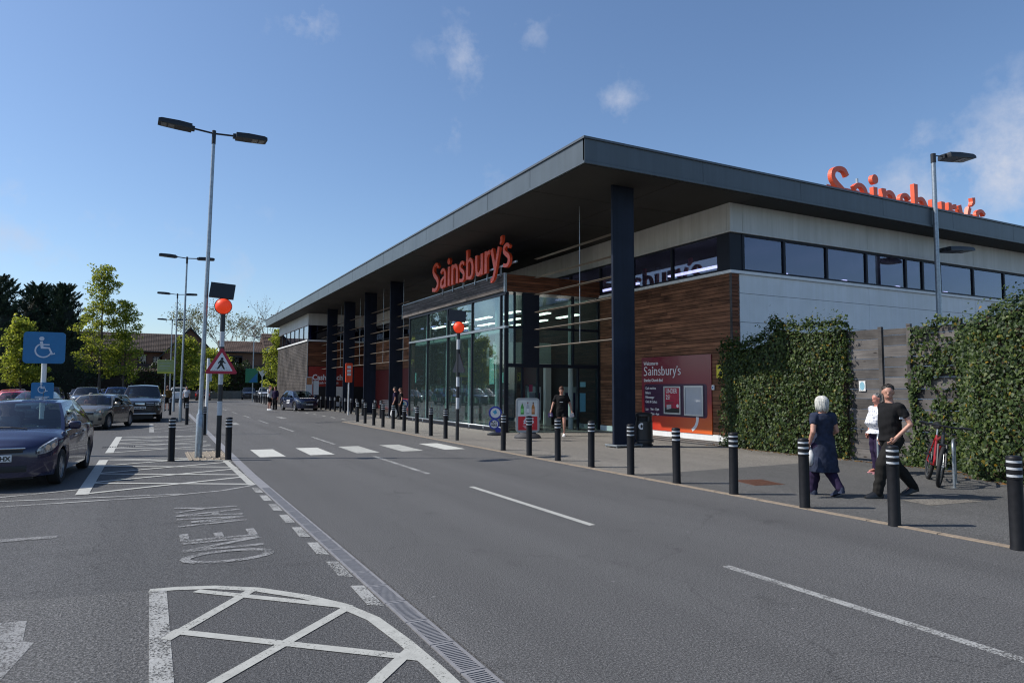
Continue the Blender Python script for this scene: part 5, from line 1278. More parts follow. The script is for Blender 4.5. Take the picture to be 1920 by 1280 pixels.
    for s in (1, -1):
        p = side(0.93, 0.10, s); mx = MB(); mx.rbox(-0.06, 0.06, -0.10, 0.10, -0.065, 0.075, 0.03)
        o = mx.build('wing_mirror', P.get('mirror', col_mat), root, 40, loc=(p[0] + 0.02, p[1] + s * 0.13, p[2] + 0.05)); 
        MB().box(-0.064, -0.0605, -0.08, 0.08, -0.05, 0.055).build('mirror_glass', m_chrome, o)
        MB().tube([(0, -s * 0.16, -0.05), (0, -s * 0.06, -0.02)], 0.02, 6).build('mirror_arm', m_trim, o)
    rr_ = MB().tube([(lerp(xct, xat, 0.12), 0, H - 0.03), (lerp(xct, xat, 0.12) - 0.12, 0, H + 0.18)], 0.006, 5).build('aerial', m_trim, root)
    return root

HATCH = dict(L=4.0, W=1.72, H=1.48, wb=2.51, fo=0.80, wr=0.305, nf=0.75, pf=2.3, seams=[-0.78, 0.08, 1.02],
    belt=[(-2.0, 0.90), (-1.2, 0.955), (0.0, 0.93), (0.95, 0.90), (1.5, 0.82), (1.85, 0.68), (2.0, 0.60)], deck=[(-2.0, 0.95), (0.9, 0.99), (1.3, 0.95), (1.7, 0.83), (1.9, 0.735), (2.0, 0.66)],
    gh=dict(xa=1.02, xat=0.18, xct=-1.35, xc=-1.82, wins=[(0.06, 0.16), (0.20, 0.52), (0.56, 0.90)], top=0.70, bow=0.22),
    front=[('headlight', rad(38), rad(67), lambda t: 0.575 + 0.13 * t ** 2.4, lambda t: 0.635 + 0.195 * t ** 0.7, m_lens, 0.014, 'sym'), ('grille', rad(-24), rad(24), 0.615, 0.68, m_trim, 0.01), ('grille_bar', rad(-26), rad(26), 0.675, 0.70, m_chrome, 0.016),
           ('lower_grille', rad(-28), rad(28), 0.30, 0.40, m_trim, 0.008)])
def variant(base, **kw):
    d = {k: v for k, v in base.items() if not k.startswith('_')}; d.update(kw); return d
c_blue = car_paint('deep_blue_paint', (0.007, 0.008, 0.042), 0.2)
corsa = make_car('hatchback', 'dark blue hatchback nearest the camera, cut off by the left edge', (-2.05, 15.85, 0), rad(-95), HATCH, c_blue, plate=('KX08 AHX', 0.53))
MINI = variant(HATCH, L=3.70, W=1.69, H=1.41, wb=2.47, fo=0.66, wr=0.31, nf=0.62, pf=2.4, spokes=10, seams=[-0.42, 0.86], handle=m_chrome,
    belt=[(-1.85, 0.86), (-1.2, 0.92), (0.8, 0.90), (1.3, 0.86), (1.65, 0.76), (1.85, 0.64)], deck=[(-1.85, 0.92), (0.8, 0.98), (1.3, 0.95), (1.6, 0.86), (1.8, 0.74), (1.85, 0.70)],
    gh=dict(xa=0.86, xat=0.36, xct=-1.35, xc=-1.62, wins=[(0.06, 0.44), (0.48, 0.90)], top=0.74, bow=0.16, dr=0.04),
    front=[('headlight', rad(32), rad(58), lambda t: 0.64 + 0.06 * (2 * t - 1) ** 2, lambda t: 0.83 - 0.06 * (2 * t - 1) ** 2, m_lens, 0.015, 'sym'), ('grille', rad(-26), rad(26), 0.60, 0.70, m_trim, 0.010), ('grille_bar', rad(-27), rad(27), 0.695, 0.72, m_chrome, 0.016), ('grille_bar', rad(-24), rad(24), 0.645, 0.66, m_chrome, 0.016),
           ('lower_grille', rad(-26), rad(26), 0.28, 0.38, m_trim, 0.008), ('fog_light', rad(40), rad(50), 0.38, 0.48, m_trim, 0.010, 'sym')])
mini = make_car('small_car', 'greyish taupe small three-door car with pale roof, behind the dark blue hatchback', (-1.85, 33.35, 0), rad(-106), MINI, car_paint('taupe_paint', (0.20, 0.185, 0.16), 0.6), plate=('OV57 KCT', 0.47))
m_pk = car_paint('black_blue_paint', (0.010, 0.011, 0.016), 0.3)
PICK = variant(HATCH, L=5.2, W=1.82, H=1.80, wb=3.0, fo=0.90, wr=0.375, sill=0.38, nf=0.5, pf=3.2, seams=[-0.95, -0.05, 0.92], handle=m_chrome, mirror=m_chrome,
    belt=[(-2.6, 1.12), (0.0, 1.14), (0.9, 1.12), (1.7, 1.06), (2.3, 1.0), (2.6, 0.92)], deck=[(-2.6, 1.14), (0.9, 1.2), (1.9, 1.16), (2.35, 1.06), (2.6, 0.98)],
    gh=dict(xa=0.95, xat=0.25, xct=-1.15, xc=-1.35, wins=[(0.06, 0.44), (0.48, 0.90)], top=0.76, bow=0.14),
    front=[('headlight', rad(34), rad(68), 0.80, lambda t: 0.93 + 0.05 * t, m_lens, 0.012, 'sym'), ('grille', rad(-30), rad(30), 0.76, 0.93, m_trim, 0.010), ('grille_bar', rad(-30), rad(-8), 0.90, 0.925, m_chrome, 0.016), ('grille_bar', rad(8), rad(30), 0.90, 0.925, m_chrome, 0.016), ('grille_bar', rad(-30), rad(-8), 0.83, 0.85, m_chrome, 0.016), ('grille_bar', rad(8), rad(30), 0.83, 0.85, m_chrome, 0.016),
           ('emblem', rad(-5), rad(5), lambda t: 0.79 + 0.0 * t, 0.92, m_chrome, 0.018), ('lower_grille', rad(-34), rad(34), 0.44, 0.56, m_trim, 0.008), ('skid_plate', rad(-40), rad(40), 0.385, 0.44, m_silver, 0.014), ('fog_light', rad(48), rad(58), 0.56, 0.66, m_lens, 0.010, 'sym')])
pick = make_car('pickup_truck', 'tall black pickup with chrome grille facing the camera beside the lamp posts', (-0.32, 39.9, 0), rad(-92), PICK, m_pk, plate=('MV69 NCJ', 0.70), cat='pickup')
q = MB(); q.rbox(-2.58, -1.30, -0.86, 0.86, 0.95, 1.22, 0.03); q.build('cargo_bed', m_pk, pick)
c_navy = car_paint('navy_paint', (0.008, 0.015, 0.05), 0.3)
HATCH2 = variant(HATCH, L=3.95, H=1.47, spokes=5)
dcar = make_car('liveried_hatchback', 'dark blue hatchback with white lettering parked in lay-by by the supermarket', (9.75, 52.2, 0), rad(-80), HATCH2, c_navy, plate=('LD14 WHC', 0.47))
for k in range(3):
    MB().box(-0.25, 0.40 - 0.06 * k, -0.868, -0.862, 0.72 - k * 0.10, 0.78 - k * 0.10).build('white_livery', m_white_print, dcar)
b = MB()
for k in range(7): 
    x0 = 1.42 if k % 2 else 1.44; y0 = -0.55 + k * 0.16; b.add([(x0, y0, 0.925), (x0 + 0.10, y0, 0.902), (x0 + 0.10, y0 + 0.12, 0.902), (x0, y0 + 0.12, 0.925)], [(0, 1, 2, 3)])
o = b.build('white_livery', m_white_print, dcar)
def simple(name, label, loc, rz, P, col, metal=0.3, **kw): return make_car(name, label, loc, rz, P, car_paint(name + '_paint', col, metal), **kw)
SALOON = variant(HATCH, L=4.4, H=1.46, wb=2.65, fo=0.85)
SUV = variant(HATCH, L=4.5, W=1.85, H=1.68, wb=2.65, fo=0.88, wr=0.35, sill=0.28, belt=[(-2.25, 1.05), (0.9, 1.02), (1.6, 0.95), (2.05, 0.85), (2.25, 0.75)], deck=[(-2.25, 1.08), (0.9, 1.10), (1.7, 1.03), (2.1, 0.93), (2.25, 0.85)],
    gh=dict(xa=1.0, xat=0.3, xct=-1.75, xc=-2.1, wins=[(0.05, 0.24), (0.28, 0.54), (0.58, 0.90)], top=0.74, bow=0.17),
    front=[('headlight', rad(32), rad(68), 0.72, 0.85, m_lens, 0.012, 'sym'), ('grille', rad(-26), rad(26), 0.66, 0.84, m_trim, 0.01), ('lower_grille', rad(-30), rad(30), 0.36, 0.5, m_trim, 0.008)])
simple('saloon_car', 'dark grey-blue car between the small taupe car and blue parking sign', (-5.15, 42.5, 0), rad(-98), SALOON, (0.045, 0.06, 0.075), 0.5)
simple('estate_car', 'silver-roofed blue car behind the slender maple trunk', (-4.3, 62.5, 0), rad(-92), SUV, (0.09, 0.12, 0.17), 0.5)
simple('blue_car', 'bright blue car glimpsed right of the maple trunk', (-2.4, 64.5, 0), rad(-88), SUV, (0.02, 0.07, 0.25), 0.3)
simple('grey_car', 'grey car glimpsed behind the pickup bonnet at its left', (-2.0, 74, 0), rad(-88), HATCH, (0.10, 0.11, 0.12), 0.5)
simple('pink_car', 'pinkish red car partly hidden by the small blue wheelchair sign', (-6.15, 46.0, 0), rad(80), HATCH, (0.42, 0.02, 0.07), 0.2)
simple('red_car', 'red and white tailed car left of the small blue wheelchair sign', (-9.4, 66, 0), rad(86), HATCH, (0.40, 0.03, 0.05), 0.2)
simple('dark_car', 'dark car roof seen between the blue sign and the grey-blue car', (-7.2, 66.5, 0), rad(-90), SUV, (0.02, 0.022, 0.025), 0.3)
whc = simple('white_hatchback', 'white hatchback with its boot open at the left edge', (-10.6, 55, 0), rad(96), SUV, (0.55, 0.56, 0.57), 0.0)
MB().rbox(-2.9, -2.05, -0.72, 0.72, 1.80, 1.88, 0.03).build('open_boot_lid', m_trim, whc); MB().box(-2.262, -2.256, -0.66, 0.66, 0.72, 1.62).build('open_boot', m_dark, whc)
simple('hatchback', 'dark green-black car at the extreme left edge behind the blue hatchback', (-6.35, 29.0, 0), rad(-92), HATCH, (0.012, 0.018, 0.014), 0.3)
simple('white_suv', 'white car with dark rear window beyond the second lamp post', (2.75, 84, 0), rad(88), SUV, (0.60, 0.60, 0.60), 0.0)
simple('dark_red_car', 'very dark red car in front of the low far wall', (6.0, 96, 0), rad(84), SALOON, (0.05, 0.006, 0.010), 0.3)
simple('grey_car', 'dark grey car parked facing us beyond the far bollards', (11.9, 100, 0), rad(-96), SUV, (0.05, 0.05, 0.065), 0.4)
simple('silver_car', 'pale silver car behind the far row of bollards', (13.6, 97, 0), rad(-96), SUV, (0.42, 0.44, 0.47), 0.3)
for i, (x, y, c) in enumerate(((-13.5, 74, (0.03, 0.03, 0.1)), (-8.8, 82, (0.2, 0.02, 0.03)), (-6.3, 81, (0.03, 0.03, 0.04)), (-11.2, 80, (0.25, 0.25, 0.27)), (-3.9, 82, (0.03, 0.04, 0.15)))):
    simple('parked_car', ['navy car in the far left row, leftmost', 'crimson car in the far row behind the blue wheelchair sign', 'black car in the far row behind the grey-blue car', 'silver car in the far row left of the crimson one', 'bluish car in the far row behind the silver-roofed car'][i], (x, y, 0), rad(-90 + 4 * i), HATCH, c)

# ------------------------------------------------------------------ people
def remesh(b, name, mat, parent, voxel, smooth=4, extra=None, wrinkle=0.0):
    me = b.mesh('tmp', mat); o = bpy.data.objects.new('tmp', me); COL.objects.link(o)
    m = o.modifiers.new('r', 'REMESH'); m.mode = 'VOXEL'; m.voxel_size = voxel
    if smooth: s = o.modifiers.new('s', 'SMOOTH'); s.iterations = smooth; s.factor = 0.5
    bpy.context.view_layer.update()
    r = bpy.data.meshes.new_from_object(o.evaluated_get(bpy.context.evaluated_depsgraph_get())); bpy.data.objects.remove(o)
    if wrinkle:
        n_ = len(r.vertices); co = np.empty(n_ * 3, dtype=np.float32); no = np.empty(n_ * 3, dtype=np.float32)
        r.vertices.foreach_get('co', co); r.vertices.foreach_get('normal', no); co = co.reshape(-1, 3); no = no.reshape(-1, 3)
        x, y, z = co[:, 0] * 1.0, co[:, 1], co[:, 2]; ph = 3 * np.sin(5 * x + 2.3) + 3 * np.sin(4 * y) + 2 * np.sin(7 * z + x * 9)
        d = 0.45 * np.sin(26 * x + 13 * z + ph) * np.sin(21 * y - 17 * z + ph * 0.7) + 0.35 * np.sin(44 * z + 18 * x - 25 * y + ph) + 0.2 * np.sin(70 * x - 41 * z + ph * 2) * np.sin(63 * y + ph)
        co += no * (d * wrinkle * 0.6)[:, None]; r.vertices.foreach_set('co', co.ravel())
    r.name = name; r.materials.clear(); r.materials.append(mat); r.polygons.foreach_set('use_smooth', [True] * len(r.polygons))
    if extra: 
        bm = bmesh.new(); bm.from_mesh(r); bm.from_mesh(extra); bm.to_mesh(r); bm.free(); r.polygons.foreach_set('use_smooth', [True] * len(r.polygons))
    return link(name, r, parent)
def ell(b, c, rx, ry, rz, n=14, m=9, rot=None):
    pts, fs_ = [], []
    for i in range(m + 1):
        t = -PI / 2 + PI * i / m; rr = max(math.cos(t), 0.02)
        for j in range(n): a = 2 * PI * j / n; pts.append(Vector((rx * rr * math.cos(a), ry * rr * math.sin(a), rz * math.sin(t))))
    if rot: pts = [rot @ p for p in pts]
    pts = [(p.x + c[0], p.y + c[1], p.z + c[2]) for p in pts]
    for i in range(m):
        for j in range(n): q = (j + 1) % n; fs_.append((i * n + j, i * n + q, i * n + n + q, i * n + n + j))
    fs_ += [tuple(range(n - 1, -1, -1)), tuple(range(m * n, m * n + n))]; b.add(pts, fs_)
def rings(b, R_, n=20):   # (cx, cy, z, rx, ry)
    pts, fs_ = [], []
    for cx, cy, z, rx, ry in R_:
        for j in range(n):
            a = 2 * PI * j / n; ca, sa = math.cos(a), math.sin(a)
            e = 0.85; pts.append((cx + rx * math.copysign(abs(ca) ** e, ca), cy + ry * math.copysign(abs(sa) ** e, sa), z))
    for i in range(len(R_) - 1):
        for j in range(n): q = (j + 1) % n; fs_.append((i * n + j, i * n + q, i * n + n + q, i * n + n + j))
    fs_ += [tuple(range(n - 1, -1, -1)), tuple(range((len(R_) - 1) * n, len(R_) * n))]; b.add(pts, fs_)
def limb(b, pts, rs, n=10):
    b.tube(pts, rs, n)
    for p, r in zip(pts, rs): ell(b, p, r, r, r, 10, 6)
def person(label, loc, rz, H, J=None, vox=0.014, skin=None, hair=None, hairstyle='short', shirt=None, sleeves=0.5, trousers=None, leg=1.0, dress=None, dress_len=0.48, shoes=None, belly=0.0, head_yaw=0.0, head_pitch=0.0, group=None, wide=1.0, sandals=False):
    skin = skin or m_skin
    root = empty('person', loc, rz, label, 'person', group)
    k = H / 1.75; w = wide
    D = dict(neck=(0, 0, 1.43), head=(0, 0.03, 1.615), shR=(0.185, -0.01, 1.39), elR=(0.235, -0.04, 1.11), wrR=(0.245, 0.05, 0.87), shL=(-0.185, -0.01, 1.39), elL=(-0.235, -0.04, 1.11), wrL=(-0.245, 0.05, 0.87),
             hipR=(0.09, 0, 0.90), knR=(0.10, 0.03, 0.48), anR=(0.10, 0.0, 0.085), hipL=(-0.09, 0, 0.90), knL=(-0.10, 0.03, 0.48), anL=(-0.10, 0.0, 0.085), toeR=(0.10, 0.17, 0.035), toeL=(-0.10, 0.17, 0.035))
    D.update(J or {}); g = {a: Vector(v) * k for a, v in D.items()}
    RT = lambda *L: [(cx * k, cy * k, z * k, rx * k * w, ry * k * w) for cx, cy, z, rx, ry in L]
    b = MB()
    hr = Matrix.Rotation(head_yaw, 3, 'Z') @ Matrix.Rotation(head_pitch, 3, 'X'); hc = g['head']
    hp = lambda x, y, z: tuple(hc + hr @ (Vector((x, y, z)) * k))
    ell(b, hp(0, -0.005, 0.015), 0.080 * k, 0.097 * k, 0.098 * k, rot=hr); ell(b, hp(0, 0.018, -0.05), 0.063 * k, 0.070 * k, 0.072 * k, rot=hr)
    b.tube([hp(0, 0.082, 0.015), hp(0, 0.108, -0.022)], [0.010 * k, 0.016 * k], 6); ell(b, hp(0, 0.082, -0.064), 0.026 * k, 0.014 * k, 0.012 * k, 8, 5)
    ell(b, hp(0, 0.068, 0.028), 0.056 * k, 0.024 * k, 0.013 * k, 10, 5, hr)
    for s in (1, -1): ell(b, hp(s * 0.083, -0.01, -0.01), 0.010 * k, 0.022 * k, 0.032 * k, 8, 5, hr)
    limb(b, [g['neck'] - Vector((0, 0, 0.05)) * k, tuple(hc + hr @ (Vector((0, -0.02, -0.06)) * k))], [0.066 * k, 0.058 * k])
    TR = [(0, 0, 0.84, 0.145, 0.105), (0, 0, 0.95, 0.155, 0.115), (0, 0.01 + belly * 0.5, 1.08, 0.142 + belly * 0.3, 0.10 + belly), (0, 0.01 + belly * 0.3, 1.22, 0.155, 0.11 + belly * 0.5), (0, 0.0, 1.34, 0.17, 0.11), (0, -0.005, 1.405, 0.15, 0.085), (0, 0, 1.445, 0.075, 0.06)]
    rings(b, RT(*TR))
    for s in 'RL':
        limb(b, [g['sh' + s], g['el' + s], g['wr' + s]], [0.052 * k * w, 0.041 * k * w, 0.028 * k])
        limb(b, [g['hip' + s], g['kn' + s], g['an' + s]], [0.085 * k * w, 0.056 * k, 0.036 * k])
        c = g['kn' + s].lerp(g['an' + s], 0.28) + Vector((0, -0.02, 0)) * k; ell(b, c, 0.052 * k, 0.055 * k, 0.11 * k)
        limb(b, [g['an' + s], g['toe' + s]], [0.038 * k, 0.030 * k] if sandals else [0.030 * k, 0.016 * k])
    fx = MB()
    for s in 'RL':   # hands: palm, four fingers, thumb
        d = (g['wr' + s] - g['el' + s]).normalized(); sx = 1 if s == 'R' else -1
        fwd = Vector((0, 1, 0)); fwd = (fwd - d * fwd.dot(d)).normalized(); out = d.cross(fwd) * sx
        c = g['wr' + s] + d * 0.045 * k; fx.tube([g['wr' + s] - d * 0.02 * k, c, c + d * 0.045 * k], [0.024 * k, 0.034 * k, 0.030 * k], 8)
        for i in range(4):
            p0 = c + d * 0.035 * k + fwd * (0.026 - 0.018 * i) * k; ln = (0.068, 0.078, 0.072, 0.055)[i] * k
            fx.tube([p0, p0 + d * ln * 0.5 - out * 0.008 * k, p0 + d * ln * 0.85 - out * 0.03 * k], [0.0095 * k, 0.0088 * k, 0.0065 * k], 6)
        p0 = c - d * 0.02 * k + fwd * 0.022 * k; fx.tube([p0, p0 + fwd * 0.03 * k + d * 0.025 * k, p0 + fwd * 0.032 * k + d * 0.06 * k], [0.012 * k, 0.010 * k, 0.008 * k], 6)
    remesh(b, 'body', skin, root, vox, 3, fx.mesh('hands', skin))
    eb = MB()
    for s in (1, -1): ell(eb, hp(s * 0.030, 0.0895, 0.008), 0.010 * k, 0.004 * k, 0.0045 * k, 8, 5, hr)
    eb.build('eyes', m_black_print, root, True)
    mb_ = MB(); ell(mb_, hp(0, 0.089, -0.064), 0.022 * k, 0.008 * k, 0.004 * k, 8, 5, hr); mb_.build('mouth', paint('lips', (0.28, 0.07, 0.06), 0.5), root, True)
    if hair:
        hb_ = MB()
        if hairstyle == 'short':
            ell(hb_, hp(0, -0.018, 0.046), 0.0845 * k, 0.094 * k, 0.079 * k, rot=hr); ell(hb_, hp(0, -0.045, -0.005), 0.087 * k, 0.066 * k, 0.085 * k, rot=hr)
        elif hairstyle == 'bob':
            ell(hb_, hp(0, -0.015, 0.03), 0.103 * k, 0.115 * k, 0.10 * k, rot=hr); rings(hb_, [(hc.x, hc.y - 0.03 * k, hc.z - 0.125 * k, 0.098 * k, 0.075 * k), (hc.x, hc.y - 0.032 * k, hc.z - 0.06 * k, 0.106 * k, 0.092 * k), (hc.x, hc.y - 0.03 * k, hc.z + 0.02 * k, 0.10 * k, 0.10 * k)])
        elif hairstyle == 'full':
            ell(hb_, hp(0, -0.02, 0.045), 0.094 * k, 0.104 * k, 0.098 * k, rot=hr); ell(hb_, hp(0, -0.06, -0.02), 0.088 * k, 0.070 * k, 0.095 * k, rot=hr)
        sr = random.Random(int(H * 1000)); ex = MB()
        if hairstyle == 'bob':
            for q in range(230):
                a = sr.uniform(0, 2 * PI)
                if abs(((a - PI / 2 + PI) % (2 * PI)) - PI) < 0.85: continue
                end = -0.135 + sr.uniform(-0.02, 0.015); pth = []
                for t in range(7):
                    u = t / 6; el_ = rad(80 - 80 * min(1, u * 1.5)); zz = 0.03 + 0.104 * math.sin(el_) if u < 0.66 else 0.03 + (end - 0.03) * (u - 0.66) / 0.34
                    rr_ = 0.109 * math.cos(el_) * (1 if u < 0.8 else 1 - (u - 0.8) * 0.5) + sr.uniform(-0.002, 0.003)
                    pth.append(hp(rr_ * math.cos(a + u * 0.25), rr_ * 1.06 * math.sin(a + u * 0.25) - 0.018, zz))
                ex.tube(pth, [0.004, 0.006, 0.007, 0.007, 0.006, 0.005, 0.002], 4)
        else:
            for q in range(170):
                a = sr.uniform(0, 2 * PI); el_ = rad(sr.uniform(-5, 85)); n3 = Vector((math.cos(el_) * math.cos(a), math.cos(el_) * math.sin(a), math.sin(el_)))
                if n3.y > 0.35 and n3.z < 0.62: continue
                p3 = Vector((n3.x * 0.086, n3.y * 0.090 - 0.018, n3.z * 0.080 + 0.045)); tg = Vector((sr.gauss(0, 0.4), 0.6 + sr.gauss(0, 0.4), sr.gauss(0, 0.3)))
                ex.tube([hp(*p3), hp(*(p3 + n3 * 0.002 + tg * 0.008)), hp(*(p3 + n3 * 0.003 + tg * 0.018))], [0.006, 0.005, 0.002], 4)
        remesh(hb_, 'hair', hair, root, 0.011, 2, ex.mesh('strands', hair), wrinkle=0.010)
    if shirt:
        b = MB(); low = 0.86 if not dress else dress_len
        e = 0.016
        R2 = [(cx, cy, z, rx + e, ry + e) for cx, cy, z, rx, ry in TR if z > low + 0.02]
        if dress: R2 = [(0, -0.01, dress_len, 0.23, 0.17), (0, 0, dress_len + 0.2, 0.215, 0.16), (0, 0, 0.84, 0.19, 0.145), (0, 0, 0.98, 0.175, 0.135)] + [r_ for r_ in R2 if r_[2] > 1.0]
        else: R2 = [(0, 0.01 + belly * 0.35, low, 0.172 + belly * 0.3, 0.128 + belly * 0.9)] + R2
        rings(b, RT(*R2))
        for s in 'RL':
            q = g['sh' + s].lerp(g['el' + s], sleeves) if sleeves <= 1 else g['el' + s]
            b.tube([g['sh' + s] + Vector((-0.06 if s == 'R' else 0.06, 0, 0.01)) * k, g['sh' + s], q], [0.075 * k, 0.072 * k * w, 0.062 * k * w], 12)
            ell(b, g['sh' + s], 0.068 * k * w, 0.068 * k * w, 0.062 * k * w)
            if sleeves > 1: b.tube([q, g['el' + s].lerp(g['wr' + s], sleeves - 1)], [0.055 * k, 0.040 * k], 10)
        remesh(b, 'dress' if dress else 'shirt', shirt, root, vox, 4, wrinkle=0.014)
    if trousers:
        b = MB(); rings(b, RT((0, 0, 0.80, 0.155, 0.115), (0, 0, 0.88, 0.168, 0.128), (0, 0.005, 0.98, 0.160, 0.122)))
        for s in 'RL':
            kn = g['kn' + s]
            if leg >= 1:
                mid = g['hip' + s].lerp(kn, 0.5) + Vector((0, 0.012, 0)) * k; cf = kn.lerp(g['an' + s], 0.35) + Vector((0, -0.02, 0)) * k
                limb(b, [g['hip' + s] - Vector((0, 0, 0.02)), mid, kn, cf, g['an' + s] + Vector((0, 0, -0.005)) * k], [0.118 * k * w, 0.104 * k * w, 0.088 * k * w, 0.084 * k * w, 0.074 * k])
            else:
                e_ = g['hip' + s].lerp(kn, leg); b.tube([g['hip' + s], e_], [0.105 * k * w, 0.095 * k * w], 12); ell(b, g['hip' + s], 0.10 * k, 0.10 * k, 0.10 * k)
        remesh(b, 'trousers', trousers, root, vox, 4, wrinkle=0.016)
    for s in 'RL':
        a, t = g['an' + s], g['toe' + s]; d = (t - a); d.z = 0; d.normalize()
        b = MB(); z = min(a.z - 0.075 * k, t.z - 0.03 * k); up = Vector((0, 0, 1)); f = (t - a).normalized()
        slope = (t.z - 0.03 * k - (a.z - 0.08 * k)) / 0.17
        P_ = []
        for along, wd, ht_ in ((-0.085, 0.032, 0.07), (-0.06, 0.046, 0.10), (0.035, 0.048, 0.105), (0.10, 0.054, 0.07), (0.17, 0.050, 0.05), (0.215, 0.028, 0.03)):
            base = a + d * along * k; base.z = max(0.004, a.z - 0.08 * k + slope * max(0, along + 0.03) * k); P_.append((base, wd * k, (ht_ if not sandals else 0.022) * k))
        sd = Vector((-d.y, d.x, 0)); pts, fs_ = [], []
        for base, wd, ht_ in P_:
            for u, v in ((-1, 0), (1, 0), (1.0, 0.5), (0.6, 1), (-0.6, 1), (-1.0, 0.5)): pts.append(base + sd * wd * u + up * ht_ * v)
        for i in range(len(P_) - 1):
            for j in range(6): q = (j + 1) % 6; fs_.append((i * 6 + j, i * 6 + q, i * 6 + 6 + q, i * 6 + 6 + j))
        fs_ += [tuple(range(5, -1, -1)), tuple(range(30, 36))]; b.add(pts, fs_); b.build('shoe', shoes or m_black, root, 60)
    return root
def cloth(name, col, var=0.2): return paint(name, col, 0.9, 0, var, 9, spec=0.2, bmp=0.15)
c_black = cloth('black_cloth', (0.010, 0.010, 0.011)); c_blk2 = cloth('charcoal_cloth', (0.016, 0.015, 0.014)); c_denim = cloth('navy_denim', (0.026, 0.033, 0.058), 0.45); c_purple = cloth('plum_cloth', (0.022, 0.014, 0.04))
m_hair_dark = paint('dark_hair', (0.032, 0.026, 0.022), 0.6, 0, 0.3, 30); m_hair_white = paint('white_hair', (0.56, 0.55, 0.50), 0.6, 0, 0.3, 30, bmp=0.25); m_hair_grey = paint('grey_hair', (0.17, 0.165, 0.16), 0.7, 0, 0.4, 40); m_hair_brown = paint('brown_hair', (0.09, 0.035, 0.018), 0.6, 0, 0.3, 30)
m_dots, n_, l_, b_ = new_mat('white_patterned_cloth')
vo_ = n_.new('ShaderNodeTexVoronoi'); vo_.inputs['Scale'].default_value = 17; vo_.inputs['Randomness'].default_value = 0.35; tcx = n_.new('ShaderNodeTexCoord'); l_.new(tcx.outputs['Object'], vo_.inputs['Vector'])
l_.new(ramp(n_, l_, vo_.outputs['Distance'], ((0.30, (0.30, 0.31, 0.38)), (0.36, (0.66, 0.66, 0.68)))), b_.inputs['Base Color']); b_.inputs['Roughness'].default_value = 0.9
def face(dx, dy): return math.atan2(-dx, dy)     # rotation that turns +y to (dx, dy)
# man in black, long stride towards the left, looking over at the camera
mn = person('man in black t-shirt and cargo trousers striding left past the bollards', (10.50, 6.98, 0), face(-0.94, 0.28), 1.80,
    dict(hipR=(0.09, 0.0, 0.89), hipL=(-0.09, 0.0, 0.89), knL=(-0.09, 0.26, 0.50), anL=(-0.07, 0.33, 0.09), toeL=(-0.07, 0.50, 0.04), knR=(0.10, -0.14, 0.47), anR=(0.12, -0.46, 0.14), toeR=(0.12, -0.31, 0.045),
         elL=(-0.29, -0.10, 1.13), wrL=(-0.22, 0.10, 0.92), elR=(0.27, -0.10, 1.12), wrR=(0.24, -0.02, 0.90)),
    0.0125, m_skin, m_hair_dark, 'short', c_black, 0.62, c_blk2, 1.0, shoes=m_black, head_yaw=rad(52), head_pitch=rad(-9), belly=0.02, wide=1.05)
MB().box(-0.262, -0.256, -0.05, 0.06, 1.24, 1.27).build('sleeve_print', m_white_print, mn)
# woman with the white bob in a navy dress, seen from behind
wm = person('woman with white bob hair in a navy denim dress carrying a shopping bag', (9.62, 7.55, 0), face(0.22, 0.97), 1.60,
    dict(knL=(-0.09, 0.14, 0.48), anL=(-0.08, 0.20, 0.085), toeL=(-0.08, 0.36, 0.035), knR=(0.09, 0.02, 0.46), anR=(0.10, -0.26, 0.17), toeR=(0.10, -0.15, 0.045), elL=(-0.27, -0.08, 1.12), wrL=(-0.26, 0.06, 0.86), elR=(0.27, -0.02, 1.13), wrR=(0.25, 0.16, 1.0)),
    0.0125, m_skin, m_hair_white, 'bob', c_denim, 0.55, c_purple, 1.0, dress=True, dress_len=0.42, shoes=c_denim, wide=1.12)
bag = empty('shopping_bag', (9.46, 7.66, 0.46), rad(40), 'pale plastic shopping bag with blue lettering hanging from the hand of the woman in navy', 'bag')
b = MB(); rings(b, [(0, 0, 0.02, 0.10, 0.05), (0.01, 0.01, 0.10, 0.15, 0.085), (0, 0, 0.22, 0.13, 0.07), (0.01, 0, 0.30, 0.06, 0.03), (0, 0, 0.36, 0.02, 0.015)]); b.build('bag_body', paint('bag_white', (0.55, 0.55, 0.54), 0.5), bag, True)
b = MB()
for i in range(4): b.ribbon([(-0.06 + i * 0.035, 0.10 + i * 0.02), (-0.05 + i * 0.035, 0.17 + i * 0.02)], [0.014, 0.014], lambda a, v, d: (a, -d, v), 0.086, 0.090)
b.build('blue_print', m_blue_sign, bag); bag.scale = (0.85, 0.85, 0.95)
pk = empty('pink_bag', (9.16, 7.58, 0.30), rad(10), 'thin pale pink bag hanging beside the white shopping bag', 'bag')
b = MB(); rings(b, [(0, 0, 0.0, 0.10, 0.03), (0, 0, 0.2, 0.085, 0.04), (0, 0, 0.42, 0.05, 0.02), (0.06, 0, 0.55, 0.015, 0.01)]); b.build('bag_body', paint('bag_pink', (0.50, 0.33, 0.31), 0.7), pk, True)
person('person in white patterned top and plum trousers wearing pink sandals beside the gate', (13.21, 9.05, 0), face(-0.95, 0.25), 1.64, dict(toeL=(-0.12, 0.18, 0.03), knL=(-0.10, 0.08, 0.48), anL=(-0.11, 0.07, 0.08)), 0.014, m_skin_red, m_hair_grey, 'short', m_dots, 0.6, c_purple, 0.999 + 0.001, shoes=paint('pink_sandal', (0.45, 0.20, 0.22), 0.6), belly=0.09, wide=1.1, sandals=True)
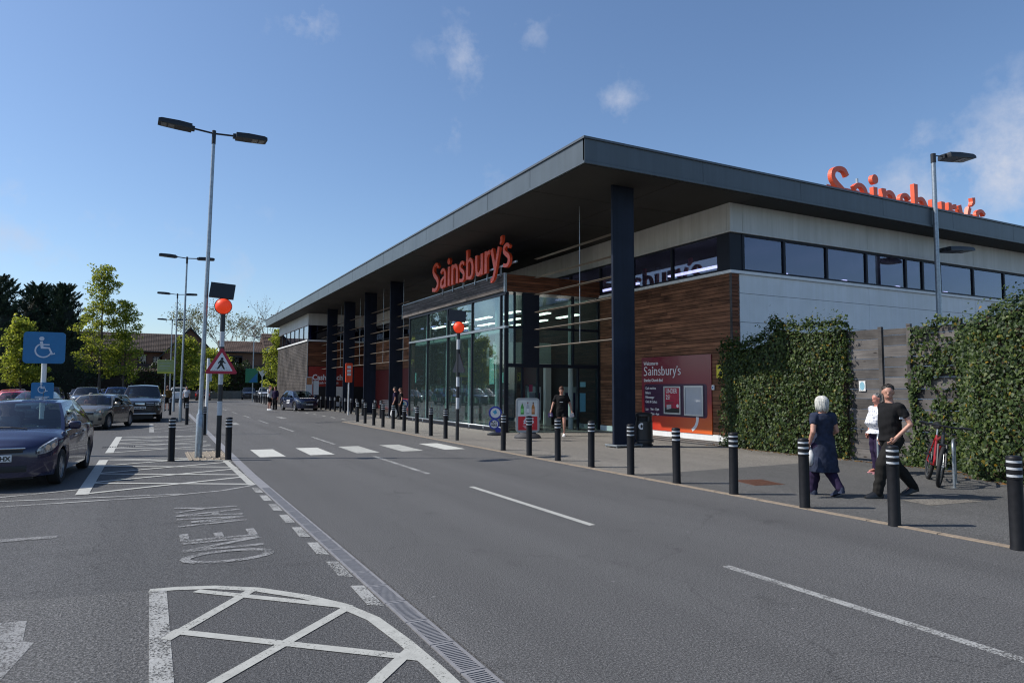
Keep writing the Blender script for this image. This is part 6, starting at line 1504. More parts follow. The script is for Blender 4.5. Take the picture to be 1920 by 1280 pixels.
px_ = person('person in black t-shirt and shorts walking out of the shop doorway', (12.95, 20.9, 0), face(-0.55, -0.83), 1.76, dict(knL=(-0.10, 0.12, 0.48), anL=(-0.09, 0.05, 0.085), toeL=(-0.09, 0.22, 0.035), knR=(0.10, 0.02, 0.48), anR=(0.10, -0.28, 0.16), toeR=(0.10, -0.17, 0.05), elR=(0.30, -0.03, 1.12), wrR=(0.36, 0.06, 0.90), elL=(-0.30, -0.03, 1.12), wrL=(-0.36, 0.06, 0.90)), 0.016, m_skin, m_hair_brown, 'full', c_black, 0.7, c_black, 0.55, shoes=m_white, head_pitch=rad(-14), wide=1.06)
MB().box(-0.06, 0.06, 0.131, 0.136, 1.20, 1.22).build('chest_print', m_white_print, px_)
for dx, lab, col in ((0.37, 'purple multipack box held by the person in the doorway', (0.05, 0.02, 0.13)), (-0.38, 'small clear packet held by the person in the doorway', (0.3, 0.3, 0.34))):
    rz = face(-0.55, -0.83); p = Vector((12.95, 20.9, 0.70)) + Matrix.Rotation(rz, 3, 'Z') @ Vector((dx, 0.10, 0))
    o = MB().rbox(-0.08, 0.08, -0.06, 0.06, -0.02, 0.12, 0.01).build('carried_box' if dx > 0 else 'packet', paint('pack', col, 0.4), None); o.location = p; o.rotation_euler = (0, 0.2, rz); tag(o, lab, 'box' if dx > 0 else 'packet')
    if dx > 0: MB().box(-0.03, 0.03, 0.0605, 0.062, 0.02, 0.08).build('box_print', m_white_print, o)
person('man in a white t-shirt and black shorts talking by the far parked car', (7.75, 53.0, 0), face(0.7, -0.6), 1.84, dict(elR=(0.22, 0.12, 1.2), wrR=(0.10, 0.15, 1.48)), 0.02, m_skin, m_hair_dark, 'short', m_white, 0.6, c_black, 0.75, shoes=m_white)
person('person in dark clothes hidden behind the man in white by the far car', (8.35, 54.3, 0), face(-0.6, -0.7), 1.74, None, 0.022, m_skin, m_hair_brown, 'full', c_purple, 1.6, c_black, 1.0)
person('person in black beside the far end of the lobby, nearer the glass', (11.94, 35.6, 0), face(-0.9, 0.2), 1.70, None, 0.02, m_skin, m_hair_brown, 'short', c_black, 0.6, c_black, 1.0)
person('person in dark top half hidden behind the one by the lobby end', (11.85, 36.3, 0), face(-0.8, 0.4), 1.74, None, 0.022, m_skin, m_hair_dark, 'short', c_purple, 0.7, c_black, 1.0)
o = empty('carrier_bag', (11.5, 35.4, 0.12), 0, 'bulging white carrier bag held by the pair at the lobby end', 'bag'); b = MB(); rings(b, [(0, 0, 0.0, 0.12, 0.1), (0, 0, 0.15, 0.2, 0.13), (0, 0, 0.35, 0.16, 0.1), (0, 0, 0.55, 0.03, 0.03)]); b.build('bag_body', m_white, o, True)
person('person in a brown and olive jacket standing by the pickup', (1.12, 55.5, 0), face(-0.1, 1), 1.78, None, 0.022, m_skin, m_hair_brown, 'full', cloth('olive_jacket', (0.12, 0.07, 0.02), 0.6), 1.9, c_black, 0.95)
person('person in a white shirt behind the second lamp post', (2.55, 60, 0), face(-0.3, -1), 1.74, None, 0.022, m_skin, m_hair_grey, 'short', cloth('pale_shirt', (0.5, 0.5, 0.52)), 0.7, c_blk2, 1.0)
person('person in a bright purple top bending at the open boot, far left', (-11.3, 52.2, 0), face(0.2, 1), 1.62, dict(head=(0, 0.22, 1.52)), 0.022, m_skin, m_hair_dark, 'full', cloth('magenta_cloth', (0.20, 0.02, 0.20)), 1.6, c_black, 1.0)
for cr, lab, sh in ((corsa, 'driver behind the wheel of the dark blue hatchback', cloth('driver_grey', (0.12, 0.13, 0.14))), (mini, 'driver behind the windscreen of the taupe small car', cloth('driver_pink', (0.3, 0.12, 0.12)))):
    p = cr.matrix_basis @ Vector((-0.10, -0.36, -0.22))
    person(lab, p, cr.rotation_euler.z - PI / 2, 1.66, dict(hipR=(0.09, 0.0, 0.86), hipL=(-0.09, 0, 0.86), knR=(0.12, 0.42, 0.92), knL=(-0.12, 0.42, 0.92), anR=(0.1, 0.66, 0.60), anL=(-0.1, 0.66, 0.60), toeR=(0.1, 0.8, 0.62), toeL=(-0.1, 0.8, 0.62), elR=(0.24, 0.2, 1.14), wrR=(0.14, 0.42, 1.2), elL=(-0.24, 0.2, 1.14), wrL=(-0.14, 0.42, 1.2)), 0.02, m_skin, m_hair_grey, 'full', sh, 0.7, c_black, 1.0)

# ------------------------------------------------------------------ timber gate and fence
FX = 15.15
gate = empty('timber_gate', (FX, 10.4, 0), 0, 'weathered grey timber gate of wide horizontal boards between the two ivy masses', 'gate')
z = 0.05; i = 0
while z < 3.05:
    h = (0.235, 0.25, 0.22, 0.24)[i % 4]; d = rng.uniform(-0.008, 0.008)
    b = MB(); b.box(-0.0 + d, 0.03 + d, -0.10, 0.95, z + 0.005, min(z + h, 3.12) - 0.005); b.build('board', m_fence, gate); z += h; i += 1
b = MB(); b.box(-0.05, -0.012, 0.95, 1.03, 0.0, 3.15); b.build('gate_post', m_fence, gate); MB().box(-0.05, 0.03, -0.20, -0.11, 0.0, 3.16).build('gate_post', m_fence, gate)
MB().box(-0.03, -0.012, 0.60, 1.02, 2.30, 2.33).build('hinge_strap', m_black, gate); MB().tube([(-0.04, 0.92, 0.75), (-0.04, 0.92, 2.3)], 0.02, 8).build('drop_bolt', m_galv, gate)
fence = empty('timber_fence', (FX, 8.6, 0), 0, 'grey timber fence panels right of the gate, half overgrown with ivy', 'fence')
for y0, y1 in ((-1.6, -0.2), (-0.1, 0.90), (1.0, 1.58)):
    z = 0.03; i = 0
    while z < 3.05:
        h = (0.23, 0.26, 0.24)[i % 3]; d = rng.uniform(-0.01, 0.01); b = MB(); b.box(d, 0.03 + d, y0 + 0.005, y1 - 0.005, z + 0.006, min(z + h, 3.1) - 0.006); b.build('board', m_fence, fence); z += h; i += 1
for y in (-0.15, 0.95): b = MB(); b.box(-0.06, 0.02, y - 0.045, y + 0.045, 0, 3.18); b.build('post', m_fence, fence)
nt = empty('gate_notice', (FX - 0.02, 10.66, 1.66), 0, 'small white and pale blue notice pinned to the timber gate', 'notice')
MB().box(-0.006, 0, 0, 0.17, 0, 0.24).build('plate', m_white, nt); MB().prism([(0.085 + 0.065 * math.cos(i * PI / 10), 0.12 + 0.10 * math.sin(i * PI / 10)) for i in range(20)], lambda a, v, d: (-d, a, v), 0.007, 0.009).build('blue_oval', paint('pale_blue_print', (0.22, 0.42, 0.50), 0.5), nt)

# ------------------------------------------------------------------ ivy
m_ivy = leaf('ivy_leaf', ((0.0, (0.012, 0.026, 0.008)), (0.4, (0.030, 0.056, 0.012)), (0.75, (0.056, 0.090, 0.018)), (0.965, (0.095, 0.125, 0.026)), (0.996, (0.26, 0.16, 0.015))), 0.25, 0.52)
m_stem = paint('ivy_stem', (0.05, 0.035, 0.022), 0.9)
def leaves(P, N, size, jitter, fold=0.3, aspect=0.85, droop=0.35):
    """leaf kites at points P facing N, folded on the midrib: two triangles-ish quads share an island"""
    n = len(P); N = N + nrg.normal(0, jitter, (n, 3)); N /= np.linalg.norm(N, axis=1)[:, None]
    D = np.tile(np.array([0, 0, -1.0]), (n, 1)) + nrg.normal(0, 0.7, (n, 3)); D -= N * (D * N).sum(1)[:, None]; D /= np.linalg.norm(D, axis=1)[:, None]
    Sd = np.cross(N, D); s = size * nrg.uniform(0.55, 1.3, (n, 1)); w = s * aspect
    tip = P + D * s * 0.62 - N * s * droop * 0.3; base = P - D * s * 0.38
    l = P - D * s * 0.08 + Sd * w * 0.5 - N * s * fold * 0.4; r = P - D * s * 0.08 - Sd * w * 0.5 - N * s * fold * 0.4
    return np.stack([base, l, tip, r], 1)
def leaf_mesh(name, V, mat):
    """ivy-shaped leaves: two folded halves sharing the midrib"""
    base, l, tip, r = V[:, 0], V[:, 1], V[:, 2], V[:, 3]; n = len(V); ax = tip - base
    l1 = l - ax * 0.06; r1 = r - ax * 0.06; c = base + ax * 0.62; l2 = c + (l - base - ax * 0.3) * 0.48; r2 = c + (r - base - ax * 0.3) * 0.48
    A = np.stack([base, tip, l1, l2, r1, r2], 1); me = bpy.data.meshes.new(name)
    me.vertices.add(n * 6); me.vertices.foreach_set('co', np.ascontiguousarray(A, dtype=np.float32).ravel())
    idx = np.arange(n, dtype=np.int32)[:, None] * 6; F = np.concatenate([idx + np.array([0, 2, 3, 1], dtype=np.int32), idx + np.array([0, 1, 5, 4], dtype=np.int32)], 1)
    me.loops.add(n * 8); me.loops.foreach_set('vertex_index', np.ascontiguousarray(F).ravel()); me.polygons.add(n * 2); me.polygons.foreach_set('loop_start', np.arange(0, n * 8, 4, dtype=np.int32))
    me.materials.append(mat); me.update(calc_edges=True); me.validate(); return me
def vnoise(y, z, seed=0):
    return (np.sin(y * 2.1 + seed) * np.sin(z * 1.7 + seed * 2) + 0.6 * np.sin(y * 4.7 + z * 3.1 + seed) + 0.4 * np.sin(y * 9.1 - z * 6.3 + seed * 3)) / 2
def ivy(name, label, y0, y1, top, depth, dens, seed, size=0.074, end=0.0):
    root = empty(name, (FX, (y0 + y1) / 2, 0), 0, label, 'ivy', 'ivy smothering the timber fence')
    A = (y1 - y0) * 3.4; n = int(A * dens)
    y = nrg.uniform(y0, y1, n); t = nrg.uniform(0, 1, n) ** 0.9; zt = top(y) + 0.12 * vnoise(y * 2, y * 0, seed); z = t * zt
    off = depth(y, z) + 0.10 * vnoise(y, z, seed) + nrg.uniform(-0.14, 0.05, n)
    P = np.stack([FX - off, y, z], 1)
    NX = np.stack([-np.ones(n), nrg.normal(0, 0.2, n) + 0.0, np.full(n, 0.25)], 1)
    topm = t > 0.93; NX[topm, 2] += 1.2
    Q = [leaves(P, NX, size, 0.42)]
    # shaggy top edge, and the end faces
    m = int((y1 - y0) * 420); yy = nrg.uniform(y0, y1, m); zz = top(yy) + 0.12 * vnoise(yy * 2, yy * 0, seed); dd = depth(yy, zz)
    P2 = np.stack([FX - dd * nrg.uniform(-0.15, 1.0, m), yy, zz + np.abs(nrg.normal(0, 0.10, m)) * nrg.uniform(0, 1.8, m)], 1)
    Q.append(leaves(P2, np.tile(np.array([-0.4, 0, 0.9]), (m, 1)), size, 0.6))
    for ye, sgn in ((y0, -1), (y1, 1)):
        m = int(1100 * max(0.25, float(depth(np.array([ye]), np.array([1.5]))[0]))); zz = nrg.uniform(0, 1, m) * float(top(np.array([ye]))[0])
        dd = depth(np.full(m, ye), zz); P3 = np.stack([FX - dd * nrg.uniform(0, 1, m), ye + sgn * (0.05 + 0.14 * vnoise(zz * 2, zz, seed) + nrg.uniform(-0.1, 0.08, m)), zz], 1)
        Q.append(leaves(P3, np.tile(np.array([-0.4, sgn * 0.9, 0.2]), (m, 1)), size, 0.5))
    V = np.concatenate(Q); V[:, :, 2] = np.maximum(V[:, :, 2], 0.006)
    V -= np.array([FX, (y0 + y1) / 2, 0]); o = link('leaves', leaf_mesh('leaves', V, m_ivy), root); o['kind'] = 'stuff'
    # dark mass of stems and old leaves behind
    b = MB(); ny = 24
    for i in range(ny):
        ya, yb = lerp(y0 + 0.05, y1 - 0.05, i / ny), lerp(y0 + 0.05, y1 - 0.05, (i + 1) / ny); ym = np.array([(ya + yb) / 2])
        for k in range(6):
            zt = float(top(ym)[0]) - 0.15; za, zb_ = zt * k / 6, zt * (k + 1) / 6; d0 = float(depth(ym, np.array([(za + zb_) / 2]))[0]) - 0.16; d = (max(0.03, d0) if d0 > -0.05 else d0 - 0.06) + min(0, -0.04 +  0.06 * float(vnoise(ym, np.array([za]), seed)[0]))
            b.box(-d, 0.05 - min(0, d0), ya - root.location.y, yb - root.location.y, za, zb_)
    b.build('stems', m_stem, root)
    return root
topL = lambda y: np.interp(y, [11.0, 11.6, 12.4, 13.3, 13.7, 14.2, 15.4, 16.1], [3.32, 3.30, 3.30, 3.50, 3.10, 2.98, 2.95, 2.85])
depL = lambda y, z: np.interp(y, [11.0, 12.5, 14.0, 15.3, 16.1], [0.22, 0.30, 0.22, 0.06, -0.35]) * np.interp(z, [0, 0.3, 2.2, 3.3], [0.75, 1.0, 1.1, 0.8])
ivy('ivy_wall', 'thick dark ivy on the left of the gate, running back to the cedar wall', 11.08, 15.35, topL, depL, 1080, 1.3)
topR = lambda y: np.interp(y, [3, 6.3, 7.0, 7.5, 7.9, 8.3], [3.34, 3.34, 3.34, 3.22, 3.05, 2.85])
depR = lambda y, z: np.interp(y, [3, 6.8, 7.6, 7.95, 8.40], [1.55, 1.45, 1.25, 0.8, 0.3]) * np.interp(z, [0, 0.4, 2.0, 3.3], [0.92, 1.0, 0.95, 0.75])
ivy('ivy_wall', 'broad bright ivy mass behind the bicycle, filling the right edge', 3.0, 8.40, topR, depR, 1180, 4.1)
tr = empty('ivy_strands', (FX, 9.0, 0), 0, 'straggling ivy strands creeping over the fence panels right of the gate', 'ivy')
Pt = []; b = MB()
for k in range(24):
    y, z = 8.35 + rng.uniform(-0.3, 0.3), rng.uniform(0.15, 3.15); path = [(-0.04, y - 9.0, z)]; dy, dz = 0.045, rng.uniform(-0.04, 0.04)
    for s in range(rng.randint(10, 30)):
        dz = dz * 0.8 + rng.uniform(-0.03, 0.03); y += dy * rng.uniform(0.3, 1.3); z += dz; z = min(max(z, 0.03), 3.2)
        path.append((-0.04, y - 9.0, z))
        for _ in range(3): Pt.append((rng.uniform(-0.13, -0.03), y - 9.0 + rng.gauss(0, 0.05), z + rng.gauss(0, 0.055)))
    b.tube(path, 0.007, 4)
for k in range(1700):   # around the second fence post and along the ground
    z = rng.uniform(0, 3.1) if k < 900 else abs(rng.gauss(0, 0.3)); sp = 0.10 + 0.08 * math.sin(z * 4) + (0.3 if k >= 900 else 0)
    Pt.append((rng.uniform(-0.16, -0.03), 0.50 - 0.55 * rng.random() ** 1.5 * (1.1 + math.sin(z * 3.1)) * 0.9 + rng.gauss(0, sp * 0.4), z))
Pt = np.array(Pt); Pt[:, 2] = np.maximum(Pt[:, 2], 0.03)
b.build('stems', m_stem, tr); o = link('leaves', leaf_mesh('leaves', leaves(Pt, np.tile(np.array([-1, 0, 0.25]), (len(Pt), 1)), 0.085, 0.45), m_ivy), tr); o['kind'] = 'stuff'
# fallen leaves along the foot of the ivy
n = 500; yy = nrg.uniform(3, 16, n); P = np.stack([FX - np.where(yy < 9, depR(yy, yy * 0), depL(yy, yy * 0)) - np.abs(nrg.normal(0, 0.12, n)) - 0.02, yy, np.full(n, 0.018)], 1)
o = link('fallen_leaves', quads_mesh('fallen_leaves', leaves(P, np.tile(np.array([0, 0, 1.0]), (n, 1)), 0.07, 0.15), leaf('dead_leaf', ((0, (0.10, 0.05, 0.02)), (0.6, (0.22, 0.11, 0.03)), (1, (0.10, 0.09, 0.03))), 0.1)))
tag(o, kind='stuff', label='dry brown leaves scattered along the foot of the ivy', cat='leaves')

# ------------------------------------------------------------------ trees
m_bark = paint('bark', (0.075, 0.062, 0.05), 0.9, 0, 0.3, 8, bmp=0.5); m_bark_pale = paint('bark_pale', (0.15, 0.13, 0.11), 0.9, 0, 0.3, 8)
m_maple = leaf('maple_leaf', ((0, (0.085, 0.13, 0.018)), (0.4, (0.165, 0.215, 0.024)), (0.8, (0.25, 0.29, 0.036)), (1, (0.33, 0.345, 0.055))), 0.64)
m_dkgreen = leaf('conifer_needles', ((0, (0.010, 0.022, 0.015)), (0.5, (0.025, 0.048, 0.028)), (1, (0.05, 0.085, 0.045))), 0.06, 0.6)
m_hedge = leaf('hedge_leaf', ((0, (0.010, 0.020, 0.006)), (0.5, (0.026, 0.046, 0.012)), (1, (0.06, 0.085, 0.02))), 0.2)
m_bud = leaf('bud_leaf', ((0, (0.10, 0.12, 0.045)), (0.6, (0.15, 0.165, 0.06)), (1, (0.20, 0.17, 0.08))), 0.3)
def rleaf(P, size, asp=0.7):
    n = len(P); N = nrg.normal(0, 1, (n, 3)); N[:, 2] += 0.5; N /= np.linalg.norm(N, axis=1)[:, None]
    return leaves(P, N, size, 0.2, 0.2, asp)
def maple(loc, H, R, label, nl=7000, size=0.20, seed=0, base=0.22, group='young maples in the car park', mat=None, nb=26, top_pow=0.75):
    r = random.Random(seed); root = empty('maple_tree', loc, 0, label, 'tree', group)
    b = MB(); tp = [(0.06 * math.sin(i * 1.3 + seed), 0.06 * math.cos(i * 0.9 + seed), H * i / 10) for i in range(11)]
    b.tube(tp, [max(0.012, 0.012 * H * (1 - i / 10.4)) for i in range(11)], 8)
    pts = []
    for k in range(nb):
        t = base + (0.96 - base) * (k + r.random()) / nb; a = k * 2.4 + r.uniform(-0.5, 0.5); ln = R * (1 - (t - base) / (1 - base)) ** top_pow * r.uniform(0.55, 1.12) * min(1, 0.6 + (t - base) * 4) + 0.25
        p = Vector((0, 0, H * t)); path = [p.copy()]; up = r.uniform(0.35, 0.8)
        for s in range(5):
            q = (s + 1) / 5; path.append(p + Vector((math.cos(a + 0.2 * q) * ln * q, math.sin(a + 0.2 * q) * ln * q, ln * up * (q ** 1.2))))
        b.tube(path, [0.03 * (1 - s / 6.5) * (1 - t * 0.5) for s in range(6)], 5)
        for s in range(2, 6):
            for u in range(3):
                e = path[s] + Vector((r.gauss(0, 0.30), r.gauss(0, 0.30), r.gauss(0.05, 0.22))) * (0.5 + R * 0.22)
                b.tube([path[s], e], [0.010, 0.005], 4); pts.append((e, 0.24 + 0.06 * R)); 
    b.build('trunk', m_bark, root, True)
    per = max(8, nl // len(pts)); A = []
    for e, sp in pts:
        m = int(per * r.uniform(0.4, 1.6)); c = nrg.normal(0, 1, (m, 3)); c /= np.maximum(0.6, np.linalg.norm(c, axis=1))[:, None]
        A.append(c * sp * np.array([1.1, 1.1, 0.55]) + np.array(e))
    o = link('crown', quads_mesh('crown', rleaf(np.concatenate(A), size), mat or m_maple), root); o['kind'] = 'stuff'; return root
maple((-5.1, 91, 0), 15.6, 3.3, 'tall slender maple with fresh yellow-green leaves behind the taupe car', 11500, 0.22, 3, 0.16, nb=32, top_pow=0.9)
maple((-2.7, 90, 0), 11.6, 2.3, 'shorter maple just right of the tall slender maple', 6200, 0.22, 8, 0.18)
maple((-10.0, 72.5, 0), 7.4, 1.95, 'small maple behind the big blue wheelchair sign', 8500, 0.21, 5, 0.2)
maple((-14.5, 71, 0), 6.6, 1.9, 'maple cut by the left edge of the photo', 3500, 0.19, 12, 0.22)
maple((3.6, 88, 0), 7.4, 1.9, 'maple in front of the left brick house beside the lamp posts', 6500, 0.22, 6, 0.2)
maple((7.2, 101, 0), 6.4, 2.6, 'bushy maple behind the red warning triangle', 5000, 0.25, 16, 0.15, top_pow=0.5)
maple((13.1, 82, 0), 8.0, 2.0, 'bright leafy tree at the corner of the timber end wall', 6500, 0.22, 9, 0.15, top_pow=0.45)

def conifer(loc, H, R, label, n=9000, seed=0):
    r = random.Random(seed); root = empty('conifer_tree', loc, 0, label, 'tree', 'dark conifers at the back of the car park')
    MB().tube([(0, 0, 0), (0, 0, H * 0.95)], [0.3, 0.03], 8).build('trunk', m_bark, root)
    Q = []; nb = 190
    for k in range(nb):
        t = (k + r.random()) / nb; a = r.uniform(0, 2 * PI); zb_ = 0.3 + (H * 0.93) * t ** 0.95; ln = R * (1 - t) ** 0.55 * r.uniform(0.7, 1.15) + 0.25
        up = 0.45 + 0.75 * t; D = np.array([math.cos(a), math.sin(a), up]); D /= np.linalg.norm(D)
        m = n // nb; s = nrg.uniform(0.15, 1, m) ** 0.7; side = np.cross(D, [0, 0, 1.0]); side /= np.linalg.norm(side); upv = np.cross(side, D)
        wdt = (1.05 - s) * 0.50 + 0.02
        P = np.array([0, 0, zb_]) + D * (s * ln * 1.35)[:, None] + side * (nrg.normal(0, 1, m) * wdt * ln * 0.36)[:, None] + upv * (nrg.normal(0, 1, m) * wdt * ln * 0.26)[:, None]
        Dr = D + nrg.normal(0, 0.33, (m, 3)); Dr /= np.linalg.norm(Dr, axis=1)[:, None]; Nn = np.cross(Dr, nrg.normal(0, 1, (m, 3))); Nn /= np.linalg.norm(Nn, axis=1)[:, None]; Sd = np.cross(Dr, Nn)
        L_ = nrg.uniform(0.22, 0.5, (m, 1)); W_ = L_ * 0.13
        Q.append(np.stack([P - Dr * L_ * 0.5, P + Sd * W_, P + Dr * L_ * 0.5, P - Sd * W_], 1))
    V = np.concatenate(Q); V[:, :, 2] = np.maximum(V[:, :, 2], 0.05)
    link('crown', quads_mesh('crown', V, m_dkgreen), root)
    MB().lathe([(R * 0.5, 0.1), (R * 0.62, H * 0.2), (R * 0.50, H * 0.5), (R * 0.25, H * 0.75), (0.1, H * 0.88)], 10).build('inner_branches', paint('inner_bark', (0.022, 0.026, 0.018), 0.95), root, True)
    return root
conifer((-15.6, 96, 0), 14.4, 4.8, 'tall dark conifer, left peak of the dark group behind the blue wheelchair sign', 21000, 1)
conifer((-12.2, 98, 0), 14.0, 4.6, 'tall dark conifer, middle peak of the dark group', 20000, 2)
conifer((-9.4, 97, 0), 14.1, 4.2, 'tall dark conifer, right peak of the dark group next to tall maple', 20000, 3)
conifer((-20.2, 100, 0), 11.5, 4.0, 'dark conifer cut off by left edge of the photo', 12000, 4)

def bare_tree(loc, H, label, seed, leafn=900, spread=0.55, mat=None):
    r = random.Random(seed); root = empty('bare_tree', loc, 0, label, 'tree', 'thin budding trees behind the houses'); b = MB(); tips = []
    def grow(p, d, ln, rad_, lev):
        q = p + d * ln * 0.5 + Vector((r.gauss(0, 0.04), r.gauss(0, 0.04), 0)) * ln; e = p + d * ln
        b.tube([p, q, e], [rad_, rad_ * 0.8, rad_ * 0.6], 5 if lev < 2 else 3, cap=False)
        if lev >= 2: tips.append(e)
        if lev >= 5: return
        for k in range(3 if lev < 4 else 2):
            nd = (d + Vector((r.gauss(0, spread), r.gauss(0, spread), r.gauss(0.12, spread * 0.5)))).normalized(); grow(e if k else q.lerp(e, r.random()), nd, ln * r.uniform(0.62, 0.82), rad_ * 0.58, lev + 1)
    grow(Vector((0, 0, 0)), Vector((0, 0, 1)), H * 0.30, H * 0.012, 0)
    b.build('branches', m_bark_pale, root)
    A = []
    for e in tips: A.append(nrg.normal(0, 0.35, (max(1, leafn // len(tips)), 3)) + np.array(e))
    if leafn: o = link('buds', quads_mesh('buds', rleaf(np.concatenate(A), 0.26), mat or m_bud), root); o['kind'] = 'stuff'
    return root
bare_tree((8.0, 128, 0), 18.0, 'budding pale green tree behind the left house gable', 4, 2600)
bare_tree((12.5, 126, 0), 17.5, 'thin budding tree right of the nearer beacon globe', 9, 1500, 0.5)
bare_tree((19.5, 122, 0), 18.5, 'leafless tree rising behind the far canopy corner', 14, 500, 0.5, leaf('red_bud', ((0, (0.10, 0.07, 0.05)), (1, (0.16, 0.10, 0.07)))))

# ------------------------------------------------------------------ hedge, low wall, back fence
def hedge(x0, x1, y, h, n, label, seed, mat=m_hedge, d=1.6):
    root = empty('hedge', ((x0 + x1) / 2, y, 0), 0, label, 'hedge')
    P = np.stack([nrg.uniform(x0, x1, n), y + nrg.uniform(-d / 2, d / 2, n), nrg.uniform(0, 1, n) ** 0.8 * h], 1)
    P[:, 2] *= 1 + 0.10 * np.sin(P[:, 0] * 1.3 + seed) + 0.07 * np.sin(P[:, 0] * 3.7)
    P[: n // 2, 1] = y - d / 2 + nrg.normal(0, 0.15, n // 2) - 0.2 * np.sin(P[: n // 2, 0] * 2.2)
    P -= np.array([(x0 + x1) / 2, y, 0]); o = link('foliage', quads_mesh('foliage', rleaf(P, 0.26), mat), root); o['kind'] = 'stuff'
    MB().box(-(x1 - x0) / 2, (x1 - x0) / 2, -d / 2 + 0.25, d / 2, 0, h * 0.86).build('inner_branches', m_stem, root)
hedge(-40, 2.2, 106, 4.4, 16000, 'long dark hedge behind the parked cars on the left', 1)
hedge(2.2, 17.5, 107.5, 4.9, 11000, 'dark hedge behind the low concrete wall', 5)
lw = empty('low_wall', (9, 105.6, 0), 0, 'low pale concrete wall at the end of the road', 'wall'); 
for i in range(9): MB().box(-5.2 + i * 1.25, -5.2 + i * 1.25 + 1.235, -0.1, 0.1, 0, 1.12).build('wall_panel', paint('grey_concrete', (0.16, 0.155, 0.14), 0.9, 0, 0.2, 2) if i == 0 else bpy.data.materials['grey_concrete'], lw)
bf = empty('back_fence', (-14, 103.5, 0), 0, 'dark brown board fence below the tall conifers', 'fence')
m_bf = paint('dark_fence', (0.030, 0.022, 0.017), 0.9, 0, 0.3, 3)
for i in range(60): d = rng.uniform(-0.02, 0.02); MB().box(-12 + i * 0.4, -12 + i * 0.4 + 0.385, d, d + 0.03, 0, 2.9 + rng.uniform(-0.03, 0.03)).build('board', m_bf, bf)

# ------------------------------------------------------------------ houses
def brick_mat():
    m, n, l, b = new_mat('house_brick'); t = n.new('ShaderNodeTexCoord').outputs['Object']
    mp = n.new('ShaderNodeMapping'); mp.inputs['Rotation'].default_value = (PI / 2, 0, 0); l.new(t, mp.inputs[0])
    br = n.new('ShaderNodeTexBrick'); br.inputs['Scale'].default_value = 4.4; br.inputs['Color1'].default_value = (0.22, 0.105, 0.055, 1); br.inputs['Color2'].default_value = (0.155, 0.07, 0.04, 1); br.inputs['Mortar'].default_value = (0.22, 0.18, 0.14, 1); br.inputs['Mortar Size'].default_value = 0.015
    l.new(mp.outputs[0], br.inputs['Vector']); l.new(mixrgb(n, l, 0.35, br.outputs['Color'], ramp(n, l, noise(n, l, 1.5, 4), ((0.3, (0.13, 0.06, 0.035)), (0.7, (0.24, 0.13, 0.075))))), b.inputs['Base Color']); b.inputs['Roughness'].default_value = 0.9; return m
m_brick = brick_mat(); m_tile = paint('roof_tile', (0.062, 0.045, 0.037), 0.85, 0, 0.35, 1.5); m_tile2 = paint('roof_tile_red', (0.085, 0.053, 0.040), 0.85, 0, 0.35, 1.5)
def tiled(b, p00, p10, p01, nx, nz, lift=0.05):
    """courses of tiles on a slope: p00-p10 along the eave, p00-p01 up the slope; each course a saw-tooth step and each tile a shallow wave"""
    o, ex, ez = Vector(p00), Vector(p10) - Vector(p00), Vector(p01) - Vector(p00); nn = ex.cross(ez).normalized(); nn = nn if nn.z > 0 else -nn
    for j in range(nz):
        pts = []
        for i in range(nx * 2 + 1):
            w = lift * (0.7 if i % 2 else 0.0); a = o + ex * (i / (nx * 2)); pts += [a + ez * (j / nz) + nn * (lift + w), a + ez * ((j + 1.02) / nz) + nn * (w * 0.6), a + ez * (j / nz)]
        k = nx * 2 + 1; b.add(pts, [(3 * i, 3 * i + 3, 3 * i + 4, 3 * i + 1) for i in range(k - 1)] + [(3 * i + 2, 3 * i + 5, 3 * i + 3, 3 * i) for i in range(k - 1)])
def window(par, x, z, w, h, y, depth=0.1):
    f = MB()
    for a, c, d, e in ((x, x + w, z, z + 0.08), (x, x + w, z + h - 0.08, z + h), (x, x + 0.08, z + 0.08, z + h - 0.08), (x + w - 0.08, x + w, z + 0.08, z + h - 0.08), (x + w / 2 - 0.04, x + w / 2 + 0.04, z + 0.08, z + h - 0.08)): f.box(a, c, y - depth, y + 0.02, d, e)
    o = f.build('window', m_frame, par); MB().box(x + 0.08, x + w / 2 - 0.04, y - 0.03, y - 0.01, z + 0.08, z + h - 0.08).build('pane', m_glass_dark, o); MB().box(x + w / 2 + 0.04, x + w - 0.08, y - 0.03, y - 0.01, z + 0.08, z + h - 0.08).build('pane', m_glass_dark, o)
    MB().box(x + 0.08, x + w - 0.08, y + 0.0, y + 0.015, z + 0.08, z + h - 0.08).build('curtain', m_dark, o)
# left house: long roof with its eave towards us, then a gable
hA = empty('brick_house', (2.4, 114, 0), 0, 'brick house with grey-brown tiled roof and a tall gable, left of the beacon', 'house', 'brick houses beyond the hedge')
MB().box(-12, 3.2, 0, 8, 0, 7.0).build('wall', m_brick, hA)
b = MB(); tiled(b, (-12.4, -0.5, 6.85), (3.2, -0.5, 6.85), (-12.4, 4.0, 9.75), 50, 14); o = b.build('roof', m_tile, hA); 
MB().add([(-12.4, 4.0, 9.75), (3.2, 4.0, 9.75), (3.2, 8.4, 6.9), (-12.4, 8.4, 6.9), (-12.4, -0.5, 6.8), (3.2, -0.5, 6.8)], [(0, 1, 2, 3), (4, 5, 1, 0)]).build('roof_deck', m_tile, hA)
MB().box(-12.4, 3.2, -0.62, -0.5, 6.72, 6.86).build('gutter', m_black, hA)
gb_ = MB(); gb_.prism([(-1.0, 0), (6.2, 0), (6.2, 6.2), (2.6, 10.2), (-1.0, 6.2)], lambda a, v, d: (a, d, v), -2.2, 7.0); gb_.build('gable', m_brick, hA)
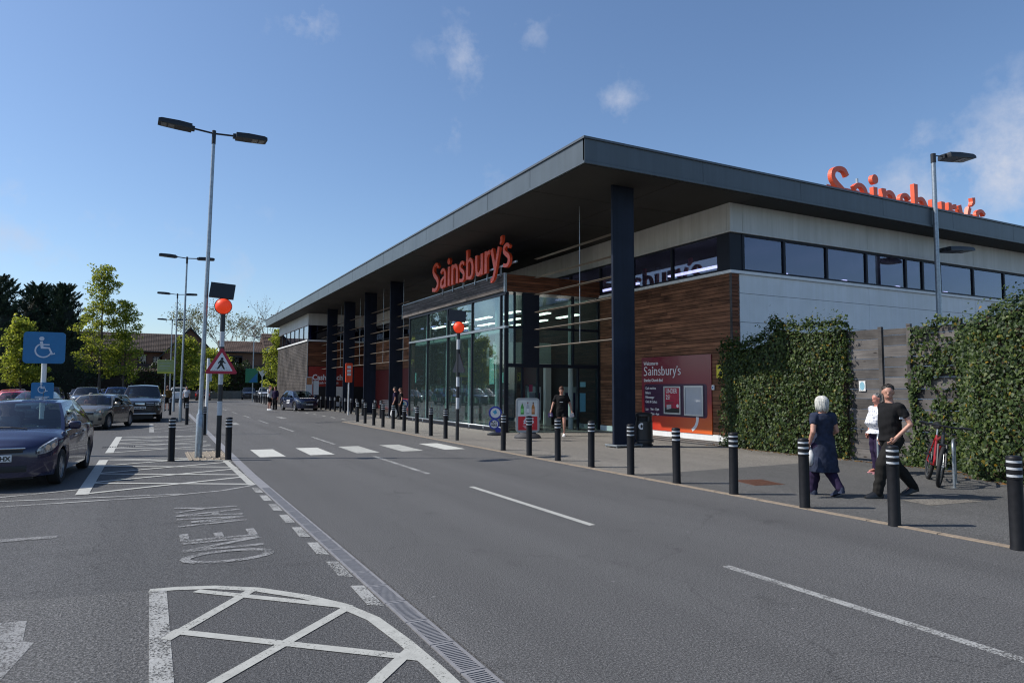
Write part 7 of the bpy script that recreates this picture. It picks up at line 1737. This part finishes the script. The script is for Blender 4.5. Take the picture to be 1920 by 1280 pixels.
b = MB(); tiled(b, (6.6, -2.5, 5.9), (6.6, 7, 5.9), (2.6, -2.5, 10.35), 26, 14); tiled(b, (-1.4, 7, 5.9), (-1.4, -2.5, 5.9), (2.6, 7, 10.35), 26, 14); b.build('roof', m_tile, hA)
MB().add([(-1.4, -2.45, 5.85), (2.6, -2.45, 10.3), (2.6, 7, 10.3), (-1.4, 7, 5.85), (6.6, -2.45, 5.85), (6.6, 7, 5.85)], [(0, 1, 2, 3), (1, 4, 5, 2)]).build('roof_deck', m_tile, hA)
b = MB(); b.prism([(-1.45, 5.72), (2.6, 10.2), (6.65, 5.72), (6.65, 5.95), (2.6, 10.48), (-1.45, 5.95)], lambda a, v, d: (a, d, v), -2.58, -2.48); b.build('bargeboard', m_black, hA)
for x in (-7.4, -4.2): window(hA, x, 4.5, 1.15, 1.9, 0)
window(hA, -2.2 + 0.0, 4.6, 1.0, 1.5, -0.0)
b = MB(); tiled(b, (-4.5, -3.2, 3.6), (-1.0, -3.2, 3.6), (-4.5, -0.1, 5.0), 14, 8); b.build('porch_roof', m_tile2, hA); MB().box(-4.5, -1.0, -3.0, 0, 0, 3.7).build('porch', m_brick, hA)
# right house: two-level tiled roof, lower lean-to roof with rooflights
hB = empty('terraced_house', (12, 113, 0), 0, 'brick house with red-brown tiled roofs in two steps, right of the beacon', 'house', 'brick houses beyond the hedge')
MB().box(-2.6, 12, 0, 8, 0, 7.2).build('wall', m_brick, hB)
b = MB(); tiled(b, (-2.9, -0.4, 7.05), (3.6, -0.4, 7.05), (-2.9, 3.6, 8.9), 24, 9); b.build('roof', m_tile2, hB)
b = MB(); tiled(b, (3.6, -0.6, 7.05), (12, -0.6, 7.05), (3.6, 4.0, 10.3), 30, 13); b.build('roof', m_tile2, hB)
MB().add([(-2.9, -0.4, 7.0), (3.6, -0.4, 7.0), (3.6, 3.6, 8.85), (-2.9, 3.6, 8.85), (3.6, -0.6, 7.0), (12, -0.6, 7.0), (12, 4, 10.25), (3.6, 4, 10.25), (3.6, 8.3, 7.0), (12, 8.3, 7.0)], [(0, 1, 2, 3), (4, 5, 6, 7), (7, 6, 9, 8), (4, 7, 8)]).build('roof_deck', m_tile2, hB)
MB().box(8.0, 8.7, 3.2, 3.9, 9.6, 10.9).build('flue', m_black, hB)
MB().box(-2.9, 12, -0.7, -0.6, 6.9, 7.05).build('gutter', m_black, hB)
b = MB(); tiled(b, (0.4, -4.2, 2.6), (12, -4.2, 2.6), (0.4, -0.05, 5.0), 42, 12); b.build('lower_roof', m_tile2, hB); MB().box(0.6, 12, -4.0, 0, 0, 2.7).build('lower_wall', m_brick, hB)
for x in (-1.6, 4.4, 8.2): window(hB, x, 4.95, 2.0, 1.5, 0)
for x in (4.2, 8.2):
    MB().add([(x, -2.9, 3.42), (x + 0.95, -2.9, 3.42), (x + 0.95, -2.0, 3.94), (x, -2.0, 3.94)], [(0, 1, 2, 3)]).build('rooflight', paint('rooflight_glass', (0.5, 0.55, 0.6), 0.15, 0, 0.05), hB)
MB().lathe([(0.02, 0), (0.32, 0.1)], 12, (4.1, -0.9, 7.4), 'y').build('satellite_dish', m_white, hB)
o = sheet('grass_verge', [(-60, 105.8), (60, 105.8), (60, 400), (-60, 400)], 0.002, paint('grass', (0.05, 0.075, 0.02), 0.95, 0, 0.3, 3), kind='structure')
# far wooded rise behind everything
n = 9000; P = np.stack([nrg.uniform(-160, 140, n), nrg.uniform(170, 200, n), nrg.uniform(0, 1, n) ** 0.7 * 7.5], 1); P[:, 2] *= 1 + 0.2 * np.sin(P[:, 0] * 0.16) + 0.1 * np.sin(P[:, 0] * 0.5)
o = link('distant_trees', quads_mesh('distant_trees', rleaf(P, 1.6), m_hedge)); tag(o, 'far line of trees beyond the houses', 'trees', kind='stuff')
